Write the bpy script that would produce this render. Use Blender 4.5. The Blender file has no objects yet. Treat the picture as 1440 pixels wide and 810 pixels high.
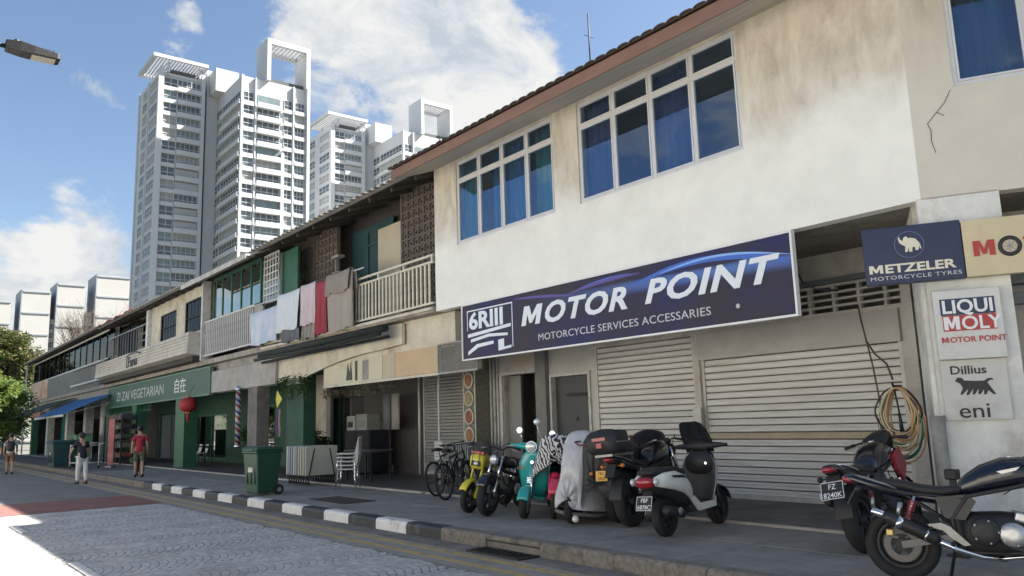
import bpy, math, random
from mathutils import Vector, Matrix
R = math.radians
PI = math.pi
random.seed(7)
scn = bpy.context.scene
COL = scn.collection

# ------------------------------------------------------------------ camera
cam_d = bpy.data.cameras.new('camera')
cam = bpy.data.objects.new('camera', cam_d)
COL.objects.link(cam)
scn.camera = cam
cam_d.sensor_width = 36.0
cam_d.lens = 27.99
cam_d.clip_start = 0.05
cam_d.clip_end = 4000
yaw, pitch, roll = R(51.506), R(9.424), R(-1.831)
fw = Vector((-math.sin(yaw)*math.cos(pitch), math.cos(yaw)*math.cos(pitch), math.sin(pitch)))
rt = Vector((math.cos(yaw), math.sin(yaw), 0))
up = rt.cross(fw)
rt2 = rt*math.cos(roll) + up*math.sin(roll)
up2 = up*math.cos(roll) - rt*math.sin(roll)
cam.matrix_world = Matrix(((rt2.x, up2.x, -fw.x, 0), (rt2.y, up2.y, -fw.y, 0), (rt2.z, up2.z, -fw.z, 1.6), (0, 0, 0, 1)))

# ------------------------------------------------------------------ light
SUN = Vector((0.45, 1.0, 1.13)).normalized()
sun_el = math.asin(SUN.z)
sun_az = math.atan2(SUN.x, SUN.y)
w = bpy.data.worlds.new('World')
scn.world = w
w.use_nodes = True
nt = w.node_tree
nt.nodes.clear()
N = lambda t: nt.nodes.new(t)
L = lambda a, b: nt.links.new(a, b)
sky = N('ShaderNodeTexSky'); sky.sky_type = 'NISHITA'; sky.sun_disc = False
sky.sun_elevation = sun_el; sky.sun_rotation = sun_az; sky.air_density = 1.0; sky.dust_density = 1.0; sky.ozone_density = 1.5
def wmath(op, a, b=None, clamp=False):
    m = N('ShaderNodeMath'); m.operation = op; m.use_clamp = clamp
    for i, q in enumerate((a, b)):
        if q is None: continue
        if isinstance(q, (int, float)): m.inputs[i].default_value = q
        else: L(q, m.inputs[i])
    return m.outputs[0]
tc = N('ShaderNodeTexCoord')
sep = N('ShaderNodeSeparateXYZ'); L(tc.outputs['Generated'], sep.inputs[0])
# directions of the cumulus masses (unit vectors, angular radius, strength)
def gauss_sum(blobs):
    tot = None
    for d, r, s in blobs:
        d = Vector(d).normalized()
        vm = N('ShaderNodeVectorMath'); vm.operation = 'DOT_PRODUCT'
        L(tc.outputs['Generated'], vm.inputs[0]); vm.inputs[1].default_value = d
        q = wmath('SUBTRACT', 1.0, vm.outputs['Value'])
        q = wmath('DIVIDE', q, (1-math.cos(R(r))))
        q = wmath('MULTIPLY', q, -1.0)
        q = wmath('EXPONENT', q)
        q = wmath('MULTIPLY', q, s)
        tot = q if tot is None else wmath('ADD', tot, q)
    return tot
CLOUDS = [((-0.811, 0.340, 0.476), 2.6, 1.00), ((-0.797, 0.382, 0.468), 2.6, 0.90), ((-0.768, 0.437, 0.468), 3.2, 1.00), ((-0.732, 0.498, 0.466), 3.6, 1.10), ((-0.705, 0.551, 0.447), 3.2, 1.10), ((-0.686, 0.589, 0.427), 2.4, 1.00), ((-0.728, 0.566, 0.387), 2.6, 0.95), ((-0.762, 0.506, 0.403), 3.0, 0.85), ((-0.788, 0.502, 0.356), 2.4, 0.70), ((-0.798, 0.429, 0.424), 3.0, 0.55), ((-0.968, 0.153, 0.199), 2.1, 1.20), ((-0.977, 0.133, 0.167), 2.6, 1.05), ((-0.968, 0.187, 0.170), 2.0, 1.05), ((-0.984, 0.095, 0.151), 3.0, 0.90), ((-0.857, 0.231, 0.461), 1.2, 0.80), ((-0.861, 0.246, 0.446), 0.8, 0.60), ((-0.958, 0.142, 0.249), 1.2, 0.40)]
cov = gauss_sum(CLOUDS)
mp = N('ShaderNodeMapping'); L(tc.outputs['Generated'], mp.inputs[0]); mp.inputs['Scale'].default_value = (1, 1, 1.5)
n1 = N('ShaderNodeTexNoise'); n1.inputs['Scale'].default_value = 8.5; n1.inputs['Detail'].default_value = 12; n1.inputs['Roughness'].default_value = 0.60; n1.inputs['Distortion'].default_value = 0.35
L(mp.outputs[0], n1.inputs['Vector'])
n2 = N('ShaderNodeTexNoise'); n2.inputs['Scale'].default_value = 2.2; n2.inputs['Detail'].default_value = 4
L(mp.outputs[0], n2.inputs['Vector'])
dens = wmath('ADD', wmath('MULTIPLY', cov, 0.60), wmath('MULTIPLY', wmath('SUBTRACT', n1.outputs[0], 0.5), 2.9))
gen = wmath('MULTIPLY', wmath('SUBTRACT', n2.outputs[0], 0.58), 1.6)      # scattered clouds everywhere
dens = wmath('ADD', dens, gen)
mr = N('ShaderNodeMapRange'); mr.interpolation_type = 'SMOOTHSTEP'
L(dens, mr.inputs[0]); mr.inputs[1].default_value = 0.15; mr.inputs[2].default_value = 0.60
# cloud shade: thicker parts a little greyer
n3 = N('ShaderNodeTexNoise'); n3.inputs['Scale'].default_value = 9; n3.inputs['Detail'].default_value = 11; n3.inputs['Roughness'].default_value = 0.62; n3.inputs['Distortion'].default_value = 0.4
mp3 = N('ShaderNodeMapping'); L(tc.outputs['Generated'], mp3.inputs[0]); mp3.inputs['Location'].default_value = (.02, .05, -.03); mp3.inputs['Scale'].default_value = (1, 1, 1.6)
L(mp3.outputs[0], n3.inputs['Vector'])
crv = N('ShaderNodeValToRGB')
crv.color_ramp.elements[0].position = 0.36; crv.color_ramp.elements[0].color = (0.62, 0.70, 0.80, 1)
crv.color_ramp.elements[1].position = 0.56; crv.color_ramp.elements[1].color = (1.0, 1.0, 1.0, 1)
L(n3.outputs[0], crv.inputs[0])
ccol = N('ShaderNodeMix'); ccol.data_type = 'RGBA'; ccol.blend_type = 'MULTIPLY'; ccol.inputs['Factor'].default_value = 1
L(crv.outputs[0], ccol.inputs['A']); ccol.inputs['B'].default_value = (4.9, 4.9, 4.85, 1)
mixc = N('ShaderNodeMix'); mixc.data_type = 'RGBA'
L(mr.outputs[0], mixc.inputs['Factor']); L(sky.outputs[0], mixc.inputs['A']); L(ccol.outputs['Result'], mixc.inputs['B'])
bg = N('ShaderNodeBackground'); bg.inputs['Strength'].default_value = 0.05
out = N('ShaderNodeOutputWorld')
L(mixc.outputs['Result'], bg.inputs['Color']); L(bg.outputs[0], out.inputs[0])

sl = bpy.data.lights.new('sun', 'SUN'); sl.energy = 5.0; sl.angle = R(0.53); sl.color = (1, 0.955, 0.88)
so = bpy.data.objects.new('sun', sl); COL.objects.link(so); so.rotation_euler = SUN.to_track_quat('Z', 'Y').to_euler()
so.location = (0, 0, 60)
vs = scn.view_settings
vs.view_transform = 'Standard'; vs.look = 'None'; vs.gamma = 1; vs.use_curve_mapping = False
vs.exposure = 1.88

# ------------------------------------------------------------------ materials
MATS = {}
def mat(name, col=(.5, .5, .5), rough=.6, metal=0.0, var=0.0, vscale=3.0, col2=None, bump=0.0, bscale=40.0, spec=None, coat=0.0,
        stain=None, smin=.45, smax=.7, sscale=1.2, stretch=(1, 1, 1), emit=None, world=False):
    """procedural material: base colour varied by noise towards col2, optional stains of their own shape, fine bump"""
    if name in MATS: return MATS[name]
    m = bpy.data.materials.new(name); m.use_nodes = True
    t = m.node_tree; b = t.nodes['Principled BSDF']
    b.inputs['Roughness'].default_value = rough; b.inputs['Metallic'].default_value = metal
    if spec is not None: b.inputs['Specular IOR Level'].default_value = spec
    if coat: b.inputs['Coat Weight'].default_value = coat; b.inputs['Coat Roughness'].default_value = .08
    b.inputs['Base Color'].default_value = (*col, 1)
    tcn = t.nodes.new('ShaderNodeTexCoord'); vec = tcn.outputs['Object']
    if world: vec = t.nodes.new('ShaderNodeNewGeometry').outputs['Position']
    if stretch != (1, 1, 1):
        mm = t.nodes.new('ShaderNodeMapping'); mm.inputs['Scale'].default_value = stretch
        t.links.new(vec, mm.inputs[0]); vec = mm.outputs[0]
    cur = None
    if var > 0 or col2:
        n = t.nodes.new('ShaderNodeTexNoise'); n.inputs['Scale'].default_value = vscale; n.inputs['Detail'].default_value = 6; n.inputs['Roughness'].default_value = .65
        t.links.new(vec, n.inputs['Vector'])
        c2 = col2 or tuple(max(0, q*(1-var)) for q in col)
        rp = t.nodes.new('ShaderNodeValToRGB')
        rp.color_ramp.elements[0].position = .35; rp.color_ramp.elements[1].position = .68
        rp.color_ramp.elements[0].color = (*c2, 1); rp.color_ramp.elements[1].color = (*col, 1)
        t.links.new(n.outputs[0], rp.inputs[0]); cur = rp.outputs[0]
    if stain:
        n = t.nodes.new('ShaderNodeTexNoise'); n.inputs['Scale'].default_value = sscale; n.inputs['Detail'].default_value = 8; n.inputs['Roughness'].default_value = .7
        t.links.new(vec, n.inputs['Vector'])
        r2 = t.nodes.new('ShaderNodeMapRange'); r2.inputs[1].default_value = smin; r2.inputs[2].default_value = smax
        t.links.new(n.outputs[0], r2.inputs[0])
        mx = t.nodes.new('ShaderNodeMix'); mx.data_type = 'RGBA'
        t.links.new(r2.outputs[0], mx.inputs['Factor'])
        if cur: t.links.new(cur, mx.inputs['A'])
        else: mx.inputs['A'].default_value = (*col, 1)
        mx.inputs['B'].default_value = (*stain, 1); cur = mx.outputs['Result']
    if cur: t.links.new(cur, b.inputs['Base Color'])
    if bump > 0:
        n = t.nodes.new('ShaderNodeTexNoise'); n.inputs['Scale'].default_value = bscale; n.inputs['Detail'].default_value = 5
        t.links.new(vec, n.inputs['Vector'])
        bp = t.nodes.new('ShaderNodeBump'); bp.inputs['Strength'].default_value = bump; bp.inputs['Distance'].default_value = .02
        t.links.new(n.outputs[0], bp.inputs['Height']); t.links.new(bp.outputs[0], b.inputs['Normal'])
    if emit: b.inputs['Emission Color'].default_value = (*emit[:3], 1); b.inputs['Emission Strength'].default_value = emit[3]
    MATS[name] = m
    return m
def glass_mat(name, tint=(.6, .7, .75), refl=1.0, rough=.02, gcol=(1, 1, 1)):
    if name in MATS: return MATS[name]
    m = bpy.data.materials.new(name); m.use_nodes = True; t = m.node_tree; t.nodes.clear()
    o = t.nodes.new('ShaderNodeOutputMaterial'); lw = t.nodes.new('ShaderNodeLayerWeight'); lw.inputs[0].default_value = .5
    pw = t.nodes.new('ShaderNodeMath'); pw.operation = 'POWER'; t.links.new(lw.outputs['Facing'], pw.inputs[0]); pw.inputs[1].default_value = 5
    fr = t.nodes.new('ShaderNodeMath'); fr.operation = 'MULTIPLY_ADD'; t.links.new(pw.outputs[0], fr.inputs[0]); fr.inputs[1].default_value = .96; fr.inputs[2].default_value = .04
    mu = t.nodes.new('ShaderNodeMath'); mu.operation = 'MULTIPLY'; mu.use_clamp = True; mu.inputs[1].default_value = refl; t.links.new(fr.outputs[0], mu.inputs[0])
    tr = t.nodes.new('ShaderNodeBsdfTransparent'); tr.inputs[0].default_value = (*tint, 1)
    gl = t.nodes.new('ShaderNodeBsdfGlossy'); gl.inputs['Roughness'].default_value = rough; gl.inputs[0].default_value = (*gcol, 1)
    mx = t.nodes.new('ShaderNodeMixShader'); t.links.new(mu.outputs[0], mx.inputs[0]); t.links.new(tr.outputs[0], mx.inputs[1]); t.links.new(gl.outputs[0], mx.inputs[2])
    t.links.new(mx.outputs[0], o.inputs[0]); MATS[name] = m
    return m

# ------------------------------------------------------------------ mesh helpers
class MB:
    def __init__(s): s.v = []; s.f = []; s.s = []
    def add(s, vs_, fs, smooth=False):
        o = len(s.v); s.v += [tuple(p) for p in vs_]; s.f += [tuple(i+o for i in f) for f in fs]; s.s += [smooth]*len(fs); return s
    def box(s, x0, x1, y0, y1, z0, z1, M=None):
        p = [Vector((x, y, z)) for z in (z0, z1) for y in (y0, y1) for x in (x0, x1)]
        if M is not None: p = [M @ q for q in p]
        return s.add(p, [(0, 2, 3, 1), (4, 5, 7, 6), (0, 1, 5, 4), (2, 6, 7, 3), (0, 4, 6, 2), (1, 3, 7, 5)])
    def bar(s, a, b, wx, wy=None, upv=(0, 0, 1)):
        a = Vector(a); b = Vector(b); d = (b-a); ln = d.length; d.normalize(); wy = wy or wx
        u = Vector(upv)
        if abs(d.dot(u)) > .98: u = Vector((1, 0, 0))
        x = d.cross(u).normalized(); y = x.cross(d)
        p = [a+x*i*wx/2+y*j*wy/2+d*k*ln for k in (0, 1) for j in (-1, 1) for i in (-1, 1)]
        return s.add(p, [(0, 2, 3, 1), (4, 5, 7, 6), (0, 1, 5, 4), (2, 6, 7, 3), (0, 4, 6, 2), (1, 3, 7, 5)])
    def tube(s, pts, r, n=8, closed=False, caps=True, smooth=True):
        pts = [Vector(p) for p in pts]; m = len(pts); rr = r if isinstance(r, (list, tuple)) else [r]*m
        vs_ = []; prev = None
        for i, p in enumerate(pts):
            if closed: d = pts[(i+1) % m]-pts[i-1]
            else: d = pts[min(i+1, m-1)]-pts[max(i-1, 0)]
            if d.length < 1e-9: d = Vector((0, 0, 1))
            d.normalize()
            if prev is None:
                u = Vector((0, 0, 1)) if abs(d.z) < .9 else Vector((1, 0, 0))
                u = (u-d*u.dot(d)).normalized()
            else:
                u = prev-d*prev.dot(d)
                u = u.normalized() if u.length > 1e-6 else d.orthogonal().normalized()
            prev = u; v = d.cross(u)
            vs_ += [p+(u*math.cos(2*PI*k/n)+v*math.sin(2*PI*k/n))*rr[i] for k in range(n)]
        fs = []
        for i in range(m if closed else m-1):
            j = (i+1) % m
            fs += [(i*n+k, i*n+(k+1) % n, j*n+(k+1) % n, j*n+k) for k in range(n)]
        s.add(vs_, fs, smooth)
        if caps and not closed:
            o = len(s.v)-len(vs_)
            s.f += [tuple(o+k for k in range(n-1, -1, -1)), tuple(o+(m-1)*n+k for k in range(n))]; s.s += [False, False]
        return s
    def cyl(s, a, b, r, r2=None, n=12): return s.tube([a, b], [r, r if r2 is None else r2], n)
    def lathe(s, prof, n=16, M=None, smooth=True):
        vs_ = []
        for r, z in prof:
            for k in range(n):
                q = Vector((r*math.cos(2*PI*k/n), r*math.sin(2*PI*k/n), z)); vs_.append(M @ q if M is not None else q)
        fs = [(i*n+k, i*n+(k+1) % n, (i+1)*n+(k+1) % n, (i+1)*n+k) for i in range(len(prof)-1) for k in range(n)]
        s.add(vs_, fs, smooth)
        o = len(s.v)-len(vs_)
        if prof[0][0] > 1e-4: s.f.append(tuple(o+k for k in range(n-1, -1, -1))); s.s.append(False)
        if prof[-1][0] > 1e-4: s.f.append(tuple(o+(len(prof)-1)*n+k for k in range(n))); s.s.append(False)
        return s
    def prism(s, poly, d0, d1, M=None, smooth=False):
        """poly: list of (u,v); extruded along third axis from d0 to d1 : point=(u,d,v)"""
        n = len(poly)
        p = [Vector((u, d, v)) for d in (d0, d1) for u, v in poly]
        if M is not None: p = [M @ q for q in p]
        s.add(p, [tuple(range(n-1, -1, -1)), tuple(range(n, 2*n))])
        s.add(p, [(i, (i+1) % n, n+(i+1) % n, n+i) for i in range(n)], smooth)
        return s
    def loft(s, rings, caps=True, smooth=True, closed=True):
        n = len(rings[0]); vs_ = [p for r_ in rings for p in r_]
        kk = range(n) if closed else range(n-1)
        fs = [(i*n+k, i*n+(k+1) % n, (i+1)*n+(k+1) % n, (i+1)*n+k) for i in range(len(rings)-1) for k in kk]
        s.add(vs_, fs, smooth)
        if caps:
            o = len(s.v)-len(vs_); m = len(rings)
            s.f += [tuple(o+k for k in range(n-1, -1, -1)), tuple(o+(m-1)*n+k for k in range(n))]; s.s += [smooth, smooth]
        return s
    def blob(s, c, r, n=10, m=7, M=None, jit=0):
        c = Vector(c); r = Vector(r) if not isinstance(r, (int, float)) else Vector((r, r, r))
        rings = []
        for i in range(m+1):
            a = PI*i/m; ra = max(math.sin(a), 1e-3)
            rings.append([c+Vector((r.x*ra*math.cos(2*PI*k/n), r.y*ra*math.sin(2*PI*k/n), -r.z*math.cos(a)))*(1+random.uniform(-jit, jit)) for k in range(n)])
        if M is not None: rings = [[M @ p for p in q] for q in rings]
        return s.loft(rings)
    def torus(s, c, R_, r_, axis='y', n=28, k=8, sq=1.0):
        rings = []
        for i in range(n):
            a = 2*PI*i/n; ring = []
            for j in range(k):
                b = 2*PI*j/k; rr = R_+r_*math.cos(b); w_ = r_*sq*math.sin(b)
                q = {'y': (rr*math.cos(a), w_, rr*math.sin(a)), 'x': (w_, rr*math.cos(a), rr*math.sin(a)), 'z': (rr*math.cos(a), rr*math.sin(a), w_)}[axis]
                ring.append(Vector(c)+Vector(q))
            rings.append(ring)
        rings.append(rings[0])
        return s.loft(rings, caps=False)
    def mesh(s, name):
        me = bpy.data.meshes.new(name); me.from_pydata(s.v, [], s.f); me.validate()
        if len(s.s) == len(me.polygons): me.polygons.foreach_set('use_smooth', s.s)
        me.update(); return me
    def build(s, name, m, parent=None, loc=None, bevel=0, segs=2, subsurf=0, weld=False):
        return link(name, s.mesh(name), m, parent, loc, None, bevel, segs, subsurf)
def link(name, me, m, parent=None, loc=None, rot=None, bevel=0, segs=2, subsurf=0):
    o = bpy.data.objects.new(name, me)
    if m is not None and len(me.materials) == 0: me.materials.append(m)
    elif m is not None and me.materials[0] is not m:
        o.material_slots[0].link = 'OBJECT'; o.material_slots[0].material = m
    COL.objects.link(o); o.parent = parent
    if loc is not None: o.location = loc
    if rot is not None: o.rotation_euler = rot
    if bevel:
        b = o.modifiers.new('bevel', 'BEVEL'); b.width = bevel; b.segments = segs; b.limit_method = 'ANGLE'; b.angle_limit = R(40)
        b.harden_normals = False
    if subsurf:
        b = o.modifiers.new('sub', 'SUBSURF'); b.levels = subsurf; b.render_levels = subsurf
    return o
def tag(o, label, cat, group=None):
    o['label'] = label; o['category'] = cat
    if group: o['group'] = group
    return o
def thing(name, label, cat, loc=(0, 0, 0), rz=0, group=None, rx=0, ry=0):
    o = bpy.data.objects.new(name, None); o.empty_display_size = .2; COL.objects.link(o)
    o.location = loc; o.rotation_euler = (rx, ry, rz)
    return tag(o, label, cat, group)
def struct(o, kind='structure'):
    o['kind'] = kind; return o
KIDS = {}
def dup(root, loc, rz, label=None):
    r_ = root.copy(); COL.objects.link(r_); r_.location = loc; r_.rotation_euler = (root.rotation_euler.x, root.rotation_euler.y, rz)
    if label: r_['label'] = label
    for ch in [o for o in COL.objects if o.parent is root]:
        c = ch.copy(); COL.objects.link(c); c.parent = r_
        for g in [o for o in COL.objects if o.parent is ch]:
            d = g.copy(); COL.objects.link(d); d.parent = c
    return r_
def wall_cells(mb, x0, x1, z0, z1, y0, y1, holes, M=None):
    """solid wall between y0 and y1 with rectangular openings (hx0,hx1,hz0,hz1): columns of boxes that butt end to end"""
    xs = sorted({x0, x1, *[min(max(h[i], x0), x1) for h in holes for i in (0, 1)]})
    for a, b in zip(xs, xs[1:]):
        if b-a < 1e-6: continue
        mid = (a+b)/2; zz = z0
        for h in sorted([h for h in holes if h[0] < mid < h[1]], key=lambda h: h[2]):
            if h[2] > zz: mb.box(a, b, y0, y1, zz, min(h[2], z1), M)
            zz = max(zz, h[3])
        if zz < z1: mb.box(a, b, y0, y1, zz, z1, M)
    return mb
def text(body, size, mat_, parent, loc, rot=(PI/2, 0, 0), align='LEFT', extrude=.004, offset=0.0, shear=0.0, sx=1.0, spacing=1.0, name='lettering'):
    c = bpy.data.curves.new('t', 'FONT'); c.body = body; c.size = size; c.extrude = extrude; c.offset = offset; c.shear = shear
    c.align_x = align; c.space_character = spacing; c.resolution_u = 3
    o = bpy.data.objects.new('t', c); COL.objects.link(o)
    dg = bpy.context.evaluated_depsgraph_get(); me = bpy.data.meshes.new_from_object(o.evaluated_get(dg))
    bpy.data.objects.remove(o)
    me.name = name; me.materials.clear()
    if sx != 1.0:
        for v in me.vertices: v.co.x *= sx
    return link(name, me, mat_, parent, loc, rot)
# ================================================================== setting
M_asph = mat('asphalt', (.23, .228, .222), .9, var=.3, vscale=1.5, bump=.5, bscale=160, stain=(.15, .148, .145), smin=.5, smax=.75, sscale=.6)
M_joint = mat('joint sand', (.22, .215, .205), .95, var=.3, vscale=9)
M_ground = mat('distant ground', (.16, .16, .13), .95, var=.4, vscale=.05)
M_conc = mat('pavement concrete', (.20, .195, .185), .85, var=.35, vscale=2.2, bump=.35, bscale=90, stain=(.095, .09, .085), smin=.5, smax=.72, sscale=.9)
M_concl = mat('light concrete', (.46, .43, .39), .85, var=.3, vscale=3, bump=.3, bscale=70, stain=(.28, .26, .23), smin=.52, smax=.75)
M_gut = mat('gutter concrete', (.23, .215, .195), .9, var=.35, vscale=3, bump=.4, bscale=80, stain=(.1, .095, .085), smin=.48, smax=.7, sscale=2)
M_kerb = mat('rough kerb concrete', (.26, .235, .20), .95, var=.45, vscale=22, bump=.8, bscale=60, stain=(.10, .09, .075), smin=.5, smax=.7, sscale=4, world=True)
M_kw = mat('kerb white paint', (.72, .72, .70), .6, var=.15, vscale=6, bump=.2, bscale=40, stain=(.25, .24, .22), smin=.55, smax=.7, sscale=4, world=True)
M_kb = mat('kerb black paint', (.022, .026, .032), .5, var=.4, vscale=6, bump=.2, bscale=40, stain=(.10, .10, .10), smin=.55, smax=.72, sscale=4, world=True)
M_yel = mat('yellow road paint', (.52, .38, .14), .7, var=.3, vscale=8, stain=(.2, .17, .11), smin=.5, smax=.68, sscale=5)
M_wline = mat('white road paint', (.62, .61, .57), .7, var=.2, vscale=8, stain=(.3, .28, .25), smin=.55, smax=.7, sscale=5)
M_red = mat('red road surfacing', (.26, .115, .10), .9, var=.3, vscale=3, bump=.3, bscale=120, stain=(.15, .08, .07), smin=.5, smax=.72)
M_floor = mat('five foot way floor', (.20, .19, .175), .75, var=.35, vscale=2, bump=.2, bscale=60, stain=(.07, .068, .065), smin=.47, smax=.68, sscale=1.1)
M_tile = mat('dark floor tile', (.13, .12, .115), .5, var=.25, vscale=4)
M_iron = mat('cast iron', (.05, .05, .05), .6, .6, var=.4, vscale=20)

def slab(poly, z0, z1, mb=None):
    mb = mb or MB(); n = len(poly)
    p = [(x, y, z) for z in (z0, z1) for x, y in poly]
    mb.add(p, [tuple(range(n-1, -1, -1)), tuple(range(n, 2*n))]+[(i, (i+1) % n, n+(i+1) % n, n+i) for i in range(n)])
    return mb
def sheet(x0, x1, y0, y1, z, mb=None):
    mb = mb or MB(); return mb.add([(x0, y0, z), (x1, y0, z), (x1, y1, z), (x0, y1, z)], [(0, 1, 2, 3)])

struct(sheet(-1500, 600, -900, 1200, -.05).build('ground', M_ground))
struct(sheet(-260, 60, -3.4, 6.2, 0.0).build('road', M_asph))
struct(sheet(-19.4, 14, -3.0, 5.2, .004).build('sett_bed', M_joint))
struct(sheet(-22.7, -19.5, -3.3, 5.25, .006).build('red_road_band', M_red))
struct(MB().box(-260, 60, 5.86, 6.2, -.1, .012).build('gutter', M_gut))
struct(sheet(-60, 60, 5.2, 5.87, .004).build('road_edge_strip', mat('road edge concrete', (.34, .325, .295), .9, var=.3, vscale=2.5, bump=.4, bscale=120, stain=(.2, .19, .17), smin=.5, smax=.72, sscale=1.1)))
# far side pavement, in the sun
struct(MB().box(-260, 60, -9, -3.4, -.1, .15).build('far_pavement', M_concl))

# setts laid in segmental arcs; the nearest ones are single parts of the sett bed
sett_cols = [(.52, .512, .49), (.44, .435, .42), (.58, .57, .545), (.48, .473, .46)]
M_setts = [mat('sett grey %d' % i, c, .8, var=.3, vscale=14, bump=.4, bscale=60, stain=(.24, .235, .225), smin=.52, smax=.75, sscale=1.1, world=True) for i, c in enumerate(sett_cols)]
bed = [o for o in COL.objects if o.name.startswith('sett_bed')][0]
def sett_unit():
    mb = MB(); h = .5; t = .42
    p = [(-h, -h, 0), (h, -h, 0), (h, h, 0), (-h, h, 0), (-t, -t, 1), (t, -t, 1), (t, t, 1), (-t, t, 1)]
    mb.add(p, [(4, 5, 6, 7), (0, 1, 5, 4), (1, 2, 6, 5), (2, 3, 7, 6), (3, 0, 4, 7)]); return mb
unit_me = [sett_unit().mesh('sett') for _ in range(4)]
for me, m in zip(unit_me, M_setts): me.materials.append(m)
setts = []
CW = 1.3; RR = CW/2/math.sin(R(42)); pitch_ = .104
rs = random.Random(3)
nx = int(34/CW)+1
for ci in range(nx):
    xc = -19.4+CW*(ci+.5)
    row = 0; yb = -3.8
    while yb < 5.9:
        ns = 14
        for k in range(ns):
            th = R(-42+84*(k+.5)/ns)
            x = xc+RR*math.sin(th)+.02*math.sin(yb*2.1+ci); y = yb+RR*(math.cos(th)-1)*(1+.12*math.sin(ci*1.7+yb*.8))+.3
            if not (-2.9 < y < 5.14 and -19.35 < x < 13.9): continue
            setts.append((x, y, -th+rs.uniform(-.06, .06), pitch_*rs.uniform(.90, .97), pitch_*max(.66, math.cos(th))*rs.uniform(.86, .93), .004+rs.uniform(-.0015, .0015), rs.choice((0, 0, 1, 1, 2, 3))))
        yb += pitch_
inview = [s for s in setts if s[1] > 1.6 and s[0] < -6.0 and s[1]/-s[0] > .1]
inview.sort(key=lambda s: s[0]**2+s[1]**2)
near = set(id(s) for s in inview[:300])
groups = [MB() for _ in range(4)]
for s in setts:
    x, y, a, sx_, sy_, h, k = s
    if id(s) in near:
        o = link('sett', unit_me[k], None, bed, (x, y, .004), (0, 0, a)); o.scale = (sx_, sy_, h)
    else:
        if x > -4 : continue
        if y < 1 and x > -6: continue
        M = Matrix.Translation((x, y, .004)) @ Matrix.Rotation(a, 4, 'Z') @ Matrix.Diagonal((sx_, sy_, h, 1))
        u = sett_unit(); groups[k].add([M @ Vector(p) for p in u.v], u.f)
for k, g in enumerate(groups):
    o = g.build('setts', M_setts[k], bed); o['kind'] = 'stuff'

# painted lines
def paint(name, x0, x1, y0, y1, z, m, parent=None):
    o = MB().box(x0, x1, y0, y1, z-.003, z).build(name, m); struct(o); return o
paint('yellow_line', -120, 20, 5.68, 5.78, .008, M_yel)
paint('yellow_line', -120, 20, 5.36, 5.46, .008, M_yel)
for x in (-17.2, -11.6, -28, -33.5, -39): paint('lane_dash', x, x+1.5, 2.0, 2.12, .02, M_wline)
paint('lane_edge_line', -19.4, -4, -1.2, -1.08, .02, M_wline)

# pavement behind the kerb, the five foot way floor and joints
pv = struct(MB().box(-260, 40, 6.4, 9.0, -.1, .165).build('pavement', M_conc))
x = -34.0
PVJ = mat('pavement slab', (.31, .30, .275), .85, var=.3, vscale=2.5, bump=.3, bscale=80, stain=(.17, .16, .145), smin=.5, smax=.74, sscale=1.0)
while x < 8:
    for (a, b) in ((6.41, 7.66), (7.68, 8.99)):
        w_ = 1.5
        MB().box(x, x+w_-.012, a, b, .15, .172+rs.uniform(-.0015, .0015)).build('paving_slab', PVJ, pv)
    x += 1.5
ff = struct(MB().box(-72, 8, 9.0, 16.5, -.1, .20).build('five_foot_way', M_floor))
MB().box(-14.3, 6, 8.93, 8.998, .1, .204).build('step_edge', M_concl, ff)
MB().box(-72, -14.4, 8.9, 8.998, .1, .21).build('step_edge', M_concl, ff)
x = -46.4
while x < -5:
    y = 9.03
    while y < 12.6:
        if x > -46: MB().box(x, x+.985, y, y+.885, .19, .2035).build('floor_tile', M_tile if x < -14.6 else M_floor, ff)
        y += .9
    x += 1.0
# kerb stones
kerb = struct(MB().box(-260, 40, 6.22, 6.39, -.1, .10).build('kerb', M_gut))
def kerb_mesh(ln, name='kerb_stone'):
    prof = [(6.2, -.02), (6.2, .13), (6.212, .158), (6.24, .176), (6.40, .178), (6.40, -.02)]
    mb = MB(); n = len(prof)
    mb.loft([[Vector((0, y, z)) for y, z in prof], [Vector((ln, y, z)) for y, z in prof]], smooth=False); return mb.mesh(name)
km = kerb_mesh(.91); km.materials.append(M_kerb)
k2 = kerb_mesh(1.19); k2.materials.append(M_kerb)
edge = -9.545
for i in range(17):
    link('kerb_stone', km, M_kb if i % 2 == 0 else M_kw, kerb, (edge-.92*(i+1)+.005, rs.uniform(-.004, .004), rs.uniform(-.003, .003)))
xx = edge-.92*17-1.2
while xx > -75:
    link('kerb_stone', k2, M_kerb, kerb, (xx+.005, rs.uniform(-.004, .004), rs.uniform(-.003, .003))); xx -= 1.2
for x0, x1 in ((edge+.005, -8.50), (-7.42, -6.23), (-6.22, -5.02), (-5.01, -3.8), (-3.79, -2.6), (-2.59, -1.4), (-1.39, -.2), (-.19, 1.0), (1.01, 2.2)):
    link('kerb_stone', kerb_mesh(x1-x0), M_kerb, kerb, (x0, 0, 0))
# drain inlet: kerb lintel over an opening, iron grate in the gutter
MB().box(-8.49, -7.43, 6.2, 6.4, .115, .178).build('inlet_lintel', M_kerb, kerb, bevel=.015)
dg_ = thing('drain_grate', 'black iron drain grate in the gutter below the kerb inlet', 'drain grate', (-7.95, 6.03, .014))
MB().box(-.52, .52, -.16, -.13, 0, .02).box(-.52, .52, .13, .16, 0, .02).box(-.52, -.49, -.13, .13, 0, .02).box(.49, .52, -.13, .13, 0, .02).build('frame', M_iron, dg_)
MB().box(-.49, .49, -.13, .13, .0005, .002).build('dark_pit', mat('pit black', (.008, .008, .008), .9), dg_)
for i in range(9): MB().box(-.445+i*.11, -.405+i*.11, -.13, .13, .003, .018).build('grate_bar', M_iron, dg_)
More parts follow.
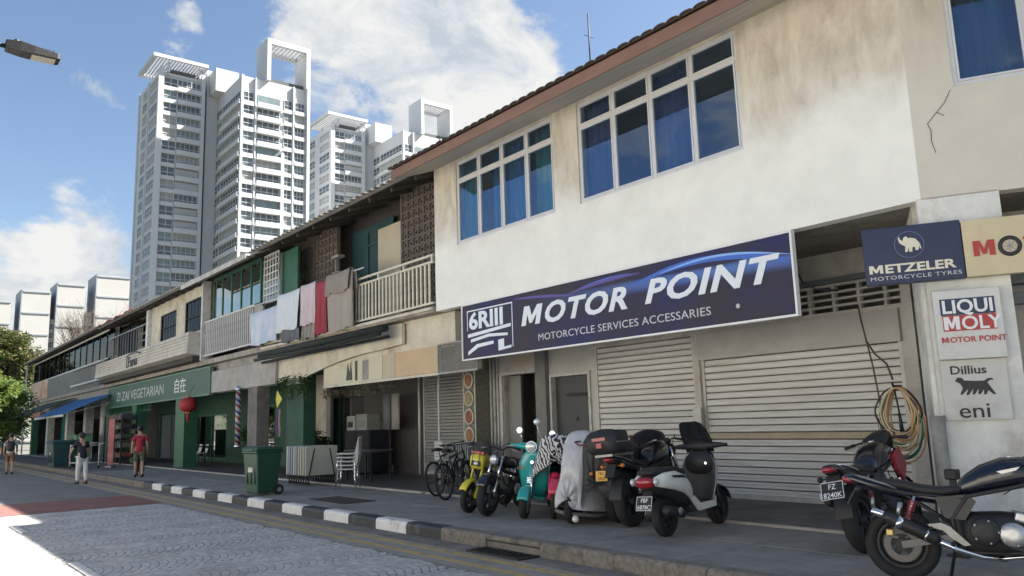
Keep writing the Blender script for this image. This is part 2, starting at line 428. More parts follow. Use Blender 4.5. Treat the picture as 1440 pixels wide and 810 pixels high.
# flat inspection cover in the pavement near the stacked chairs
ic = thing('inspection_cover', 'dark flat inspection cover set in pavement near the stacked tables', 'manhole cover', (-14.6, 7.2, .1735))
MB().box(-.75, .75, -.3, .3, 0, .006).build('lid', mat('cover steel', (.055, .055, .058), .6, .3, var=.3, vscale=12), ic)
MB().box(-.78, .78, -.33, -.305, 0, .008).box(-.78, .78, .305, .33, 0, .008).box(-.78, -.755, -.305, .305, 0, .008).box(.755, .78, -.305, .305, 0, .008).build('rim', M_iron, ic)
# ================================================================== corner shophouse
def wall_mat(name, low, high, z0, z1, stain, smin=.5, smax=.72):
    """plaster: repainted lower band, older weathered coat above z1 with an uneven edge, blotchy stains"""
    m = mat(name, low, .85, var=.08, vscale=2.0, bump=.15, bscale=30)
    t = m.node_tree; b = t.nodes['Principled BSDF']
    src = b.inputs['Base Color'].links[0].from_socket
    tcn = t.nodes.new('ShaderNodeTexCoord'); sp = t.nodes.new('ShaderNodeSeparateXYZ'); t.links.new(tcn.outputs['Object'], sp.inputs[0])
    n = t.nodes.new('ShaderNodeTexNoise'); n.inputs['Scale'].default_value = 1.3; n.inputs['Detail'].default_value = 7; n.inputs['Roughness'].default_value = .6
    t.links.new(tcn.outputs['Object'], n.inputs['Vector'])
    ad = t.nodes.new('ShaderNodeMath'); ad.operation = 'MULTIPLY_ADD'; t.links.new(n.outputs[0], ad.inputs[0]); ad.inputs[1].default_value = 1.6; t.links.new(sp.outputs['Z'], ad.inputs[2])
    r_ = t.nodes.new('ShaderNodeMapRange'); r_.interpolation_type = 'SMOOTHSTEP'; r_.inputs[1].default_value = z0+.8; r_.inputs[2].default_value = z1+.8; t.links.new(ad.outputs[0], r_.inputs[0])
    n2 = t.nodes.new('ShaderNodeTexNoise'); n2.inputs['Scale'].default_value = 3.6; n2.inputs['Detail'].default_value = 9; n2.inputs['Roughness'].default_value = .72; n2.inputs['Distortion'].default_value = .6
    ms_ = t.nodes.new('ShaderNodeMapping'); ms_.inputs['Scale'].default_value = (1.0, 1.0, .30); t.links.new(tcn.outputs['Object'], ms_.inputs[0]); t.links.new(ms_.outputs[0], n2.inputs['Vector'])
    rp = t.nodes.new('ShaderNodeValToRGB'); rp.color_ramp.elements[0].position = smin-.16; rp.color_ramp.elements[1].position = smax
    rp.color_ramp.elements[0].color = (*high, 1); rp.color_ramp.elements[1].color = (*stain, 1); t.links.new(n2.outputs[0], rp.inputs[0])
    mx = t.nodes.new('ShaderNodeMix'); mx.data_type = 'RGBA'; t.links.new(r_.outputs[0], mx.inputs['Factor']); t.links.new(src, mx.inputs['A']); t.links.new(rp.outputs[0], mx.inputs['B'])
    t.links.new(mx.outputs['Result'], b.inputs['Base Color'])
    return m
M_wall = wall_mat('repainted white plaster', (.86, .86, .795), (.66, .605, .50), 4.9, 6.2, (.38, .325, .25))
M_wall2 = wall_mat('old cream plaster', (.66, .62, .53), (.60, .555, .47), 5.2, 6.8, (.40, .34, .27))
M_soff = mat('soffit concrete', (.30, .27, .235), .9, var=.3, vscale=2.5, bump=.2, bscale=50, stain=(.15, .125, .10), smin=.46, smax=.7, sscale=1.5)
M_eave = mat('eave boards', (.50, .46, .40), .8, var=.25, vscale=2, stretch=(.4, 4, 1))
M_fasc = mat('terracotta fascia', (.25, .145, .105), .7, var=.25, vscale=1.5, stain=(.18, .11, .085), smin=.5, smax=.75, sscale=2.2, stretch=(.5, 1, 2))
M_rtile = mat('dark roof tile', (.075, .055, .045), .85, var=.4, vscale=6)
M_alu = mat('window aluminium', (.66, .66, .66), .4, .15, var=.08, vscale=6)
M_glass = glass_mat('window glass', (.86, .92, .96), 2.8, gcol=(.50, .64, .88))
M_in = mat('interior plaster', (.30, .29, .27), .9, var=.2)
M_teal = mat('teal curtain cloth', (.05, .20, .21), .9, var=.3, vscale=3, stretch=(6, 1, .4))
M_blue = mat('blue curtain cloth', (.055, .16, .30), .9, var=.35, vscale=3, stretch=(6, 1, .4))
M_shut = mat('roller shutter steel', (.68, .67, .63), .5, .1, var=.12, vscale=1.2, stretch=(.5, 1, 4), stain=(.42, .39, .34), smin=.5, smax=.78, sscale=1.5, world=True)
M_shutlow = mat('shutter slat ochre', (.50, .43, .29), .6, .1, var=.2, vscale=3)
M_guide = mat('shutter guide', (.55, .54, .50), .5, .2, var=.2, vscale=6)
M_gwall = mat('ground floor plaster', (.58, .555, .50), .85, var=.2, vscale=2, bump=.15, bscale=40, stain=(.27, .24, .205), smin=.5, smax=.74)
M_panel = mat('grey header sheet', (.46, .44, .40), .6, .1, var=.15, vscale=2.5, stain=(.22, .20, .17), smin=.55, smax=.75)
M_dark = mat('dark void', (.012, .013, .014), .9)
M_cable = mat('black cable', (.018, .018, .018), .6)
FA = math.atan2(.4738, .8806)                       # the facade bends by this angle at the corner
FC = Vector((-4.04, 9.3, 0))
MF = Matrix.Translation(FC) @ Matrix.Rotation(FA, 4, 'Z')   # facet frame: x along the wall, -y outward
Fp = lambda u, off=0, z=0: MF @ Vector((u, -off, z))

cb = thing('corner_shophouse', 'white two storey corner shophouse with terracotta eave and roller shutters', 'building', (-9.2, 9.3, .17))
def cpart(mb, name, m, parent=None, **k):
    o = mb.build(name, m, parent or cb, **k)
    if parent is None: o.matrix_parent_inverse = Matrix.Translation((9.2, -9.3, -.17))
    return o
W1 = (-13.5, -10.36, 5.26, 7.08); W2 = (-9.72, -6.35, 5.26, 7.08); W3 = (.47, 3.55, 5.26, 7.08)
cpart(wall_cells(MB(), -14.35, -4.04, 3.965, 7.2, 9.3, 9.5, [W1, W2]), 'upper_wall', M_wall)
cpart(wall_cells(MB(), 0.001, 9.0, 3.965, 7.2, 0, .2, [W3], MF), 'corner_wall', M_wall2)
f_end = Fp(9.0)
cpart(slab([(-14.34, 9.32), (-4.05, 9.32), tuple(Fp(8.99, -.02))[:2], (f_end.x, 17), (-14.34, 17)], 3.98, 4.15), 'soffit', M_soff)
cpart(slab([(-14.30, 9.55), (-4.2, 9.55), tuple(Fp(8.9, -.3))[:2], (f_end.x, 16.9), (-14.3, 16.9)], 7.3, 7.34), 'ceiling', M_in)
cpart(MB().box(-14.35, -14.15, 9.5, 17, 3.965, 7.2), 'party_wall', M_wall2)
cpart(MB().box(-14.35, f_end.x, 16.95, 17.15, .1, 8.4), 'rear_wall', M_wall2)
# eave, mitred at the bend
off = 1.05
def eave_pt(o_, y_): # intersection of Y=9.3-o_ with the facet line offset by o_
    n_ = Vector((math.sin(FA), -math.cos(FA)))
    # (p-FC).n = o_ ; y=9.3-o_
    return ((o_+math.cos(FA)*(-o_))/n_.x*1.0+FC.x if abs(n_.x) > 1e-6 else FC.x, 9.3-o_)
def eave_line(o_):
    a = (-14.42, 9.3-o_); b = eave_pt(o_, 0); c = Fp(9.2, o_)
    return [a, b, (c.x, c.y)]
def strip(l0, z0, l1, z1, l2, z2, l3, z3):
    """closed band swept along the three point eave line"""
    rings = [[Vector((*l0[i], z0)), Vector((*l1[i], z1)), Vector((*l2[i], z2)), Vector((*l3[i], z3))] for i in range(3)]
    return MB().loft(rings, smooth=False)
e0, e1 = eave_line(1.05), eave_line(1.02)
cpart(strip(e0, 6.755, e1, 6.755, e1, 6.95, e0, 6.95), 'fascia', M_fasc)
ein, eout = eave_line(-.05), eave_line(1.019)
cpart(strip(eout, 6.765, ein, 7.14, ein, 7.17, eout, 6.795), 'eave_soffit', M_eave)
# roof: tiled slope from the eave to a ridge, tile edge row
er, et = eave_line(-5.2), eave_line(1.11)
rings = []
cpart(strip(et, 6.953, er, 9.0, er, 9.06, et, 6.985), 'roof', M_rtile)
cpart(slab([er[0], er[1], er[2], (f_end.x, 17.3), (-14.42, 17.3)], 8.6, 9.05), 'roof_back', M_rtile)
tile_me = MB()
tile_me.loft([[Vector((q*.11, y, .022*math.sin(PI*(i/4))+(.0 if y < 0 else .02))) for i, q in enumerate((-1, -.6, 0, .6, 1))]+[Vector((q*.11, y, .022*math.sin(PI*(i/4))-.018)) for i, q in reversed(list(enumerate((-1, -.6, 0, .6, 1))))] for y in (-.03, .3)], smooth=False)
tme = tile_me.mesh('roof_tile'); tme.materials.append(M_rtile)
roof_o = [o for o in COL.objects if o.name == 'roof'][0]
x = -14.3
while x < e0[1][0]:
    link('roof_tile', tme, None, roof_o, (x, 8.19, 6.985), (R(19), 0, 0)); x += .235

def window(parent, x0, x1, z0, z1, y, cols, transom, m_frame, m_glass, curtain=None, M=None, inv=None):
    """frame set in the opening; each light has a sash and a pane"""
    M = M or Matrix.Identity(4)
    fr = MB(); t = .055; d0, d1 = y+.03, y+.10
    fr.box(x0, x1, d0, d1, z0, z0+t, M); fr.box(x0, x1, d0, d1, z1-t, z1, M)
    fr.box(x0, x0+t, d0, d1, z0+t, z1-t, M); fr.box(x1-t, x1, d0, d1, z0+t, z1-t, M)
    w_ = (x1-x0-t)/cols
    for i in range(1, cols): fr.box(x0+t/2+w_*i-t/2, x0+t/2+w_*i+t/2, d0, d1, z0+t, z1-t, M)
    for i in range(cols): fr.box(x0+t+w_*i+.001, x0+w_*(i+1)-.001, d0+.002, d1, transom-t/2, transom+t/2, M)
    wo = fr.build('window', m_frame, parent)
    if inv is not None: wo.matrix_parent_inverse = inv
    for i in range(cols):
        a, b = x0+t+w_*i, x0+w_*(i+1)
        for c, d in ((z0+t, transom-t/2), (transom+t/2, z1-t)):
            s = .028; q = MB()
            q.box(a+.002, b-.002, d0-.012, d0+.03, c+.002, c+s, M); q.box(a+.002, b-.002, d0-.012, d0+.03, d-s, d-.002, M)
            q.box(a+.002, a+s, d0-.012, d0+.03, c+s, d-s, M); q.box(b-s, b-.002, d0-.012, d0+.03, c+s, d-s, M)
            q.build('sash', m_frame, wo)
            MB().box(a+s, b-s, d0+.01, d0+.016, c+s, d-s, M).build('pane', m_glass, wo)
    if curtain:
        for (a, b, c, d, m) in curtain:
            n = max(12, int((b-a)/.022)); rows = []
            for zz in (c, d):
                rows.append([M @ Vector((a+(b-a)*i/n, y+.17+.028*math.sin(i*.9+1.5*math.sin(i*.21))+.012*math.sin(i*2.3), zz)) for i in range(n+1)])
            cu = MB().loft(rows, caps=False, closed=False).build('curtain', m, wo)
            sd = cu.modifiers.new('solid', 'SOLIDIFY'); sd.thickness = .004
    return wo
INV = Matrix.Translation((9.2, -9.3, -.17))
window(cb, *W1, 9.3, 4, 6.64, M_alu, M_glass, [(-13.44, -12.72, 5.3, 6.98, M_teal), (-12.4, -11.2, 5.3, 6.98, M_blue), (-11.05, -10.42, 5.3, 6.98, M_teal)], inv=INV)
window(cb, *W2, 9.3, 4, 6.64, M_alu, M_glass, [(-9.66, -8.95, 5.3, 6.98, mat('navy curtain cloth', (.05, .08, .19), .9, var=.35, vscale=3, stretch=(6, 1, .4))), (-8.1, -7.2, 5.3, 6.98, mat('navy curtain cloth', (.05, .08, .19)))], inv=INV)
window(cb, *W3, 0, 4, 6.64, M_alu, M_glass, [(.55, 1.1, 5.3, 6.9, mat('grey curtain cloth', (.05, .075, .09), .9, var=.3, vscale=3, stretch=(6, 1, .4)))], M=MF, inv=INV)
# cracks and small pipe marks on the corner wall
ck = MB()
for pts in ([(.43, 5.22), (.36, 5.08), (.24, 4.95), (.16, 4.86)], [(.16, 4.86), (.19, 4.77), (.18, 4.64), (.21, 4.5)], [(.27, 4.98), (.34, 4.93)]):
    for (a, b), (c, d) in zip(pts, pts[1:]): ck.bar(Fp(a, .001, b), Fp(c, .001, d), .012, .006)
cpart(ck, 'plaster_crack', mat('crack', (.10, .085, .07), .95))

# ---- ground floor wall, Y = 11.3
Yg = 11.3
holes = [(-14.62, -13.35, .1, 2.62), (-12.95, -11.78, .1, 2.48), (-11.6, -9.08, .1, 2.98), (-8.94, -5.4, .1, 2.53), (-11.6, -5.35, 3.04, 3.5)]
cpart(wall_cells(MB(), -15.2, -5.2, .1, 3.98, Yg, Yg+.2, holes), 'shop_wall', M_gwall)
cpart(MB().box(-5.2, f_end.x, Yg+2.5, Yg+2.7, .1, 3.98), 'shop_wall', M_gwall)
cpart(MB().box(-8.96, -5.38, Yg-.07, Yg-.003, 2.53, 3.0).box(-7.1, -7.08, Yg-.074, Yg-.07, 2.54, 2.99), 'shutter_box', M_panel)
cpart(MB().box(-15.1, -5.3, Yg-.10, Yg-.003, 3.5, 3.58), 'ledge_beam', mat('painted blue grey beam', (.16, .18, .19), .7, var=.2))
# ventilation blocks
vb = MB()
vx = -11.6
vo = cpart(MB().box(-11.6, -5.35, Yg+.02, Yg+.12, 3.04, 3.075).box(-11.6, -5.35, Yg+.02, Yg+.12, 3.25, 3.285).box(-11.6, -5.35, Yg+.02, Yg+.12, 3.465, 3.5), 'vent_grille', M_gwall)
while vx < -5.4:
    for zz in (3.075, 3.285):
        MB().box(vx, vx+.05, Yg+.025, Yg+.115, zz, zz+.175 if zz < 3.2 else zz+.18).build('vent_block', M_gwall, vo)
        MB().box(vx+.05, vx+.40, Yg+.03, Yg+.11, zz+.07, zz+.105).build('vent_block', M_gwall, vo)
    vx += .4
cpart(MB().box(-15.6, -5.3, 12.9, 13.0, .1, 3.97).box(-15.7, -15.6, 11.61, 12.9, .1, 3.97), 'inner_wall', M_in)
def shutter(parent, x0, x1, z0, z1, y, pitch__=.085, ochre=None, m=None, inv=INV):
    gd = MB().box(x0-.001, x0+.055, y-.035, y+.06, z0, z1).box(x1-.055, x1+.001, y-.035, y+.06, z0, z1).box(x0+.055, x1-.055, y-.02, y+.03, z0, z0+.07)
    g = gd.build('roller_shutter', M_guide, parent)
    if inv is not None: g.matrix_parent_inverse = inv
    n = int((z1-z0-.07)/pitch__); p = (z1-z0-.07)/n
    prof = [(.018, p*.0), (-.020, p*.0), (-.030, p*.10), (-.025, p*.36), (-.029, p*.62), (-.022, p*.83), (-.008, p*.875), (.018, p*.875)]
    MB().box(x0+.056, x1-.056, y+.040, y+.055, z0+.07, z1).build('backing', mat('shutter gap shade', (.14, .13, .115), .8, var=.3, vscale=3), g)  # dark backing puts the shade of the slat gaps into the colour
    mb = MB().loft([[Vector((xx, yy, zz)) for yy, zz in prof] for xx in (x0+.056, x1-.056)], smooth=False)
    me = mb.mesh('slat'); me.materials.append(m or M_shut)
    for i in range(n):
        o = link('slat', me, M_shutlow if ochre and i == int(n*ochre) else None, g, (0, y+.015+rs.uniform(-.003, .003), z0+.07+p*i)); o.rotation_euler = (0, 0, rs.uniform(-.0006, .0006))
    return g
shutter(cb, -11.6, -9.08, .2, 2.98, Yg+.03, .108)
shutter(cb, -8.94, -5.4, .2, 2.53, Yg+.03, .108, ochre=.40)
cpart(MB().box(-9.07, -8.95, Yg-.05, Yg-.001, .2, 2.6), 'shutter_post', M_gwall)
cpart(MB().box(-9.10, -8.92, Yg-.13, Yg-.052, 1.35, 1.72), 'switch_box', M_guide, bevel=.01)
# door on the left, service door, pier with dish pictures, pipes
cpart(MB().box(-12.99, -12.93, Yg-.04, Yg+.1, .2, 2.54).box(-11.80, -11.74, Yg-.04, Yg+.1, .2, 2.54).box(-12.93, -11.80, Yg-.04, Yg+.1, 2.48, 2.54), 'door_frame', M_wline)
dr = cpart(MB().box(-12.92, -11.81, Yg+.09, Yg+.13, .2, 2.475), 'service_door', mat('dark grey door', (.045, .05, .052), .5, var=.25, vscale=1.5))
MB().box(-12.3, -12.26, Yg+.07, Yg+.089, 1.55, 1.62).box(-12.55, -11.95, Yg+.06, Yg+.089, 2.05, 2.12).build('door_fitting', M_iron, dr)
cpart(MB().box(-14.72, -14.63, Yg-.06, Yg+.1, .2, 2.68).box(-14.63, -13.36, Yg-.06, Yg+.1, 2.62, 2.68), 'door_frame', M_wline)
cpart(MB().box(-14.60, -14.15, Yg+.11, Yg+.16, .2, 2.6), 'door_leaf', mat('grey painted door', (.25, .25, .24), .6, var=.15))
cpart(MB().box(-13.36, -13.02, Yg-.12, Yg-.001, .2, 3.4), 'pier', mat('grey pier', (.24, .235, .225), .8, var=.25, vscale=3, bump=.2))
cpart(MB().box(-14.2, -13.4, Yg-.012, Yg-.002, 2.78, 3.02), 'name_board', mat('cream board', (.55, .47, .33), .7, var=.2, vscale=4))
for i in range(3):
    cpart(MB().cyl((-15.06+.13*i, Yg-.05, .2), (-15.06+.13*i, Yg-.05, 3.4), .028, n=8), 'drain_pipe', M_wline)
# black stacked chairs seen in the doorway are their own things further down
pm = cpart(MB().box(-15.62, -15.12, 10.85, 11.6, .17, 3.2), 'tile_pier', mat('mosaic pier', (.28, .27, .22), .7, var=.5, vscale=30))
MB().box(-15.62, -15.58, 10.835, 10.849, .3, 2.85).box(-15.16, -15.12, 10.835, 10.849, .3, 2.85).build('pier_trim', mat('pale green trim', (.42, .52, .36), .6), pm)
for i in range(5):
    Mx = Matrix.Translation((-15.37, 10.83, 2.55-.42*i)) @ Matrix.Rotation(R(90), 4, 'X')
    MB().lathe([(.19, 0), (.195, .012), (.15, .014)], 20, Mx).build('dish_picture', mat('dish rim', (.58, .52, .42), .5), pm)
    MB().lathe([(.145, .0141), (.12, .018), (.02, .02)], 16, Mx).build('dish_food', mat('dish food %d' % (i % 3), [(.45, .20, .08), (.42, .34, .16), (.38, .11, .06)][i % 3], .6, var=.6, vscale=25), pm)

# corner pillar that follows the bend, with two signs on it
cpart(MB().box(-.05, .78, .0, .9, .17, 3.98, MF).box(-.09, .2, .3, 1.6, .17, 3.98, MF), 'corner_pillar',
      mat('stained white pillar', (.80, .80, .75), .85, var=.25, vscale=2.2, bump=.2, bscale=40, stain=(.46, .40, .32), smin=.52, smax=.74, sscale=1.6))
cpart(MB().cyl(Fp(-.10, .05, .17), Fp(-.10, .05, 1.50), .075, n=14).cyl(Fp(-.10, .05, .62), Fp(-.10, .05, .70), .088, n=14), 'rain_pipe', mat('grey rain pipe', (.34, .33, .30), .7, var=.3, vscale=4, stain=(.2, .17, .13)))
cpart(wall_cells(MB(), .8, 9, .1, 3.98, 1.3, 1.5, [], MF), 'shop_wall', M_gwall)
cpart(MB().box(.79, 5, .35, .55, 2.95, 3.1, MF).box(.79, 5, .35, .55, 2.72, 2.86, MF), 'louvre_beam', mat('painted blue grey beam', (.16, .18, .19), .7, var=.2))
# loose cables under the soffit
cpart(MB().tube([(-6.35, 9.6, 3.72), (-6.2, 9.6, 3.70), (-6.0, 9.62, 3.66), (-5.92, 9.64, 3.5), (-5.85, 9.66, 3.3), (-5.7, 9.7, 3.2), (-5.5, 9.9, 3.16)], .014, 6)
      .tube([(-6.32, 9.6, 3.38), (-6.15, 9.6, 3.55), (-6.0, 9.62, 3.66)], .009, 5), 'cable', M_cable)
cpart(MB().tube([(-5.92, 11.18, 3.1), (-5.86, 11.1, 2.9), (-5.78, 11.05, 2.55), (-5.7, 11.0, 2.2), (-5.6, 10.9, 1.7), (-5.55, 10.8, 1.3)], .012, 6)
      .tube([(-5.78, 11.05, 2.55), (-5.62, 10.95, 2.35), (-5.4, 10.8, 2.2), (-5.25, 10.62, 1.98)], .014, 6), 'cable', mat('brown cable', (.10, .07, .05), .7))
cpart(MB().cyl((-8.6, 8.6, 6.98), (-8.6, 8.6, 8.1), .012, n=6).cyl((-8.6, 8.5, 7.7), (-8.6, 8.7, 7.7), .006, n=5), 'roof_rod', M_iron)

# ================================================================== signs on the corner shophouse
M_navy = None
def sign_print(name, base, arcs):
    """flat print: dark ground with a blue swoosh"""
    m = mat(name, base, .55, spec=.25)
    t = m.node_tree; b = t.nodes['Principled BSDF']
    tcn = t.nodes.new('ShaderNodeTexCoord')
    wv = t.nodes.new('ShaderNodeTexWave'); wv.wave_type = 'RINGS'; wv.inputs['Scale'].default_value = .32; wv.inputs['Distortion'].default_value = 3.0; wv.inputs['Detail'].default_value = 3
    mp_ = t.nodes.new('ShaderNodeMapping'); mp_.inputs['Location'].default_value = (-2.6, 0, 1.2); mp_.inputs['Scale'].default_value = (.55, 1, 1.6); t.links.new(tcn.outputs['Object'], mp_.inputs[0]); t.links.new(mp_.outputs[0], wv.inputs['Vector'])
    r_ = t.nodes.new('ShaderNodeMapRange'); r_.inputs[1].default_value = .6; r_.inputs[2].default_value = .98; t.links.new(wv.outputs[0], r_.inputs[0])
    sp = t.nodes.new('ShaderNodeSeparateXYZ'); t.links.new(tcn.outputs['Object'], sp.inputs[0])
    r2 = t.nodes.new('ShaderNodeMapRange'); r2.inputs[1].default_value = .02; r2.inputs[2].default_value = .42; t.links.new(sp.outputs['Z'], r2.inputs[0])
    r3 = t.nodes.new('ShaderNodeMapRange'); r3.inputs[1].default_value = -1.5; r3.inputs[2].default_value = 2.5; t.links.new(sp.outputs['X'], r3.inputs[0])
    mu = t.nodes.new('ShaderNodeMath'); mu.operation = 'MULTIPLY'; t.links.new(r_.outputs[0], mu.inputs[0]); t.links.new(r2.outputs[0], mu.inputs[1])
    mu2 = t.nodes.new('ShaderNodeMath'); mu2.operation = 'MULTIPLY'; t.links.new(mu.outputs[0], mu2.inputs[0]); t.links.new(r3.outputs[0], mu2.inputs[1])
    n = t.nodes.new('ShaderNodeTexNoise'); n.inputs['Scale'].default_value = .9; t.links.new(tcn.outputs['Object'], n.inputs['Vector'])
    rp = t.nodes.new('ShaderNodeValToRGB'); rp.color_ramp.elements[0].color = (base[0]*1.25, base[1]*1.1, base[2]*.95, 1); rp.color_ramp.elements[1].color = (base[0]*.8, base[1]*.9, base[2]*1.9, 1)
    rp.color_ramp.elements[0].position = .4; rp.color_ramp.elements[1].position = .7; t.links.new(n.outputs[0], rp.inputs[0])
    mx = t.nodes.new('ShaderNodeMix'); mx.data_type = 'RGBA'; t.links.new(mu2.outputs[0], mx.inputs['Factor']); t.links.new(rp.outputs[0], mx.inputs['A']); mx.inputs['B'].default_value = (.16, .34, .9, 1)
    t.links.new(mx.outputs['Result'], b.inputs['Base Color']); return m
def glyph_m(parent, m, x, z, w_, h, t_, sh=0, y=-.002, ex=.004):
    p_ = [(0, 0), (0, h), (t_*1.2, h), (w_/2, h*.46), (w_-t_*1.2, h), (w_, h), (w_, 0), (w_-t_, 0), (w_-t_, h*.58), (w_/2+t_*.3, h*.10), (w_/2-t_*.3, h*.10), (t_, h*.58), (t_, 0)]
    return MB().prism([(x+u+sh*v, z+v) for u, v in p_], y-ex, y+.001).build('lettering', m, parent)
M_signw = mat('sign white', (.80, .80, .80), .4, var=.06, vscale=5)
M_lett = mat('sign lettering pale blue', (.74, .80, .84), .4)
M_lett2 = mat('sign lettering grey', (.55, .56, .58), .4)
ms = thing('shop_sign', 'long dark MOTOR POINT signboard with white frame above the shutters', 'shop sign', (-9.49, 9.24, 3.38))
W_, H_ = 3.77, .54
MB().box(-W_, W_, -.0, .05, -H_, H_).build('board', sign_print('motor sign print', (.034, .034, .054), None), ms)
MB().box(-W_-.03, W_+.03, -.02, .06, H_, H_+.03).box(-W_-.03, W_+.03, -.02, .06, -H_-.03, -H_).box(-W_-.03, -W_, -.02, .06, -H_, H_).box(W_, W_+.03, -.02, .06, -H_, H_).build('frame', M_signw, ms)
glyph_m(ms, M_lett, -1.88, -.075, .52, .355, .125, .28)
text('OTOR', .50, M_lett, ms, (-1.27, -.002, -.075), offset=.016, shear=.28, sx=1.36, spacing=1.10)
text('POINT', .50, M_lett, ms, (1.16, -.002, -.055), offset=.016, shear=.28, sx=1.44, spacing=1.10)
text('MOTORCYCLE SERVICES ACCESSARIES', .175, M_lett2, ms, (-1.42, -.002, -.385), offset=.0, sx=1.22, spacing=1.05)
MB().lathe([(.035, 0), (.03, .004)], 12, Matrix.Translation((2.88, -.001, -.32)) @ Matrix.Rotation(R(90), 4, 'X')).build('dot', M_lett2, ms)
M_stk = [mat('print blue', (.05, .14, .55), .5), mat('print pale blue', (.25, .45, .85), .5), mat('print violet', (.10, .07, .30), .5)]
def streak(pts, wid, m, yy):
    up_ = [(u, v+w_/2) for (u, v), w_ in zip(pts, wid)]; dn = [(u, v-w_/2) for (u, v), w_ in zip(pts, wid)]
    mb = MB(); n_ = len(pts)
    mb.add([(u, yy, v) for u, v in up_]+[(u, yy, v) for u, v in dn], [(i, i+n_, i+n_+1, i+1) for i in range(n_-1)])
    mb.build('print_streak', m, ms)
arcp = lambda a, b, h, n_=14: [(a[0]+(b[0]-a[0])*i/n_, a[1]+(b[1]-a[1])*i/n_+h*math.sin(PI*i/n_)) for i in range(n_+1)]
tap = lambda w_, n_=14: [w_*math.sin(PI*(i+.25)/(n_+.5))**.7 for i in range(n_+1)]
streak(arcp((.9, .26), (3.72, .20), .20), tap(.09), M_stk[0], -.0012)
streak(arcp((1.5, .36), (3.74, .26), .13), tap(.035), M_stk[1], -.0016)
streak(arcp((2.9, .40), (3.74, .13), .06), tap(.05), M_stk[0], -.0014)
streak(arcp((-.6, .34), (1.1, .44), .04), tap(.06), M_stk[2], -.0012)
streak(arcp((-.3, .40), (.9, .47), .03), tap(.02), M_stk[0], -.0016)
streak(arcp((-2.1, .46), (-.4, .30), .02), tap(.05), M_stk[2], -.0012)
# emblem at the left end: framed block of heavy strokes over a bar
eb = MB().box(-3.62, -2.14, -.004, -.001, .40, .425).box(-3.62, -3.60, -.004, -.001, .02, .40).box(-2.16, -2.14, -.004, -.001, -.42, .40)
eb.prism([(-3.60, -.05), (-2.2, .03), (-2.2, -.03), (-3.60, -.12)], -.004, -.001)
eb.prism([(-3.5, -.16), (-2.9, -.10), (-2.3, -.14), (-2.3, -.19), (-2.9, -.16), (-3.5, -.22)], -.004, -.001)
eb.prism([(-3.6, -.40), (-3.3, -.27), (-2.75, -.25), (-2.75, -.31), (-3.25, -.34), (-3.6, -.47)], -.004, -.001)
eb.prism([(-2.6, -.25), (-2.42, -.24), (-2.42, -.40), (-2.2, -.38), (-2.2, -.43), (-2.6, -.46)], -.004, -.001)
eb.build('emblem', M_lett, ms)
text('6RIII', .46, M_lett, ms, (-3.56, -.002, .045), offset=.014, sx=1.35)

M_mnavy = mat('sign navy', (.015, .027, .08), .4, var=.15, vscale=2)
sg = thing('shop_sign', 'navy METZELER sign with white elephant in a circle under the soffit', 'shop sign', tuple(Fp(-.17, .15, 3.33)), FA)
MB().box(-.50, .51, 0, .12, -.335, .325).build('board', M_mnavy, sg, bevel=.008)
M_cream2 = mat('sign cream lettering', (.72, .68, .55), .5)
glyph_m(sg, M_cream2, -.455, -.205, .145, .096, .034, ex=.003)
text('ETZELER', .135, M_cream2, sg, (-.295, -.002, -.205), offset=.004, sx=1.38)
text('MOTORCYCLE TYRES', .062, M_lett2, sg, (-.455, -.002, -.285), sx=1.42, spacing=1.12)
Mx = Matrix.Translation((-.015, -.001, .10)) @ Matrix.Rotation(R(90), 4, 'X')
MB().torus((-.015, -.002, .10), .15, .004, 'y', 40, 5).build('ring', mat('sign ring blue', (.15, .2, .33), .5), sg)
el = [(-.11, .03), (-.12, .08), (-.105, .1), (-.10, .07), (-.075, .045), (-.06, .085), (-.03, .10), (-.02, .075), (.02, .075), (.06, .06), (.10, .0), (.11, -.06), (.095, -.055), (.09, -.02), (.08, -.07), (.05, -.075), (.045, -.03), (.02, -.035), (.015, -.085), (-.015, -.085), (-.018, -.03), (-.03, -.08), (-.06, -.085), (-.05, -.02), (-.075, .0), (-.09, .01)]
MB().prism([(-.005+u, .10+v) for u, v in el], -.006, -.001).build('elephant_emblem', M_cream2, sg)
sg = thing('shop_sign', 'cream sign with red letters and a wheel for the O beside the navy sign', 'shop sign', tuple(Fp(1.35, .15, 3.32)), FA)
MB().box(-1.0, 1.0, .002, .12, -.32, .315).build('board', mat('sign cream', (.66, .56, .36), .5, var=.12, vscale=2), sg, bevel=.008)
M_sred = mat('sign red', (.42, .045, .04), .45)
glyph_m(sg, M_sred, -.91, -.10, .21, .172, .058)
text('TOR', .24, M_sred, sg, (-.43, -.002, -.10), offset=.005, sx=1.1)
wo = MB().torus((-.56, -.004, -.018), .092, .022, 'y', 24, 6, .3).build('wheel_emblem', mat('print black', (.02, .02, .02), .5), sg)
wh = MB()
for i in range(8): wh.bar((-.56, -.003, -.018), (-.56+.075*math.cos(i*PI/4), -.003, -.018+.075*math.sin(i*PI/4)), .006, .012)
wh.build('spokes', mat('print grey', (.35, .35, .33), .5), wo)
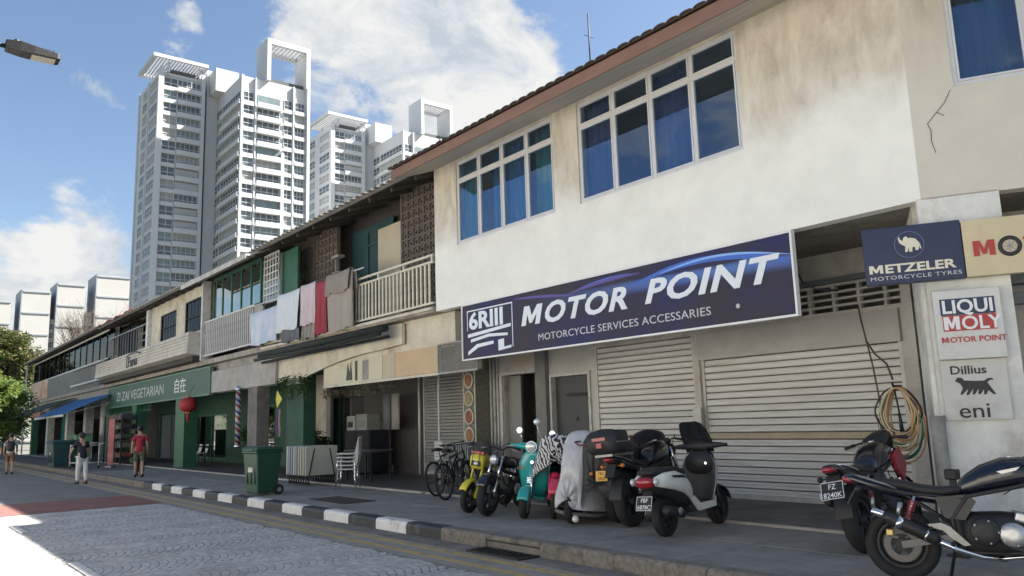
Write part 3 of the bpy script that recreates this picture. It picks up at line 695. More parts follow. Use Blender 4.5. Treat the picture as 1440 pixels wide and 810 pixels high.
# light box and flat sign on the pillar
sg = thing('light_box_sign', 'white square LIQUI MOLY light box mounted on the pillar', 'sign', tuple(Fp(.315, .02, 2.49)), FA)
MB().box(-.33, .33, -.10, .0, -.385, .385).build('box', mat('light box white', (.66, .66, .62), .5, var=.1, vscale=3, stain=(.45, .42, .36), smin=.55, smax=.75), sg, bevel=.012)
MB().box(-.265, .265, -.104, -.1005, .10, .285).build('print_block', mat('print navy', (.02, .04, .09), .5), sg)
MB().box(-.255, .265, -.104, -.1005, -.075, .098).build('print_block', M_sred, sg)
text('LIQUI', .205, M_signw, sg, (0, -.105, .125), align='CENTER', offset=.005, sx=.98)
glyph_m(sg, M_signw, -.245, -.06, .155, .146, .042, y=-.105)
text('OLY', .205, M_signw, sg, (-.075, -.105, -.06), offset=.004, sx=.98)
glyph_m(sg, M_sred, -.285, -.20, .068, .060, .018, y=-.1015, ex=.003)
text('OTOR POINT', .085, M_sred, sg, (-.205, -.1015, -.20), offset=.002, sx=1.05)
sg = thing('sign_board', 'flat white eni board with six-legged black dog under the light box', 'sign', tuple(Fp(.315, .02, 1.77)), FA)
M_pblk = mat('print black', (.02, .02, .02), .5)
MB().box(-.325, .31, -.025, .0, -.325, .33).build('board', mat('board white', (.62, .62, .58), .6, var=.15, vscale=3, stain=(.40, .37, .31), smin=.52, smax=.75), sg)
text('Dillius', .13, M_pblk, sg, (-.24, -.027, .175), offset=.002, sx=1.1)
text('eni', .23, M_pblk, sg, (-.2, -.027, -.30), offset=.001, sx=1.15)
dog = [(-.22, .08), (-.19, .12), (-.15, .115), (-.13, .085), (-.02, .075), (.06, .075), (.10, .10), (.14, .10), (.15, .075), (.12, .08), (.09, .055), (.13, -.02), (.16, -.075), (.135, -.075), (.09, -.03), (.07, -.075), (.045, -.075), (.05, -.02), (.015, -.07), (-.01, -.07), (0, -.01), (-.04, -.07), (-.065, -.07), (-.05, -.01), (-.10, -.075), (-.125, -.075), (-.1, -.01), (-.16, -.07), (-.185, -.07), (-.15, .0), (-.17, .05)]
MB().prism([(u+.02, v+.02) for u, v in dog], -.0285, -.0255).build('dog_emblem', M_pblk, sg)
# ================================================================== the row of shophouses to the left
M_cream = mat('cream paint', (.68, .63, .50), .75, var=.2, vscale=2, stain=(.36, .31, .23), smin=.5, smax=.72, sscale=1.4, bump=.1, bscale=30)
M_rail = mat('cream rail paint', (.70, .65, .50), .6, var=.25, vscale=6, stain=(.30, .25, .18), smin=.55, smax=.75, sscale=4)
M_wrail = mat('white rail paint', (.70, .70, .67), .6, var=.25, vscale=5, stain=(.30, .27, .22), smin=.55, smax=.75, sscale=4)
M_breeze = mat('breeze block', (.20, .175, .145), .9, var=.4, vscale=4, stain=(.10, .085, .07), smin=.48, smax=.7, sscale=2)
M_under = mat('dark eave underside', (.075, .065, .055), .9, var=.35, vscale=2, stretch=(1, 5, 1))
M_corr = mat('weathered corrugated sheet', (.17, .155, .135), .8, var=.4, vscale=2.5, stain=(.09, .075, .06), smin=.5, smax=.72)
M_corrw = mat('pale corrugated awning', (.56, .54, .50), .7, var=.3, vscale=3, stain=(.32, .28, .23), smin=.5, smax=.7)
M_green = mat('dark green paint', (.03, .13, .075), .55, var=.25, vscale=3)
M_green2 = mat('shop green paint', (.032, .14, .07), .5, var=.25, vscale=2, stain=(.025, .09, .06), smin=.5, smax=.75)
M_greend = mat('deep green wall', (.03, .10, .06), .7, var=.3, vscale=3)
M_gglass = glass_mat('green tinted glass', (.50, .65, .60), 2.2)
M_shopglass = glass_mat('shop window glass', (.45, .48, .46), 2.2)
M_teald = mat('dark teal door', (.02, .075, .085), .6, var=.3)
M_ivory = mat('ivory panel', (.52, .46, .33), .7, var=.12, vscale=2)
M_grey = mat('mid grey paint', (.30, .30, .285), .7, var=.2, vscale=3, stain=(.18, .17, .155))
M_lgrey = mat('weathered pale sign', (.40, .385, .35), .7, var=.25, vscale=2.5, stain=(.24, .22, .19), smin=.5, smax=.72)
M_slab = mat('stained slab edge', (.42, .39, .33), .9, var=.3, vscale=3, stain=(.2, .175, .14), smin=.46, smax=.68, sscale=2.2)
M_dkfab = mat('dark awning cloth', (.02, .028, .024), .85, var=.3, vscale=5)
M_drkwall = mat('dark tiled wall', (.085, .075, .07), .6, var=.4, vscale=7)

def bld(name, label, x, y=9.3):
    t = thing(name, label, 'building', (x, y, .17), group=None)
    inv = Matrix.Translation((-x, -y, -.17))
    def part(mb, pname, m, parent=None, **k):
        o = mb.build(pname, m, parent or t, **k)
        if parent is None: o.matrix_parent_inverse = inv
        return o
    return t, part, inv
def roof_slab(part, x0, x1, ye, ze, yr, zr, th=.10, m=M_corr, edge=True):
    r_ = part(MB().loft([[Vector((x, ye, ze)), Vector((x, yr, zr)), Vector((x, yr, zr+th)), Vector((x, ye, ze+th))] for x in (x0, x1)], smooth=False), 'roof', m)
    part(MB().loft([[Vector((x, yr+.01, zr)), Vector((x, yr+5, zr-1.8)), Vector((x, yr+5, zr-1.8+th)), Vector((x, yr+.01, zr+th))] for x in (x0, x1)], smooth=False), 'roof', m)
    # corrugation ends along the eave
    if edge:
        n = int((x1-x0)/.30); g = MB()
        for i in range(n):
            xa = x0+(x1-x0)*i/n; q = (x1-x0)/n
            g.loft([[Vector((xa+q*.12, y, ze+th+.002+dz)), Vector((xa+q*.3, y, ze+th+.045+dz)), Vector((xa+q*.7, y, ze+th+.045+dz)), Vector((xa+q*.88, y, ze+th+.002+dz))] for y, dz in ((ye-.06, -.02), (ye+1.2, 1.2*(zr-ze)/(yr-ye)))], smooth=False)
        o = g.build('roof_ridges', m, r_); o['kind'] = 'stuff'
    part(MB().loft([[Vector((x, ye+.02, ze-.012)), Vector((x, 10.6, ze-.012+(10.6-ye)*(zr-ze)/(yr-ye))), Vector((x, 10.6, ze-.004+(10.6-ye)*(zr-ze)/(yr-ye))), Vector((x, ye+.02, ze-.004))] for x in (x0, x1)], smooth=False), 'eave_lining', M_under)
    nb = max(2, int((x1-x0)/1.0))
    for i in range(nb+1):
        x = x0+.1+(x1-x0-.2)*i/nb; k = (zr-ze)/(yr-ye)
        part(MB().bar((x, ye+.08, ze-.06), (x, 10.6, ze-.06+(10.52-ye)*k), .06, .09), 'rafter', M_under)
    return r_
def railing(part, x0, x1, y, zb, zt, m, step=.13, wbal=.045, tops=(), depth=.03, mid=()):
    rl = MB().box(x0, x1, y-.03, y+.03, zb, zb+.05).box(x0, x1, y-.03, y+.03, zt-.05, zt)
    for z in tops: rl.box(x0, x1, y-.03, y+.03, z-.05, z)
    r_ = part(rl, 'railing', m)
    me = MB().box(-wbal/2, wbal/2, -depth/2, depth/2, zb+.051, zt-.051).mesh('baluster'); me.materials.append(m)
    n = int((x1-x0)/step)
    for i in range(1, n): link('baluster', me, None, r_, (x0+(x1-x0)*i/n, y, 0))
    for z in tops:
        for i in range(int((x1-x0)/1.2)+1):
            MB().box(x0+1.2*i, x0+1.2*i+.05, y-.025, y+.025, zt+.001, z-.051).build('rail_post', m, r_)
    return r_

# ---------------------------------------------------------------- A : brown breeze block balcony
A, pa, inva = bld('shophouse', 'old shophouse with brown breeze-block screens and cream balcony railing beside white corner', -19.3)
roof_slab(pa, -24.2, -14.43, 8.85, 7.0, 14.3, 9.0)
pa(MB().box(-24.2, -14.38, 9.25, 12.2, 3.95, 4.09), 'balcony_slab', M_slab)
pa(MB().box(-24.2, -14.38, 9.19, 9.249, 4.0, 4.06), 'slab_lip', M_cream)
YA = 10.2
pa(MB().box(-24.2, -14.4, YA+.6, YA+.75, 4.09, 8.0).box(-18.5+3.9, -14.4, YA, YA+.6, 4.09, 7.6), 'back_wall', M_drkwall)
def breeze_mesh(s=.2):
    mb = MB(); t = .022; h = s/2-.004
    mb.box(-h, h, -.05, .05, -h, -h+t).box(-h, h, -.05, .05, h-t, h).box(-h, -h+t, -.05, .05, -h+t, h-t).box(h-t, h, -.05, .05, -h+t, h-t)
    mb.bar((-h+t, 0, 0), (0, 0, h-t), .05, .02, (0, 1, 0)).bar((0, 0, h-t), (h-t, 0, 0), .05, .02, (0, 1, 0)).bar((h-t, 0, 0), (0, 0, -h+t), .05, .02, (0, 1, 0)).bar((0, 0, -h+t), (-h+t, 0, 0), .05, .02, (0, 1, 0))
    return mb.mesh('breeze_block')
bme = breeze_mesh(.24); bme.materials.append(M_breeze)
for nm, xa, xb in (('breeze_screen', -17.2, -14.62), ('breeze_screen', -24.0, -20.95)):
    sc = pa(MB().box(xa-.05, xa, YA-.06, YA+.06, 4.09, 7.7), nm, M_breeze)
    MB().box(xb, xb+.05, YA-.06, YA+.06, 4.09, 7.7).build('screen_post', M_breeze, sc)
    nx_ = int((xb-xa)/.24); w_ = (xb-xa)/nx_
    for i in range(nx_):
        for j in range(14):
            z = 4.25+.12+j*.24
            if z > 7.6: continue
            o = link('breeze_block', bme, None, sc, (xa+w_*(i+.5), YA, z)); o.scale = (w_/.24, 1, 1)
pa(MB().box(-18.5, -17.25, YA-.02, YA+.03, 4.1, 6.75), 'ivory_panel', M_ivory)
pa(MB().box(-20.9, -18.5, YA+.45, YA+.5, 4.1, 7.2), 'balcony_door', M_teald)
pa(MB().box(-19.9, -19.86, YA+.40, YA+.449, 4.1, 7.0).box(-20.0, -19.0, YA+.40, YA+.449, 6.6, 6.64), 'door_bars', mat('door bar', (.03, .1, .11), .5))
ra = railing(pa, -24.1, -14.42, 9.3, 4.14, 5.10, M_rail, step=.17, wbal=.06, tops=(5.25,))
pa(MB().box(-20.85, -20.4, YA-.25, YA-.05, 6.35, 6.42).box(-20.8, -20.76, YA-.15, YA-.05, 5.1, 6.35).box(-20.8, -20.4, YA-.25, YA-.05, 5.9, 5.94), 'wall_shelf', M_grey)
# party wall between the white corner house and A
pa(MB().box(-14.42, -14.36, 9.5, 12.0, 4.1, 7.4), 'party_wall', M_wall2)
# ground floor: beam, arched spandrel, strip of sign panels, mesh grille, folded canopy
pa(MB().box(-24.2, -14.0, 9.55, 9.75, 3.2, 3.948), 'beam', M_cream)
arc = [(-24.2, 3.9), (-24.2, 2.93)]+[(-21.6+4.4*i/10, 2.95+.42*math.sin(i/10*PI/2)) for i in range(11)]+[(-16.0, 3.42), (-16.0, 3.9)]
pa(MB().prism(arc, 9.42, 9.5), 'arched_spandrel', M_cream)
M_strip = mat('old sign panel', (.58, .54, .38), .5, var=.12, vscale=2, stain=(.38, .32, .2), smin=.55, smax=.76)
stp = pa(MB().box(-20.4, -14.55, 9.515, 9.545, 2.62, 2.68).box(-14.6, -14.55, 9.515, 9.545, 2.68, 3.27), 'sign_strip', M_cream)
for a, b, m in ((-20.35, -18.7, M_strip), (-18.68, -18.0, M_strip), (-17.98, -17.1, M_strip), (-17.08, -16.5, M_ivory), (-16.48, -14.61, mat('faded orange panel', (.56, .40, .22), .5, var=.15, vscale=2))):
    MB().box(a, b, 9.51, 9.545, 2.685, 3.26).build('sign_panel', m, stp)
MB().prism([(-19.0, 2.75), (-18.9, 3.2), (-18.82, 2.9), (-18.74, 3.2), (-18.66, 2.75)], 9.500, 9.509).build('sign_mark', M_pblk, stp)
MB().box(-18.5, -18.38, 9.5, 9.509, 2.72, 3.22).build('sign_mark', M_pblk, stp)
MB().box(-18.1, -17.8, 9.5, 9.509, 2.72, 3.2).build('sign_mark', M_grey, stp)
gr_ = pa(MB().box(-14.58, -14.54, 9.45, 9.5, 2.66, 3.27).box(-14.54, -13.1, 9.45, 9.5, 2.62, 2.66).box(-14.54, -13.1, 9.45, 9.5, 3.25, 3.28), 'mesh_grille', M_lgrey)
gm = MB()
for i in range(22):
    x = -14.9+i*.09
    for s_ in (1, -1):
        a = [x, 2.66]; b = [x+s_*.59, 3.25]
        lo, hi = -14.54, -13.1
        pts = [(a[0], a[1]), (b[0], b[1])]
        if max(a[0], b[0]) < lo or min(a[0], b[0]) > hi: continue
        def cl(p, q):
            t0, t1 = 0, 1
            dx = q[0]-p[0]
            for lim, sg_ in ((lo, 1), (hi, -1)):
                v0 = sg_*(p[0]-lim); dv = sg_*dx
                if abs(dv) < 1e-9: continue
                t = -v0/dv
                if dv > 0: t0 = max(t0, t)
                else: t1 = min(t1, t)
            return t0, t1
        t0, t1 = cl(a, b)
        if t1-t0 < .05: continue
        gm.bar((a[0]+(b[0]-a[0])*t0, 9.475, a[1]+(b[1]-a[1])*t0), (a[0]+(b[0]-a[0])*t1, 9.475, a[1]+(b[1]-a[1])*t1), .014, .014)
o = gm.build('mesh_wire', M_lgrey, gr_); o['kind'] = 'stuff'
pa(MB().box(-14.5, -13.1, 9.56, 9.6, 2.66, 3.25), 'grille_backing', mat('grille back', (.26, .25, .2), .8, var=.3))
cnp = pa(MB().tube([(-24.0, 9.1, 3.80), (-16.2, 9.1, 3.80)], .09, 10), 'folded_canopy', M_dkfab)
MB().tube([(-24.0, 8.95, 3.66), (-20, 8.93, 3.62), (-16.2, 8.95, 3.66)], .05, 8).tube([(-24.0, 9.18, 3.58), (-16.2, 9.18, 3.60)], .04, 8).build('canopy_roll', M_dkfab, cnp)
for x in (-23, -20.4, -17.6): MB().bar((x, 9.4, 3.9), (x, 8.95, 3.62), .03).build('canopy_arm', M_lgrey, cnp)
# shop front of A
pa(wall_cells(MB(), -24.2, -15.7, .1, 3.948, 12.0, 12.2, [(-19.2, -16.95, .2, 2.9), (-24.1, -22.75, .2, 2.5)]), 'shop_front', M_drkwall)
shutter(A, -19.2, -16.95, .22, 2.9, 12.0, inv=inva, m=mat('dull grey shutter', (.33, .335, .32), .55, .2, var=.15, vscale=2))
pa(MB().cyl((-19.3, 11.9, .2), (-19.3, 11.9, 3.4), .035, n=8), 'drain_pipe', M_wrail)
pa(MB().box(-22.9, -20.9, 11.9, 11.98, .2, .42), 'sill', M_lgrey)
ps = pa(MB().box(-22.7, -21.05, 11.93, 11.985, .45, 1.7), 'poster_panel', mat('pink poster print', (.45, .17, .21), .5, var=.6, vscale=3, col2=(.55, .45, .42)))
pa(MB().box(-25.4, -24.5, 11.6, 11.72, .2, 3.3), 'pier', M_cream)
pa(MB().box(-24.4, -24.1, 11.5, 11.6, .2, 3.3), 'pier', M_grey)
pa(MB().box(-22.95, -21.75, 9.55, 9.9, .2, 3.2), 'green_pier', M_greend)
# ---------------------------------------------------------------- B : green glazed balcony
B, pb, invb = bld('shophouse', 'shophouse with green framed balcony glazing, white railing and pale corrugated awning', -27.2)
roof_slab(pb, -30.25, -24.22, 9.1, 7.12, 14.3, 9.0)
aw = pb(MB().loft([[Vector((x, 8.55, 6.82)), Vector((x, 9.25, 7.12)), Vector((x, 9.25, 7.15)), Vector((x, 8.55, 6.85))] for x in (-30.4, -23.7)], smooth=False), 'awning', M_corrw)
MB().box(-30.4, -23.7, 8.47, 8.495, 6.74, 6.90).build('valance', M_corrw, aw)
g = MB(); n = 44
for i in range(n):
    xa = -30.4+6.7*i/n; q = 6.7/n
    g.loft([[Vector((xa+q*.1, y, z)), Vector((xa+q*.3, y, z+.035)), Vector((xa+q*.7, y, z+.035)), Vector((xa+q*.9, y, z))] for y, z in ((8.50, 6.832), (9.25, 7.152))], smooth=False)
o = g.build('awning_ridges', M_corrw, aw); o['kind'] = 'stuff'
pb(MB().box(-30.2, -24.22, 9.25, 12.2, 3.95, 4.12), 'balcony_slab', M_slab)
pb(MB().box(-30.25, -30.1, 9.2, 9.5, 4.12, 7.1), 'white_post', M_wrail)
pb(MB().box(-24.5, -24.3, 9.9, 10.1, 4.12, 7.2), 'white_post', M_wrail)
railing(pb, -30.05, -25.05, 9.3, 4.26, 5.55, M_wrail, step=.19, wbal=.06)
pb(MB().box(-25.04, -24.25, 9.27, 9.33, 4.2, 5.5), 'parapet_panel', M_lgrey)
gf = pb(MB().box(-29.6, -24.9, 9.42, 9.5, 5.52, 5.62).box(-29.6, -24.9, 9.42, 9.5, 6.98, 7.1), 'balcony_glazing', M_green)
for i in range(5):
    xa = -29.6+.94*i
    MB().box(xa, xa+.08, 9.43, 9.49, 5.62, 6.98).build('mullion', M_green, gf)
    MB().box(xa+.08, xa+.94, 9.455, 9.462, 5.62, 6.98).build('pane', M_gglass, gf)
    if i in (1, 3, 4): 
        rows = [[Vector((xa+.2+.6*k/14, 9.62+.025*math.sin(k*1.3), z)) for k in range(15)] for z in (5.6, 6.8)]
        c_ = MB().loft(rows, caps=False, closed=False).build('curtain', mat('pale curtain', (.50, .56, .55), .9, var=.2), gf); sd = c_.modifiers.new('s', 'SOLIDIFY'); sd.thickness = .005
MB().box(-24.98, -24.9, 9.43, 9.49, 5.62, 6.98).build('mullion', M_green, gf)
gw = pb(MB().box(-24.7, -23.5, 9.44, 9.48, 5.5, 5.55).box(-24.7, -23.5, 9.44, 9.48, 7.02, 7.07), 'grid_window', M_wrail)
for i in range(6): MB().box(-24.7+.232*i, -24.66+.232*i, 9.445, 9.475, 5.55, 7.02).build('grid_bar', M_wrail, gw)
for j in range(6): MB().box(-24.7, -23.5, 9.43, 9.444, 5.75+.22*j, 5.785+.22*j).build('grid_bar', M_wrail, gw)
MB().box(-24.7, -23.5, 9.5, 9.505, 5.55, 7.02).build('pane', M_gglass, gw)
pb(MB().box(-23.45, -22.4, 9.6, 9.66, 4.2, 7.0), 'green_panel', M_green)
pb(MB().box(-30.2, -23.0, 10.6, 10.75, 4.12, 7.8), 'back_wall', M_drkwall)
# ground floor of B
pb(MB().box(-30.2, -24.22, 9.55, 9.75, 2.9, 3.948), 'beam', M_lgrey)
sb = pb(MB().box(-29.2, -23.3, 9.32, 9.42, 2.9, 3.66), 'blank_sign', M_lgrey, bevel=.01)
pb(MB().box(-25.75, -24.95, 9.4, 9.8, .2, 2.95), 'column', mat('rough grey column', (.22, .21, .195), .9, var=.35, vscale=4, stain=(.13, .12, .105)))
pb(wall_cells(MB(), -34.0, -24.3, .1, 3.948, 12.0, 12.2, [(-32.3, -29.6, .75, 2.5)]), 'shop_front', M_greend)
wn = pb(MB().box(-32.3, -29.6, 12.02, 12.08, .75, .83).box(-32.3, -29.6, 12.02, 12.08, 2.42, 2.5).box(-31.0, -30.92, 12.02, 12.08, .83, 2.42), 'shop_window', M_green2)
MB().box(-32.3, -31.0, 12.04, 12.047, .83, 2.42).build('pane', M_shopglass, wn); MB().box(-30.92, -29.6, 12.04, 12.047, .83, 2.42).build('pane', M_shopglass, wn)
pb(MB().box(-29.5, -28.1, 11.8, 11.95, .2, 3.0), 'green_pier', M_greend)
pb(MB().box(-28.05, -26.8, 11.85, 11.95, .2, 2.6), 'grey_board', mat('brown grey board', (.10, .09, .085), .7, var=.2))
pb(MB().cyl((-26.4, 11.8, .2), (-26.4, 11.8, 3.0), .07, n=8).cyl((-26.1, 11.8, .2), (-26.1, 11.8, 3.0), .05, n=8), 'drain_pipe', M_wrail)
# ---------------------------------------------------------------- C : cream parapet, restaurant below
Cc, pc, invc = bld('shophouse', 'cream shophouse with slanted white parapet above the green restaurant sign', -38)
roof_slab(pc, -46.5, -30.27, 8.85, 7.02, 14.3, 9.0)
pc(wall_cells(MB(), -38.4, -30.27, 4.1, 7.15, 9.5, 9.7, [(-36.9, -34.5, 5.4, 6.62), (-33.3, -30.5, 5.4, 6.72)]), 'upper_wall', M_cream)
M_dgl = glass_mat('dark window glass', (.45, .48, .48), .35)
for (a, b, t_) in ((-36.9, -34.5, 6.62), (-33.3, -30.5, 6.72)):
    wn = pc(MB().box(a, b, 9.53, 9.58, 5.4, 5.45).box(a, b, 9.53, 9.58, t_-.05, t_).box(a, a+.05, 9.53, 9.58, 5.45, t_-.05).box(b-.05, b, 9.53, 9.58, 5.45, t_-.05), 'window', M_iron)
    MB().box(a+.05, b-.05, 9.56, 9.565, 5.45, t_-.05).build('pane', M_dgl, wn)
    n = 6
    for i in range(1, n): MB().box(a+(b-a)*i/n-.015, a+(b-a)*i/n+.015, 9.515, 9.529, 5.45, t_-.05).build('window_bar', M_iron, wn)
    MB().box(a+.02, b-.02, 9.50, 9.514, 6.0, 6.03).build('window_bar', M_iron, wn)
pc(MB().box(-46.4, -30.3, 10.9, 11.0, 4.1, 7.6).box(-46.4, -46.3, 9.6, 10.9, 4.1, 7.2), 'back_wall', M_drkwall)
pc(MB().box(-46.4, -30.27, 9.3, 12.2, 3.96, 4.1), 'floor_slab', M_slab)
M_para = mat('whitewashed parapet', (.60, .57, .50), .8, var=.2, vscale=2.5, stain=(.34, .30, .24), smin=.5, smax=.72, sscale=1.5)
pp = pc(MB().loft([[Vector((x, 8.75, z0)), Vector((x, 9.28, z0-.1)), Vector((x, 9.28, z1)), Vector((x, 8.8, z1-.02))] for x, z0, z1 in ((-46.2, 4.42, 5.15), (-30.3, 4.42, 5.22))], smooth=False), 'slanted_parapet', M_para)
for k in range(5): MB().loft([[Vector((x, 8.745, z)), Vector((x, 8.77, z)), Vector((x, 8.77, z+.012)), Vector((x, 8.745, z+.012))] for x, z in ((-46.19, 4.55+.12*k), (-30.31, 4.55+.125*k))], smooth=False).build('board_line', M_slab, pp)
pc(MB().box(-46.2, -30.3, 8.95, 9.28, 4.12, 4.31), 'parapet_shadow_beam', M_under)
# old black logo on the parapet
lg = MB()
for a, b in (((-39.4, 4.52), (-39.4, 5.0)), ((-39.4, 5.0), (-38.9, 5.08)), ((-39.4, 4.5), (-38.9, 4.55)), ((-38.9, 5.08), (-37.9, 5.12)), ((-37.9, 5.12), (-37.0, 4.98))): lg.bar((a[0], 8.742, a[1]), (b[0], 8.742, b[1]), .06, .01, (0, 1, 0))
lg.build('logo_stroke', M_pblk, pp)
text('Fana', .62, M_pblk, pp, (-39.2, 8.742, 4.52), sx=1.5, offset=.012)
pc(MB().box(-38.75, -38.4, 9.35, 9.7, 4.1, 7.1), 'white_post', M_wrail)
rl = railing(pc, -46.2, -38.8, 9.35, 5.2, 6.5, mat('dark rail', (.30, .30, .29), .6, var=.2), step=.5, wbal=.03)
sh = pc(MB().box(-41.6, -41.55, 9.7, 9.9, 4.2, 6.6).box(-40.0, -39.95, 9.7, 9.9, 4.2, 6.6), 'shelf_rack', M_lgrey)
for i in range(5): MB().box(-41.55, -40.0, 9.72, 9.88, 4.9+.34*i, 4.94+.34*i).build('shelf', M_lgrey, sh)
M_dcurt = mat('dark blue hanging', (.018, .03, .045), .85, var=.4, vscale=3, stretch=(5, 1, .4))
for (a, b) in ((-46.0, -43.5), (-43.3, -41.8)):
    c_ = pc(MB().loft([[Vector((a+(b-a)*k/26, 9.75+.05*math.sin(k*1.1), z)) for k in range(27)] for z in (4.3, 6.9)], caps=False, closed=False), 'hanging_cloth', M_dcurt); sd = c_.modifiers.new('s', 'SOLIDIFY'); sd.thickness = .006
# restaurant front
pc(MB().box(-46.3, -30.27, 9.55, 9.75, 2.9, 3.95), 'beam', M_greend)
for xa, xb in ((-33.6, -32.4), (-40.6, -39.8), (-46.2, -45.4)):
    pc(MB().box(xa, xb, 9.35, 9.75 if xb > -31 else 9.85, .2, 2.95), 'column', M_green2)
pc(wall_cells(MB(), -46.3, -34.01, .1, 3.95, 12.0, 12.2, [(-39.5, -35.4, .3, 2.3), (-45.8, -42.0, .2, 2.5)]), 'shop_front', M_greend)
wn = pc(MB().box(-39.5, -35.4, 12.02, 12.08, .3, .38).box(-39.5, -35.4, 12.02, 12.08, 2.22, 2.3).box(-37.5, -37.42, 12.02, 12.08, .38, 2.22), 'shop_window', M_green2)
MB().box(-39.5, -37.5, 12.04, 12.047, .38, 2.22).build('pane', M_shopglass, wn); MB().box(-37.42, -35.4, 12.04, 12.047, .38, 2.22).build('pane', M_shopglass, wn)
pc(MB().box(-45.8, -44.0, 12.05, 12.1, .2, 2.45), 'door_leaf', mat('blue grey door', (.10, .13, .16), .5, var=.2))
pc(MB().box(-43.9, -42.05, 12.05, 12.1, .2, 2.45), 'door_leaf', mat('dark blue cooler', (.02, .035, .06), .4, var=.3))
gl_ = pc(MB().box(-45.5, -38.3, 9.6, 9.64, 2.55, 2.6).box(-45.5, -38.3, 9.6, 9.64, 2.86, 2.9), 'top_grille', M_greend)
for i in range(40): MB().box(-45.4+.18*i, -45.37+.18*i, 9.605, 9.635, 2.6, 2.86).build('grille_bar', M_green, gl_)
# ---------------------------------------------------------------- D : dark glazed upper floor
D, pd, invd = bld('shophouse', 'far shophouse with dark curtained upper floor and grey cladding above blue awning', -59)
roof_slab(pd, -73.2, -46.52, 8.85, 7.1, 14.3, 9.1)
pd(MB().box(-72.4, -46.5, 9.3, 12.2, 3.96, 4.15), 'floor_slab', M_slab)
pd(MB().box(-72.4, -46.5, 10.9, 11.0, 4.1, 7.7).box(-72.4, -72.2, 9.5, 16, .1, 7.7), 'back_wall', M_drkwall)
xa = -72.2
M_dc2 = mat('dark grey hanging', (.035, .04, .05), .85, var=.4, vscale=3, stretch=(5, 1, .4))
M_dc3 = mat('brown blind', (.10, .085, .065), .85, var=.4, vscale=3, stretch=(5, 1, .4))
fr = pd(MB().box(-72.3, -46.6, 9.4, 9.46, 5.5, 5.58).box(-72.3, -46.6, 9.4, 9.46, 7.0, 7.1), 'upper_glazing', M_wrail)
i = 0
while xa < -46.8:
    MB().box(xa, xa+.07, 9.4, 9.46, 5.58, 7.0).build('mullion', M_iron, fr)
    m_ = [M_dcurt, M_dc2, M_dcurt, M_dc3 if xa < -66 else M_dc2][i % 4]
    if i == 14: m_ = mat('pale blind', (.42, .44, .43), .8)
    c_ = MB().loft([[Vector((xa+.1+1.6*k/16, 9.62+.04*math.sin(k*1.2), z)) for k in range(17)] for z in (5.5, 7.1)], caps=False, closed=False).build('hanging_cloth', m_, fr); sd = c_.modifiers.new('s', 'SOLIDIFY'); sd.thickness = .006
    MB().box(xa+.07, xa+1.79, 9.43, 9.436, 5.58, 7.0).build('pane', M_dgl, fr)
    xa += 1.8; i += 1
cl_ = pd(MB().box(-72.4, -46.55, 9.33, 9.36, 4.15, 5.48), 'cladding', mat('grey cladding', (.23, .235, .22), .7, var=.25, vscale=2))
for i in range(64):
    xa = -64.6+i*.28
    MB().box(xa, xa+.20, 9.30, 9.329, 4.18, 5.45).build('cladding_panel', mat('grey cladding', (.23, .235, .22)), cl_)
MB().box(-72.4, -64.7, 9.28, 9.329, 4.18, 5.5).build('banner', mat('banner print', (.60, .55, .47), .7, var=.3, vscale=.7, col2=(.52, .22, .08)), cl_)
pd(MB().box(-55, -46.6, 9.1, 9.28, 5.38, 5.46).box(-55, -46.6, 9.1, 9.14, 4.4, 4.5), 'outer_rail', M_wrail)
pd(MB().box(-73.1, -73.0, 8.95, 9.05, .2, 7.1), 'white_post', M_wrail)
pd(MB().box(-72.3, -46.5, 9.5, 9.7, 3.2, 3.955), 'beam', M_lgrey)
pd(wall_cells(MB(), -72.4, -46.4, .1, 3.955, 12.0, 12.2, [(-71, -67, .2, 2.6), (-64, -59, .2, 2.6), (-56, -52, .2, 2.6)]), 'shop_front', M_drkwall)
for xa, m in ((-47.4, M_wrail), (-51.8, M_wrail), (-57.4, M_wrail), (-64.6, M_wrail), (-71.6, M_green2)):
    pd(MB().box(xa, xa+.7, 9.35, 9.75, .2, 3.3), 'column', m)
pd(MB().box(-70.9, -66, 11.3, 11.4, .2, 3.0), 'turquoise_front', mat('turquoise front', (.05, .30, .26), .6, var=.25))
pd(MB().box(-72.0, -66, 9.1, 9.3, 2.9, 3.3), 'fascia_board', mat('orange board', (.55, .25, .10), .6, var=.3, vscale=1))
for part_, xa_, xb_ in ((pa, -24.2, -14.6), (pb, -30.2, -24.22), (pc, -46.4, -30.22), (pd, -72.2, -46.42)):
    part_(MB().box(xa_, xb_, 15.0, 15.2, .1, 3.9), 'rear_wall', M_in)
    part_(MB().box(xa_+.02, xa_+.2, 12.2, 15.0, .1, 3.9), 'party_wall', M_in)
# awnings are fixed to the shop fronts
def awning(part, x0, x1, y0, z0, y1, z1, m, mv, n=12):
    a = part(MB().loft([[Vector((x, y0, z0)), Vector((x, y1, z1)), Vector((x, y1, z1+.03)), Vector((x, y0, z0+.03))] for x in (x0, x1)], smooth=False), 'awning', m)
    MB().box(x0, x1, y1-.02, y1, z1-.10, z1-.002).build('valance', mv, a)
    for x in (x0+.05, x1-.05): MB().bar((x, y0, z0-.4), (x, y1, z1-.02), .03).build('awning_arm', M_lgrey, a)
    return a
M_blueaw = mat('blue awning cloth', (.03, .16, .40), .8, var=.2, vscale=2, stretch=(4, 1, 1))
awning(pd, -54.0, -44.8, 9.3, 3.55, 7.2, 2.58, M_blueaw, M_wrail)
awning(pd, -65, -54.5, 9.3, 3.75, 7.0, 2.78, mat('dark green awning cloth', (.02, .05, .035), .8, var=.3, vscale=2), M_dkfab)
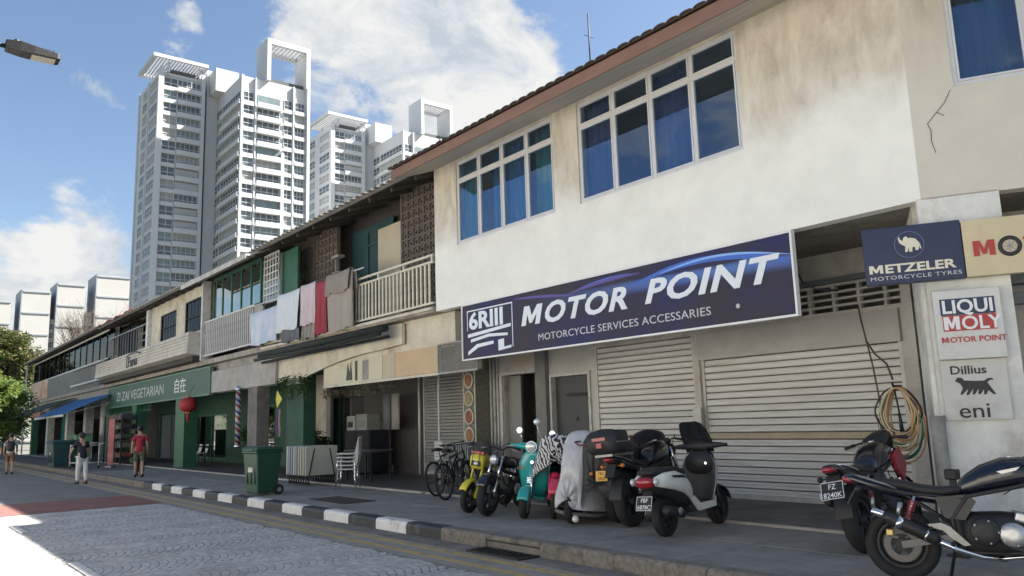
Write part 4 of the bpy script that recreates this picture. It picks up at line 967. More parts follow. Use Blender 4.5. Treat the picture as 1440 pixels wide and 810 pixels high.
# ================================================================== towers behind
M_tw = mat('tower white paint', (.54, .55, .56), .8, var=.08, vscale=.3)
M_tg = mat('tower grey panel', (.42, .43, .44), .8, var=.12, vscale=.3)
M_twd = mat('tower window glass', (.10, .12, .135), .25, var=.4, vscale=.4, spec=.7)
M_twl = mat('tower balcony glass', (.20, .26, .27), .3, var=.3, vscale=.5)
M_tbl = mat('tower blind', (.33, .33, .32), .8, var=.1, vscale=.5)
M_tdark = mat('tower recess', (.10, .105, .11), .9)
def win_mesh(w_, h_, cols, rows=2, d=.16, name='window'):
    """glass sheet with white mullions in relief; local x across, -y out, z up, origin at lower left"""
    mb = MB(); mb.box(0, w_, -.04, .3, 0, h_); ng = len(mb.f)
    for i in range(cols+1): mb.box(w_*i/cols-.06, w_*i/cols+.06, -.04-d*.5, -.04, 0, h_)
    zs = (0, h_) if rows == 1 else (0, h_*.42, h_)
    for z in zs: mb.box(-.06, w_+.06, -.05-d*.5, -.045, z-.06, z+.06)
    me = mb.mesh(name); me.materials.append(M_twd); me.materials.append(M_tw)
    for i, p in enumerate(me.polygons): p.material_index = 0 if i < ng else 1
    return me
def band_mesh(ln, h_, d, name='balcony'):
    mb = MB().box(0, ln, -d, 0, 0, .25).box(0, ln, -d, -d+.12, .25, h_); me = mb.mesh(name); me.materials.append(M_tw); return me
FH = 3.0; F0 = 7; NF = 27
RX = (0, 0, R(90))                 # faces +X : local x -> +Y, local -y -> +X
WM = {}
def wmesh(*k):
    if k not in WM: WM[k] = win_mesh(*k)
    return WM[k]
BMESH = {}
def bmesh_(*k):
    if k not in BMESH: BMESH[k] = band_mesh(*k)
    return BMESH[k]
def tower(ox, oy, label):
    t = thing('apartment_tower', label, 'tower', (ox, oy, 0), group='white apartment towers behind the shophouses')
    # left wing: X -18..0, Y 0..10 ; right wing X 0..15.4, Y 13.1..28.5 ; core between
    HL = 82.0; HR = 78.5
    MB().box(-18, -.9, 0, 10, 0, HL).build('left_wing', M_tw, t)
    MB().box(-.9, 0, 0, .9, 0, HL+1).box(-.9, 0, 9.2, 10, 0, HL+1).box(-18, -17, -.25, -.002, 0, HL).box(-9.5, -8.6, -.25, -.002, 0, HL).box(-1, 0, -.25, -.002, 0, HL).build('wing_rib', M_tw, t)
    MB().box(-.9, -.87, .91, 9.19, 0, HL-.5).build('grey_infill', M_tg, t)
    MB().box(-16, 14.6, 13.3, 28.5, 0, HR).build('right_wing', M_tw, t)
    MB().box(-16, -1.2, 10.7, 13.29, 0, 85).build('core', M_tw, t)
    MB().box(-3, 3.5, 11.2, 16.5, HR, 84).box(0, 9, 17, 23, HR, 80.2).build('roof_house', M_tw, t)
    # ribs on the right wing
    MB().box(14.6, 15.3, 13.05, 13.6, 0, HR).box(14.6, 15.2, 16.2, 16.5, 0, HR).box(14.6, 15.6, 22.2, 22.9, 0, 62).box(14.6, 15.2, 25.0, 25.3, 0, HR).box(14.6, 15.6, 28.2, 28.9, 0, 88.5).box(-2.2, -1.6, 12.95, 13.29, 0, HR).build('wing_rib', M_tw, t)
    wl1 = wmesh(6.2, 2.0, 3); wl2 = wmesh(3.4, 2.0, 2); wl3 = wmesh(2.9, 2.1, 2); wl4 = wmesh(5.0, 2.2, 5)
    wr1 = wmesh(11.5, 2.05, 7); wr2 = wmesh(2.2, 2.0, 2); wr3 = wmesh(5.2, 2.2, 4); wr4 = wmesh(1.8, 2.0, 2); wr5 = wmesh(2.2, 2.0, 3)
    rt_ = random.Random(int(ox))
    gm = lambda: rt_.choice((None, None, None, M_twl, M_tbl))
    for f in range(F0, NF):
        z = f*FH+.9
        link('window', wl1, gm(), t, (-7.6, -.0, z)); link('window', wl2, gm(), t, (-14.0, -.0, z))
        # left wing balconies (face +X)
        link('window', wl3, gm(), t, (-.86, 1.1, z-.2), RX)
        if rt_.random() < .75: link('window', wl4, gm(), t, (-.86, 4.1, z-.3), RX)
        else: MB().box(-.86, -.5, 4.1, 9.1, z-.3, z+1.6).build('screen', M_tg, t)
        link('balcony', bmesh_(5.2, 1.1, .9 if f % 9 else .5), None, t, (-.86, 4.0, z-1.1), RX)
        link('balcony', bmesh_(3.0, .9, .45), None, t, (-.86, 1.0, z-1.1), RX)
        if f*FH+3 < HR-1:
            link('window', wr1, gm(), t, (2.9, 13.3, z)); link('balcony', bmesh_(13, 1.0, .7), None, t, (2.2, 13.3, z-1.15))
            link('window', wl2, gm(), t, (-1.2, 13.3, z))
            link('window', wr2, gm(), t, (14.6, 13.75, z), RX)
            link('balcony', bmesh_(2.5, 1.0, .5), None, t, (14.6, 13.62, z-1.15), RX)
            if f % 4: link('window', wr3, gm(), t, (14.6, 16.8, z-.2), RX)
            else: MB().box(14.61, 14.9, 16.8, 22, z-.2, z+1.8).build('screen', M_twl, t)
            link('balcony', bmesh_(5.4, 1.15, 1.1), None, t, (14.6, 16.7, z-1.25), RX)
            link('window', wr4, gm(), t, (14.6, 23.05, z), RX); link('window', wr5, gm(), t, (14.6, 25.6, z), RX)
            link('balcony', bmesh_(2.0, .9, .5), None, t, (14.6, 22.95, z-1.1), RX); link('balcony', bmesh_(2.6, .9, .7), None, t, (14.6, 25.4, z-1.1), RX)
    # pergola on the left wing
    pg = MB().box(-12, 1.5, -1.9, -1.4, 84.3, 85.1).box(-12, 1.5, 9.6, 10.1, 84.3, 85.1).box(1.0, 1.5, -1.4, 9.6, 84.3, 85.1).box(-12, -11.5, -1.4, 9.6, 84.3, 85.1).build('pergola', M_tw, t)
    for i in range(16): MB().box(-11.4, .99, -1.2+.68*i, -.98+.68*i, 84.35, 85.0).build('pergola_slat', M_tw, pg)
    for x in (-10.5, -.7):
        for y_ in (1.5, 8.6): MB().box(x, x+.6, y_, y_+.6, 82, 84.29).build('pergola_post', M_tw, pg)
    MB().box(-12, -3, 3, 8.5, 82, 83.9).build('roof_house', M_tdark, t)
    # portal frame standing over the right wing
    pf = MB().box(9.0, 15.6, 18.6, 19.5, HR, 88.5).box(9.0, 15.6, 27.9, 28.15, HR, 88.5).box(9.0, 10.0, 19.5, 27.9, 87.2, 88.5).box(14.8, 15.6, 19.5, 27.9, 87.3, 88.5).build('portal_frame', M_tw, t)
    for i in range(9): MB().box(10.0, 14.79, 19.9+.9*i, 20.15+.9*i, 87.5, 88.3).build('portal_slat', M_tw, pf)
    MB().box(5, 14, 19.6, 27.8, HR, 79.6).build('roof_house', M_tdark, t)
    return t
tower(-180, 44.1, 'nearer white apartment tower with rooftop pergola and square portal frame')
tower(-190, 90.7, 'farther white apartment tower, partly hidden behind the terracotta roof edge')

# slab blocks at the far left
M_sl = mat('slab block cream paint', (.42, .41, .39), .8, var=.06, vscale=.2)
M_slg = mat('slab block band and shade grey', (.30, .33, .36), .8, var=.06, vscale=.2)
slw = wmesh(2.6, 1.8, 2, 2)
for k, (y0, y1, h, lab) in enumerate(((20, 31, 44.3, 'cream slab block at the far left edge, lowest of the four'), (34, 42, 48.2, 'second cream slab block from the left, above the trees'),
                                     (44, 52, 51.2, 'third cream slab block from the left with grey-shaded side'), (55.6, 66, 55, 'tallest cream slab block, just left of the white tower'))):
    t = thing('slab_block', lab, 'apartment block', (-297, y0, 0), group='cream slab blocks at the far left')
    MB().box(-14, 0, 0, y1-y0, 0, h).build('wall', M_sl, t)
    MB().box(-14, .12, -.4, -.002, 0, h+.3).build('end_wall', M_slg, t)  # darker grey paints the shade on the end turned from the sun
    for z in (h-.6, h-7.6, h-14.6, h-21.6): MB().box(.002, .25, 0, y1-y0, z, z+.45).build('band', M_slg, t)
    MB().box(-14, -2, y1-y0+.01, y1-y0+2.6, 0, h-9).build('stair_wing', M_sl, t)
    MB().box(-30, -14.01, -9, y1-y0, 0, h-16).build('rear_wing', M_sl, t)
    for f in range(6, 13):
        if f*3+2 < h-9: link('window', slw, None, t, (-1.99, y1-y0+.1, f*3.0), RX)
    for f in range(6, 11):
        link('window', slw, None, t, (-12, -.4, f*3.0-1)); link('window', slw, None, t, (-6, -.4, f*3.0-1))
        link('window', slw, None, t, (-24, -9, f*2.9-1)); link('window', slw, None, t, (-19, -9, f*2.9-1))

# ================================================================== trees
def leaf_mat(name, c1, c2, tr=.35):
    if name in MATS: return MATS[name]
    m = bpy.data.materials.new(name); m.use_nodes = True; t = m.node_tree; b = t.nodes['Principled BSDF']
    oi = t.nodes.new('ShaderNodeTexCoord'); n = t.nodes.new('ShaderNodeTexNoise'); n.inputs['Scale'].default_value = 2.2; n.inputs['Detail'].default_value = 3
    t.links.new(oi.outputs['Object'], n.inputs['Vector'])
    rp = t.nodes.new('ShaderNodeValToRGB'); rp.color_ramp.elements[0].position = .38; rp.color_ramp.elements[1].position = .62
    rp.color_ramp.elements[0].color = (*c1, 1); rp.color_ramp.elements[1].color = (*c2, 1); t.links.new(n.outputs[0], rp.inputs[0])
    t.links.new(rp.outputs[0], b.inputs['Base Color']); b.inputs['Roughness'].default_value = .55
    tl = t.nodes.new('ShaderNodeBsdfTranslucent'); t.links.new(rp.outputs[0], tl.inputs[0])
    mx = t.nodes.new('ShaderNodeMixShader'); mx.inputs[0].default_value = tr
    o = t.nodes['Material Output']; t.links.new(b.outputs[0], mx.inputs[1]); t.links.new(tl.outputs[0], mx.inputs[2]); t.links.new(mx.outputs[0], o.inputs[0])
    MATS[name] = m; return m
M_bark = mat('bark', (.11, .085, .06), .95, var=.4, vscale=6, bump=.6, bscale=30)
def leaves(mb, c, rad, n, size, rnd, flat=1.0):
    for _ in range(n):
        while True:
            p = Vector((rnd.uniform(-1, 1), rnd.uniform(-1, 1), rnd.uniform(-1, 1)))
            if p.length < 1: break
        p = Vector((p.x*rad.x, p.y*rad.y, p.z*rad.z))+c
        a = rnd.uniform(0, 2*PI); tl = rnd.uniform(-.9, .5); s = size*rnd.uniform(.6, 1.3)
        d = Vector((math.cos(a)*math.cos(tl), math.sin(a)*math.cos(tl), math.sin(tl))); q = d.cross(Vector((rnd.uniform(-.6, .6), rnd.uniform(-.6, .6), 1))).normalized()
        mb.add([p, p+d*s*.5+q*s*.22, p+d*s, p+d*s*.5-q*s*.22], [(0, 1, 2, 3)])
def tree(name, label, base, h, crown_c, crown_r, nclump, nleaf, lsize, m_leaf, seed, trunk_r=.14, clump=.55, cat='tree', group=None, bare=False):
    rnd = random.Random(seed); t = thing(name, label, cat, base, group=group)
    tr = MB(); top = Vector(crown_c); pts = [Vector((0, 0, -.1)), Vector((.05, .04, h*.2)), Vector((-.04, .05, h*.4)), top*.8+Vector((0, 0, -.2))]
    tr.tube(pts, [trunk_r, trunk_r*.8, trunk_r*.65, trunk_r*.35], 8)
    lf = MB(); cr = Vector(crown_r)
    for i in range(nclump):
        while True:
            p = Vector((rnd.uniform(-1, 1), rnd.uniform(-1, 1), rnd.uniform(-1, 1)))
            if .35 < p.length < 1: break
        c = top+Vector((p.x*cr.x, p.y*cr.y, p.z*cr.z))
        if i % 3 == 0 or bare:
            st = pts[2].lerp(pts[3], rnd.random()); mid = st.lerp(c, .5)+Vector((rnd.uniform(-.2, .2), rnd.uniform(-.2, .2), .2))
            tr.tube([st, mid, c], [trunk_r*.3, trunk_r*.18, trunk_r*.06], 5)
            if bare:
                for _ in range(7):
                    e = c+Vector((rnd.uniform(-.9, .9), rnd.uniform(-.9, .9), rnd.uniform(-.2, 1)))*clump*2.2; tr.tube([mid.lerp(c, rnd.uniform(.3, 1)), e], [trunk_r*.1, trunk_r*.03], 4)
        if nleaf: leaves(lf, c, Vector((clump, clump, clump*.75))*rnd.uniform(.7, 1.3), nleaf, lsize, rnd)
    tr.build('trunk', M_bark, t)
    if nleaf: lf.build('crown', m_leaf, t)
    return t
M_lf1 = leaf_mat('bright leaves', (.08, .14, .03), (.20, .26, .06), .4)
M_lf2 = leaf_mat('dark and reddish leaves', (.045, .09, .03), (.15, .125, .045), .3)
M_lf3 = leaf_mat('roadside leaves', (.05, .10, .025), (.11, .17, .05), .35)
tree('street_tree', 'bright yellow-green young tree at the left edge beside the road', (-49.5, 4.9, .1), 6.2, (0, -.7, 3.0), (1.9, 2.2, 2.0), 150, 110, .22, M_lf1, 5, .11, .55)
tree('tree', 'tall dark tree with reddish crown behind the bright tree', (-88, 8.2, 0), 12, (0, 0, 8.0), (3.6, 3.8, 3.8), 160, 110, .42, M_lf2, 8, .25, .9)
tree('tree', 'low spreading green tree at the far end of the street', (-80, 3.6, 0), 6, (0, 0, 3.6), (3, 3.2, 2.8), 130, 90, .34, M_lf3, 31, .2, .8)
tree('tree', 'mid green tree beside the end of the far shophouse', (-76.5, 8.2, 0), 7, (0, 0, 3.4), (2, 2.2, 2.6), 100, 80, .32, M_lf3, 32, .18, .7)
tree('bare_tree', 'sparse twiggy bare tree rising behind the far shophouse roof', (-104, 18.3, 0), 15, (0, 0, 12.6), (3, 3.6, 3.4), 70, 0, .2, None, 11, .2, .9, bare=True)
tree('bare_tree', 'second twiggy bare tree behind the red roof canopy', (-104, 23.6, 0), 15, (0, 0, 13.2), (3, 3.2, 3.2), 60, 6, .25, M_lf2, 12, .2, .9, bare=True)
for i, (x, y, s) in enumerate(((-78, -9.5, 21), (-96, -10.5, 22))):
    tree('roadside_tree', ['broad roadside tree across the road from the far shophouse', 'farther broad roadside tree across the road'][i], (x, y, 0), 9, (0, 0, 5.6), (4.2, 4.2, 3.6), 110, 45, .4, M_lf3, s, .25, 1.0, group='roadside trees across the road')

# ================================================================== street lamp (its pole stands across the road, the head reaches over it)
M_lampg = mat('lamp dark green', (.02, .045, .035), .5, var=.2)
lp = thing('street_lamp', 'dark LED street lamp head on a long arm over the road', 'street lamp', (-14.85, -4.0, .15))
MB().tube([(0, 0, 0), (0, 0, 3), (0, 0, 7.6)], [.11, .095, .07], 12).lathe([(.2, 0), (.2, .03), (.13, .06)], 12).build('pole', M_lampg, lp)
MB().tube([(0, 0, 7.4), (0, .3, 7.74), (0, 1.0, 7.84), (0, 5.25, 7.86)], .038, 10).build('arm', M_lampg, lp)
hd = MB().loft([[Vector((sx*w_, y, z)) for sx, z in ((-1, z0), (1, z0), (1, z1), (-1, z1))] for y, w_, z0, z1 in ((5.2, .09, 7.79, 7.95), (5.42, .13, 7.77, 7.96), (5.62, .15, 7.77, 7.92), (5.95, .15, 7.77, 7.88), (6.0, .13, 7.78, 7.86))], smooth=False).build('lamp_head', M_iron, lp, bevel=.01)
MB().box(-.115, .115, 5.58, 5.93, 7.758, 7.768).build('led_lens', mat('lamp lens', (.34, .33, .27), .3), hd)
MB().lathe([(.045, 7.95), (.045, 8.0), (.03, 8.02)], 10, Matrix.Translation((0, 5.36, 0))).build('sensor_cap', M_lampg, hd)
for i in range(5): MB().box(-.13, .13, 5.66+.055*i, 5.672+.055*i, 7.885, 7.92).build('cooling_fin', M_iron, hd)
# ================================================================== motorcycles, scooters and bicycles
M_rub = mat('tyre rubber', (.018, .019, .020), .8, var=.3, vscale=12, bump=.3, bscale=90)
M_blkp = mat('gloss black paint', (.012, .013, .018), .22, var=.1, coat=.6)
M_navyp = mat('gloss midnight blue paint', (.005, .007, .016), .2, coat=.7)
M_blk = mat('black plastic', (.022, .022, .024), .55, var=.2, vscale=8)
M_seat = mat('seat vinyl', (.017, .017, .018), .6, bump=.15, bscale=120)
M_chr = mat('chrome', (.75, .75, .76), .12, 1.0)
M_alum = mat('cast aluminium', (.52, .53, .54), .38, .85, var=.15, vscale=10)
M_steel = mat('dull steel', (.28, .28, .28), .4, .8, var=.2, vscale=10)
M_eng = mat('black engine casting', (.03, .031, .033), .5, .3, var=.2, vscale=12)
M_rlens = mat('red lamp lens', (.30, .012, .022), .15, coat=.6)
M_olens = mat('amber lamp lens', (.55, .17, .02), .2, coat=.5)
M_clens = mat('clear lamp lens', (.62, .64, .65), .08, .3, coat=.8)
M_wht = mat('white scooter paint', (.72, .72, .65), .25, coat=.6, var=.05)
M_tealp = mat('turquoise scooter paint', (.02, .34, .33), .25, coat=.6, var=.08)
M_yelp = mat('yellow moped paint', (.62, .55, .02), .3, coat=.5, var=.08)
M_pink = mat('crimson scooter paint', (.55, .03, .085), .3, coat=.5)
M_redp = mat('red fairing paint', (.36, .025, .04), .35, coat=.4)
M_platew = mat('plate lettering', (.75, .75, .75), .5)
M_plateb = mat('plate black', (.012, .012, .012), .4)
M_platey = mat('yellow plate', (.72, .38, .03), .45)
M_brass = mat('brass caliper', (.5, .38, .17), .4, .7)

def ring(x, zc, hw, hh, n=14, p=2.4, y=0, tilt=0):
    pts = []
    for k in range(n):
        a = 2*PI*k/n; c, s = math.cos(a), math.sin(a)
        u = hw*math.copysign(abs(c)**(2/p), c); v = hh*math.copysign(abs(s)**(2/p), s)
        pts.append(Vector((x-v*math.sin(tilt), y+u, zc+v*math.cos(tilt))))
    return pts
def body(secs, n=14, p=2.4):
    mb = MB(); mb.loft([ring(*s[:4], n=n, p=p, y=s[4] if len(s) > 4 else 0, tilt=s[5] if len(s) > 5 else 0) for s in secs]); return mb
def wheel(root, x, Rw, wt, m_rim=M_eng, spokes=5, disc=0, y=0, wire=False, M=None, name='wheel'):
    """tyre (the part) > rim, hub and spokes, brake disc"""
    prof = []; k = 12
    mb = MB(); rings = []; rt_ = wt*.5
    for i in range(36):
        a = 2*PI*i/36; rg = []
        for j in range(k):
            b = 2*PI*j/k; rr = Rw-rt_*.68+rt_*.68*math.cos(b); ww = rt_*math.copysign(abs(math.sin(b))**.8, math.sin(b))
            rg.append(Vector((x+rr*math.cos(a), y+ww, Rw+rr*math.sin(a))))
        rings.append(rg)
    rings.append(rings[0]); mb.loft(rings, caps=False)
    if M is not None: mb.v = [tuple(M @ Vector(v)) for v in mb.v]
    t = mb.build(name, M_rub, root)
    def sub(m_, nm, mt):
        if M is not None: m_.v = [tuple(M @ Vector(v)) for v in m_.v]
        return m_.build(nm, mt, t)
    ri = Rw-wt*.70
    sub(MB().torus((x, y, Rw), ri, wt*.22, 'y', 36, 8, 1.6), 'rim', m_rim)
    hb = MB().cyl((x, y-wt*.55, Rw), (x, y+wt*.55, Rw), Rw*.16, n=14)
    sub(hb, 'hub', m_rim)
    sp = MB()
    if wire:
        for i in range(20):
            a = 2*PI*i/20; s_ = 1 if i % 2 else -1
            sp.tube([(x+Rw*.1*math.cos(a+.5*s_), y+s_*wt*.4, Rw+Rw*.1*math.sin(a+.5*s_)), (x+ri*math.cos(a), y, Rw+ri*math.sin(a))], .0022, 4)
        sub(sp, 'spokes', M_steel)['kind'] = 'stuff'
    else:
        for i in range(spokes):
            a = 2*PI*i/spokes+.3
            q = MB().bar((x+Rw*.12*math.cos(a), y, Rw+Rw*.12*math.sin(a)), (x+ri*.99*math.cos(a+.12), y, Rw+ri*.99*math.sin(a+.12)), wt*.34, .045, (0, 1, 0))
            sub(q, 'spoke', m_rim)
    if disc:
        d_ = MB(); yy = y+disc*wt*.62
        for rr0, rr1 in ((Rw*.30, Rw*.48),):
            n = 28
            vs_ = [Vector((x+r_*math.cos(2*PI*i/n), yy+e, Rw+r_*math.sin(2*PI*i/n))) for e in (-.003, .003) for r_ in (rr0, rr1) for i in range(n)]
            fs = []
            for e in range(2):
                o_ = e*2*n
                fs += [(o_+i, o_+(i+1) % n, o_+n+(i+1) % n, o_+n+i) for i in range(n)]
            fs += [(n+i, n+(i+1) % n, 3*n+(i+1) % n, 3*n+i) for i in range(n)]+[(i, (i+1) % n, 2*n+(i+1) % n, 2*n+i) for i in range(n)]
            d_.add(vs_, fs)
        sub(d_, 'brake_disc', mat('dull brake disc', (.13, .12, .115), .5, .5))
    return t
def plate(root, loc, rx, txt, w_=.2, h_=.15, m=M_plateb, mt=M_platew, rz=-PI/2, size=.06, lines=None):
    """number plate facing backwards (-x)"""
    rot = (R(90)+rx, 0, rz)
    bx = MB().box(-w_/2, w_/2, -h_/2, h_/2, -.004, .0).mesh('number_plate')
    o = link('number_plate', bx, m, root, loc, rot)
    fr = MB().box(-w_/2, w_/2, h_/2-.006, h_/2, .0005, .002).box(-w_/2, w_/2, -h_/2, -h_/2+.006, .0005, .002).box(-w_/2, -w_/2+.006, -h_/2+.006, h_/2-.006, .0005, .002).box(w_/2-.006, w_/2, -h_/2+.006, h_/2-.006, .0005, .002)
    fr.build('plate_edge', mt, o)
    for i, ln in enumerate(txt):
        text(ln, size, mt, o, (0, (size*.18 if i == 0 else -size*.95) if len(txt) > 1 else -size*.35, .001), rot=(0, 0, 0), align='CENTER', extrude=.001, offset=.0004, sx=.95)
    return o
def mirrors(root, x, z, yy=.3, m=M_blk, h=.18, lens=M_chr):
    for s_ in (-1, 1):
        st = MB().tube([(x, s_*yy*.72, z), (x+.02, s_*yy*.85, z+h*.6), (x, s_*yy, z+h)], .006, 6)
        a = st.build('mirror', m, root)
        MB().lathe([(.052, -.012), (.055, 0), (.045, .012)], 14, Matrix.Translation((x, s_*yy, z+h)) @ Matrix.Rotation(R(90), 4, 'Y')).build('mirror_head', m, a)
        MB().lathe([(.044, 0), (.04, .003)], 14, Matrix.Translation((x-.0125, s_*yy, z+h)) @ Matrix.Rotation(R(-90), 4, 'Y')).build('mirror_glass', lens, a)
def handlebar(root, x, z, half=.36, m=M_blk, rise=.05, grip=M_rub):
    hb = MB().tube([(x-.10, -half, z), (x-.03, -half*.55, z+rise*.6), (x+.03, -half*.18, z-.01), (x+.03, half*.18, z-.01), (x-.03, half*.55, z+rise*.6), (x-.10, half, z)], .012, 8).build('handlebar', m, root)
    for s_ in (-1, 1):
        MB().tube([(x-.10, s_*half, z), (x-.055, s_*half*.68, z+rise*.45)], .018, 8).build('grip', grip, hb)
        MB().tube([(x-.01, s_*half*.62, z+.01), (x+.02, s_*half*.85, z-.01), (x-.04, s_*half*1.02, z-.02)], .006, 6).build('brake_lever', M_alum, hb)
        MB().tube([(x-.02, s_*half*.6, z+.02), (x+.12, s_*half*.45, z+.09), (x+.2, s_*.06, z-.05), (x+.24, s_*.07, z-.3), (x+.27, s_*.09, z-.55)], .005, 5).build('cable', M_cable, hb)
    MB().tube([(x-.03, half*.5, z+.02), (x+.08, .1, z+.06), (x+.02, -.05, z-.06), (x-.1, -.07, z-.16), (x-.3, -.1, z-.3)], .005, 5).build('cable', M_cable, hb)
    return hb

# ---------------------------------------------------------------- naked motorcycle
def naked(name, label, loc, heading, lean, paint, two_tone=None, exhaust_side=-1, group='motorcycles parked on the pavement', wb=1.42, plate_txt=None, tail_up=.0, accent=None, topbox=False, frame_m=M_blk, mir=True):
    r_ = thing(name, label, 'motorcycle', loc, R(heading), group, rx=0)
    r_.rotation_mode = 'XYZ'; r_.rotation_euler = (R(-lean), 0, R(heading))
    e = exhaust_side
    wheel(r_, 0, .315, .165, M_eng, 5, disc=e)
    wheel(r_, wb, .305, .125, M_eng, 5, disc=1)
    # engine: crankcase, round covers, cylinder with fins, head
    en = body([(.50, .42, .17, .14), (.58, .43, .20, .18), (.80, .43, .21, .19), (.95, .44, .19, .17), (1.02, .45, .14, .12)], p=3.2).build('engine', M_eng, r_)
    for s_, xx, zz, rr in ((e, .86, .43, .105), (e, .66, .45, .12), (-e, .85, .43, .11)):
        MB().lathe([(rr, 0), (rr, .03), (rr*.86, .045), (rr*.3, .05)], 22, Matrix.Translation((xx, s_*.2, zz)) @ Matrix.Rotation(R(-90*s_), 4, 'X')).build('engine_cover', M_alum if (s_ == e and xx > .8) else M_eng, en)
        for k in range(5): MB().lathe([(.008, .046), (.008, .052)], 8, Matrix.Translation((xx+rr*.8*math.cos(k*1.256), s_*.2, zz+rr*.8*math.sin(k*1.256))) @ Matrix.Rotation(R(-90*s_), 4, 'X')).build('bolt', M_steel, en)
    for k in range(7):
        MB().box(.78, 1.05, -.19, .19, -.005+.032*k, .009+.032*k, Matrix.Translation((0.06, 0, .58)) @ Matrix.Rotation(R(18), 4, 'Y')).build('cooling_fin', M_eng, en)
    MB().box(.80, 1.03, -.18, .18, 0, .20, Matrix.Translation((0.06, 0, .58)) @ Matrix.Rotation(R(18), 4, 'Y')).build('cylinder', M_eng, en)
    MB().box(.79, 1.06, -.2, .2, .22, .31, Matrix.Translation((0.06, 0, .58)) @ Matrix.Rotation(R(18), 4, 'Y')).build('cylinder_head', M_alum, en, bevel=.02)
    # frame
    fr = MB()
    for s_ in (-1, 1):
        fr.tube([(1.2, s_*.05, .92), (.95, s_*.14, .83), (.55, s_*.16, .74), (.42, s_*.15, .55), (.45, s_*.14, .32)], .018, 8)
        fr.tube([(1.2, s_*.05, .86), (1.1, s_*.14, .55), (1.02, s_*.15, .28), (.5, s_*.14, .27)], .016, 8)
        fr.tube([(.55, s_*.15, .72), (.1, s_*.13, .76), (-.25, s_*.09, .83)], .014, 8)
        fr.tube([(.42, s_*.14, .50), (.08, s_*.13, .74)], .013, 8)
    fr.build('frame', frame_m, r_)
    sw = MB()
    for s_ in (-1, 1): sw.bar((.46, s_*.13, .40), (0, s_*.12, .315), .035, .06)
    sw.build('swingarm', mat('grey swingarm', (.13, .13, .135), .45, .6), r_)
    # twin shocks with springs
    for s_ in (-1, 1):
        a, b = Vector((.02, s_*.16, .42)), Vector((.14, s_*.16, .74))
        sh_ = MB().cyl(a, a.lerp(b, .45), .022).cyl(a.lerp(b, .45), b, .012).build('shock', M_alum, r_)
        pts = []
        u = Vector((0, 1, 0)); v = (b-a).normalized().cross(u)
        for i in range(60):
            t = i/59; pts.append(a.lerp(b, .3+.6*t)+(u*math.cos(t*2*PI*7)+v*math.sin(t*2*PI*7))*.03)
        MB().tube(pts, .006, 5).build('spring', M_redp, sh_)
        MB().cyl(a+Vector((-.03, s_*.035, .14)), a+Vector((-.005, s_*.035, .26)), .018, n=8).build('reservoir', M_alum, sh_)
    # tank, seat, tail, side covers
    tk = body([(.50, .80, .10, .06), (.56, .83, .13, .10), (.68, .88, .155, .135), (.85, .93, .165, .15), (1.0, .95, .15, .135), (1.12, .94, .11, .10), (1.17, .93, .05, .05)], n=18, p=2.5).build('tank', paint, r_)
    MB().lathe([(.035, 0), (.035, .012), (.025, .018)], 14, Matrix.Translation((.93, 0, 1.075))).build('fuel_cap', M_chr, tk)
    MB().prism([(.80, .955), (.98, .995), (.95, .965), (.84, .935)], -.1685, -.158).build('tank_badge', M_alum, tk)
    body([(-.22, .86+tail_up, .085, .035), (-.1, .855+tail_up*.8, .12, .045), (.08, .83+tail_up*.4, .13, .045), (.2, .795, .14, .05), (.36, .78, .14, .045), (.50, .80, .11, .04), (.56, .83, .09, .03)], n=14, p=3).build('seat', M_seat, r_)
    tl = body([(-.44, .90+tail_up, .05, .03), (-.36, .885+tail_up, .085, .05), (-.2, .83+tail_up*.8, .105, .06), (.05, .76+tail_up*.3, .12, .055), (.3, .72, .14, .05), (.42, .70, .12, .04)], n=14, p=2.8).build('tail', two_tone or paint, r_)
    body([(-.462, .885+tail_up, .045, .022), (-.43, .885+tail_up, .062, .03), (-.37, .872+tail_up, .075, .032)], n=12, p=3).build('tail_lamp', M_rlens, tl)
    for s_ in (-1, 1):
        MB().prism([(.30, .73), (.56, .76), (.62, .70), (.52, .54), (.36, .56)], s_*.148-.012, s_*.148+.012).build('side_cover', mat('side cover grey', (.035, .036, .038), .45), r_, bevel=.01)
        MB().tube([(-.30, s_*.06, .80+tail_up), (-.32, s_*.13, .80+tail_up)], .008, 6).blob((-.32, s_*.15, .80+tail_up), (.035, .03, .03), 10, 6).build('indicator', M_olens if topbox else M_blk, r_)
        # grab rail
        MB().tube([(.0, s_*.135, .80+tail_up*.6), (-.08, s_*.155, .84+tail_up), (-.26, s_*.13, .90+tail_up), (-.34, s_*.08, .92+tail_up)], .009, 7).build('grab_rail', M_steel if accent is None else M_chr, r_)
    # rear mudguard and plate holder
    MB().loft([[Vector((.0+.36*math.cos(a), yy, .315+.37*math.sin(a))) for yy in (-.09, -.06, .06, .09)] for a in [R(t) for t in range(75, 176, 12)]], caps=False, closed=False).build('rear_mudguard', M_blk, r_)
    MB().bar((-.34, 0, .82+tail_up), (-.43, 0, .66+tail_up), .14, .014, (1, 0, 0)).build('plate_holder', M_blk, r_)
    if plate_txt: plate(r_, (-.455, 0, .685+tail_up), R(-22), plate_txt, .23, .175, size=.075)
    # footrest bracket plate, pegs
    MB().prism([(.22, .50), (.33, .515), (.40, .48), (.54, .335), (.49, .325), (.40, .385), (.34, .45), (.24, .475)], e*.172-.006, e*.172+.006).build('footrest_bracket', M_steel, r_)
    for s_ in (-1, 1): MB().cyl((.42, s_*.17, .35), (.40, s_*.28, .35), .016, n=8).cyl((.25, s_*.17, .47), (.24, s_*.26, .47), .013, n=8).build('footpeg', M_rub, r_)
    # exhaust: header pipes under the engine to a raised silencer
    ex = MB()
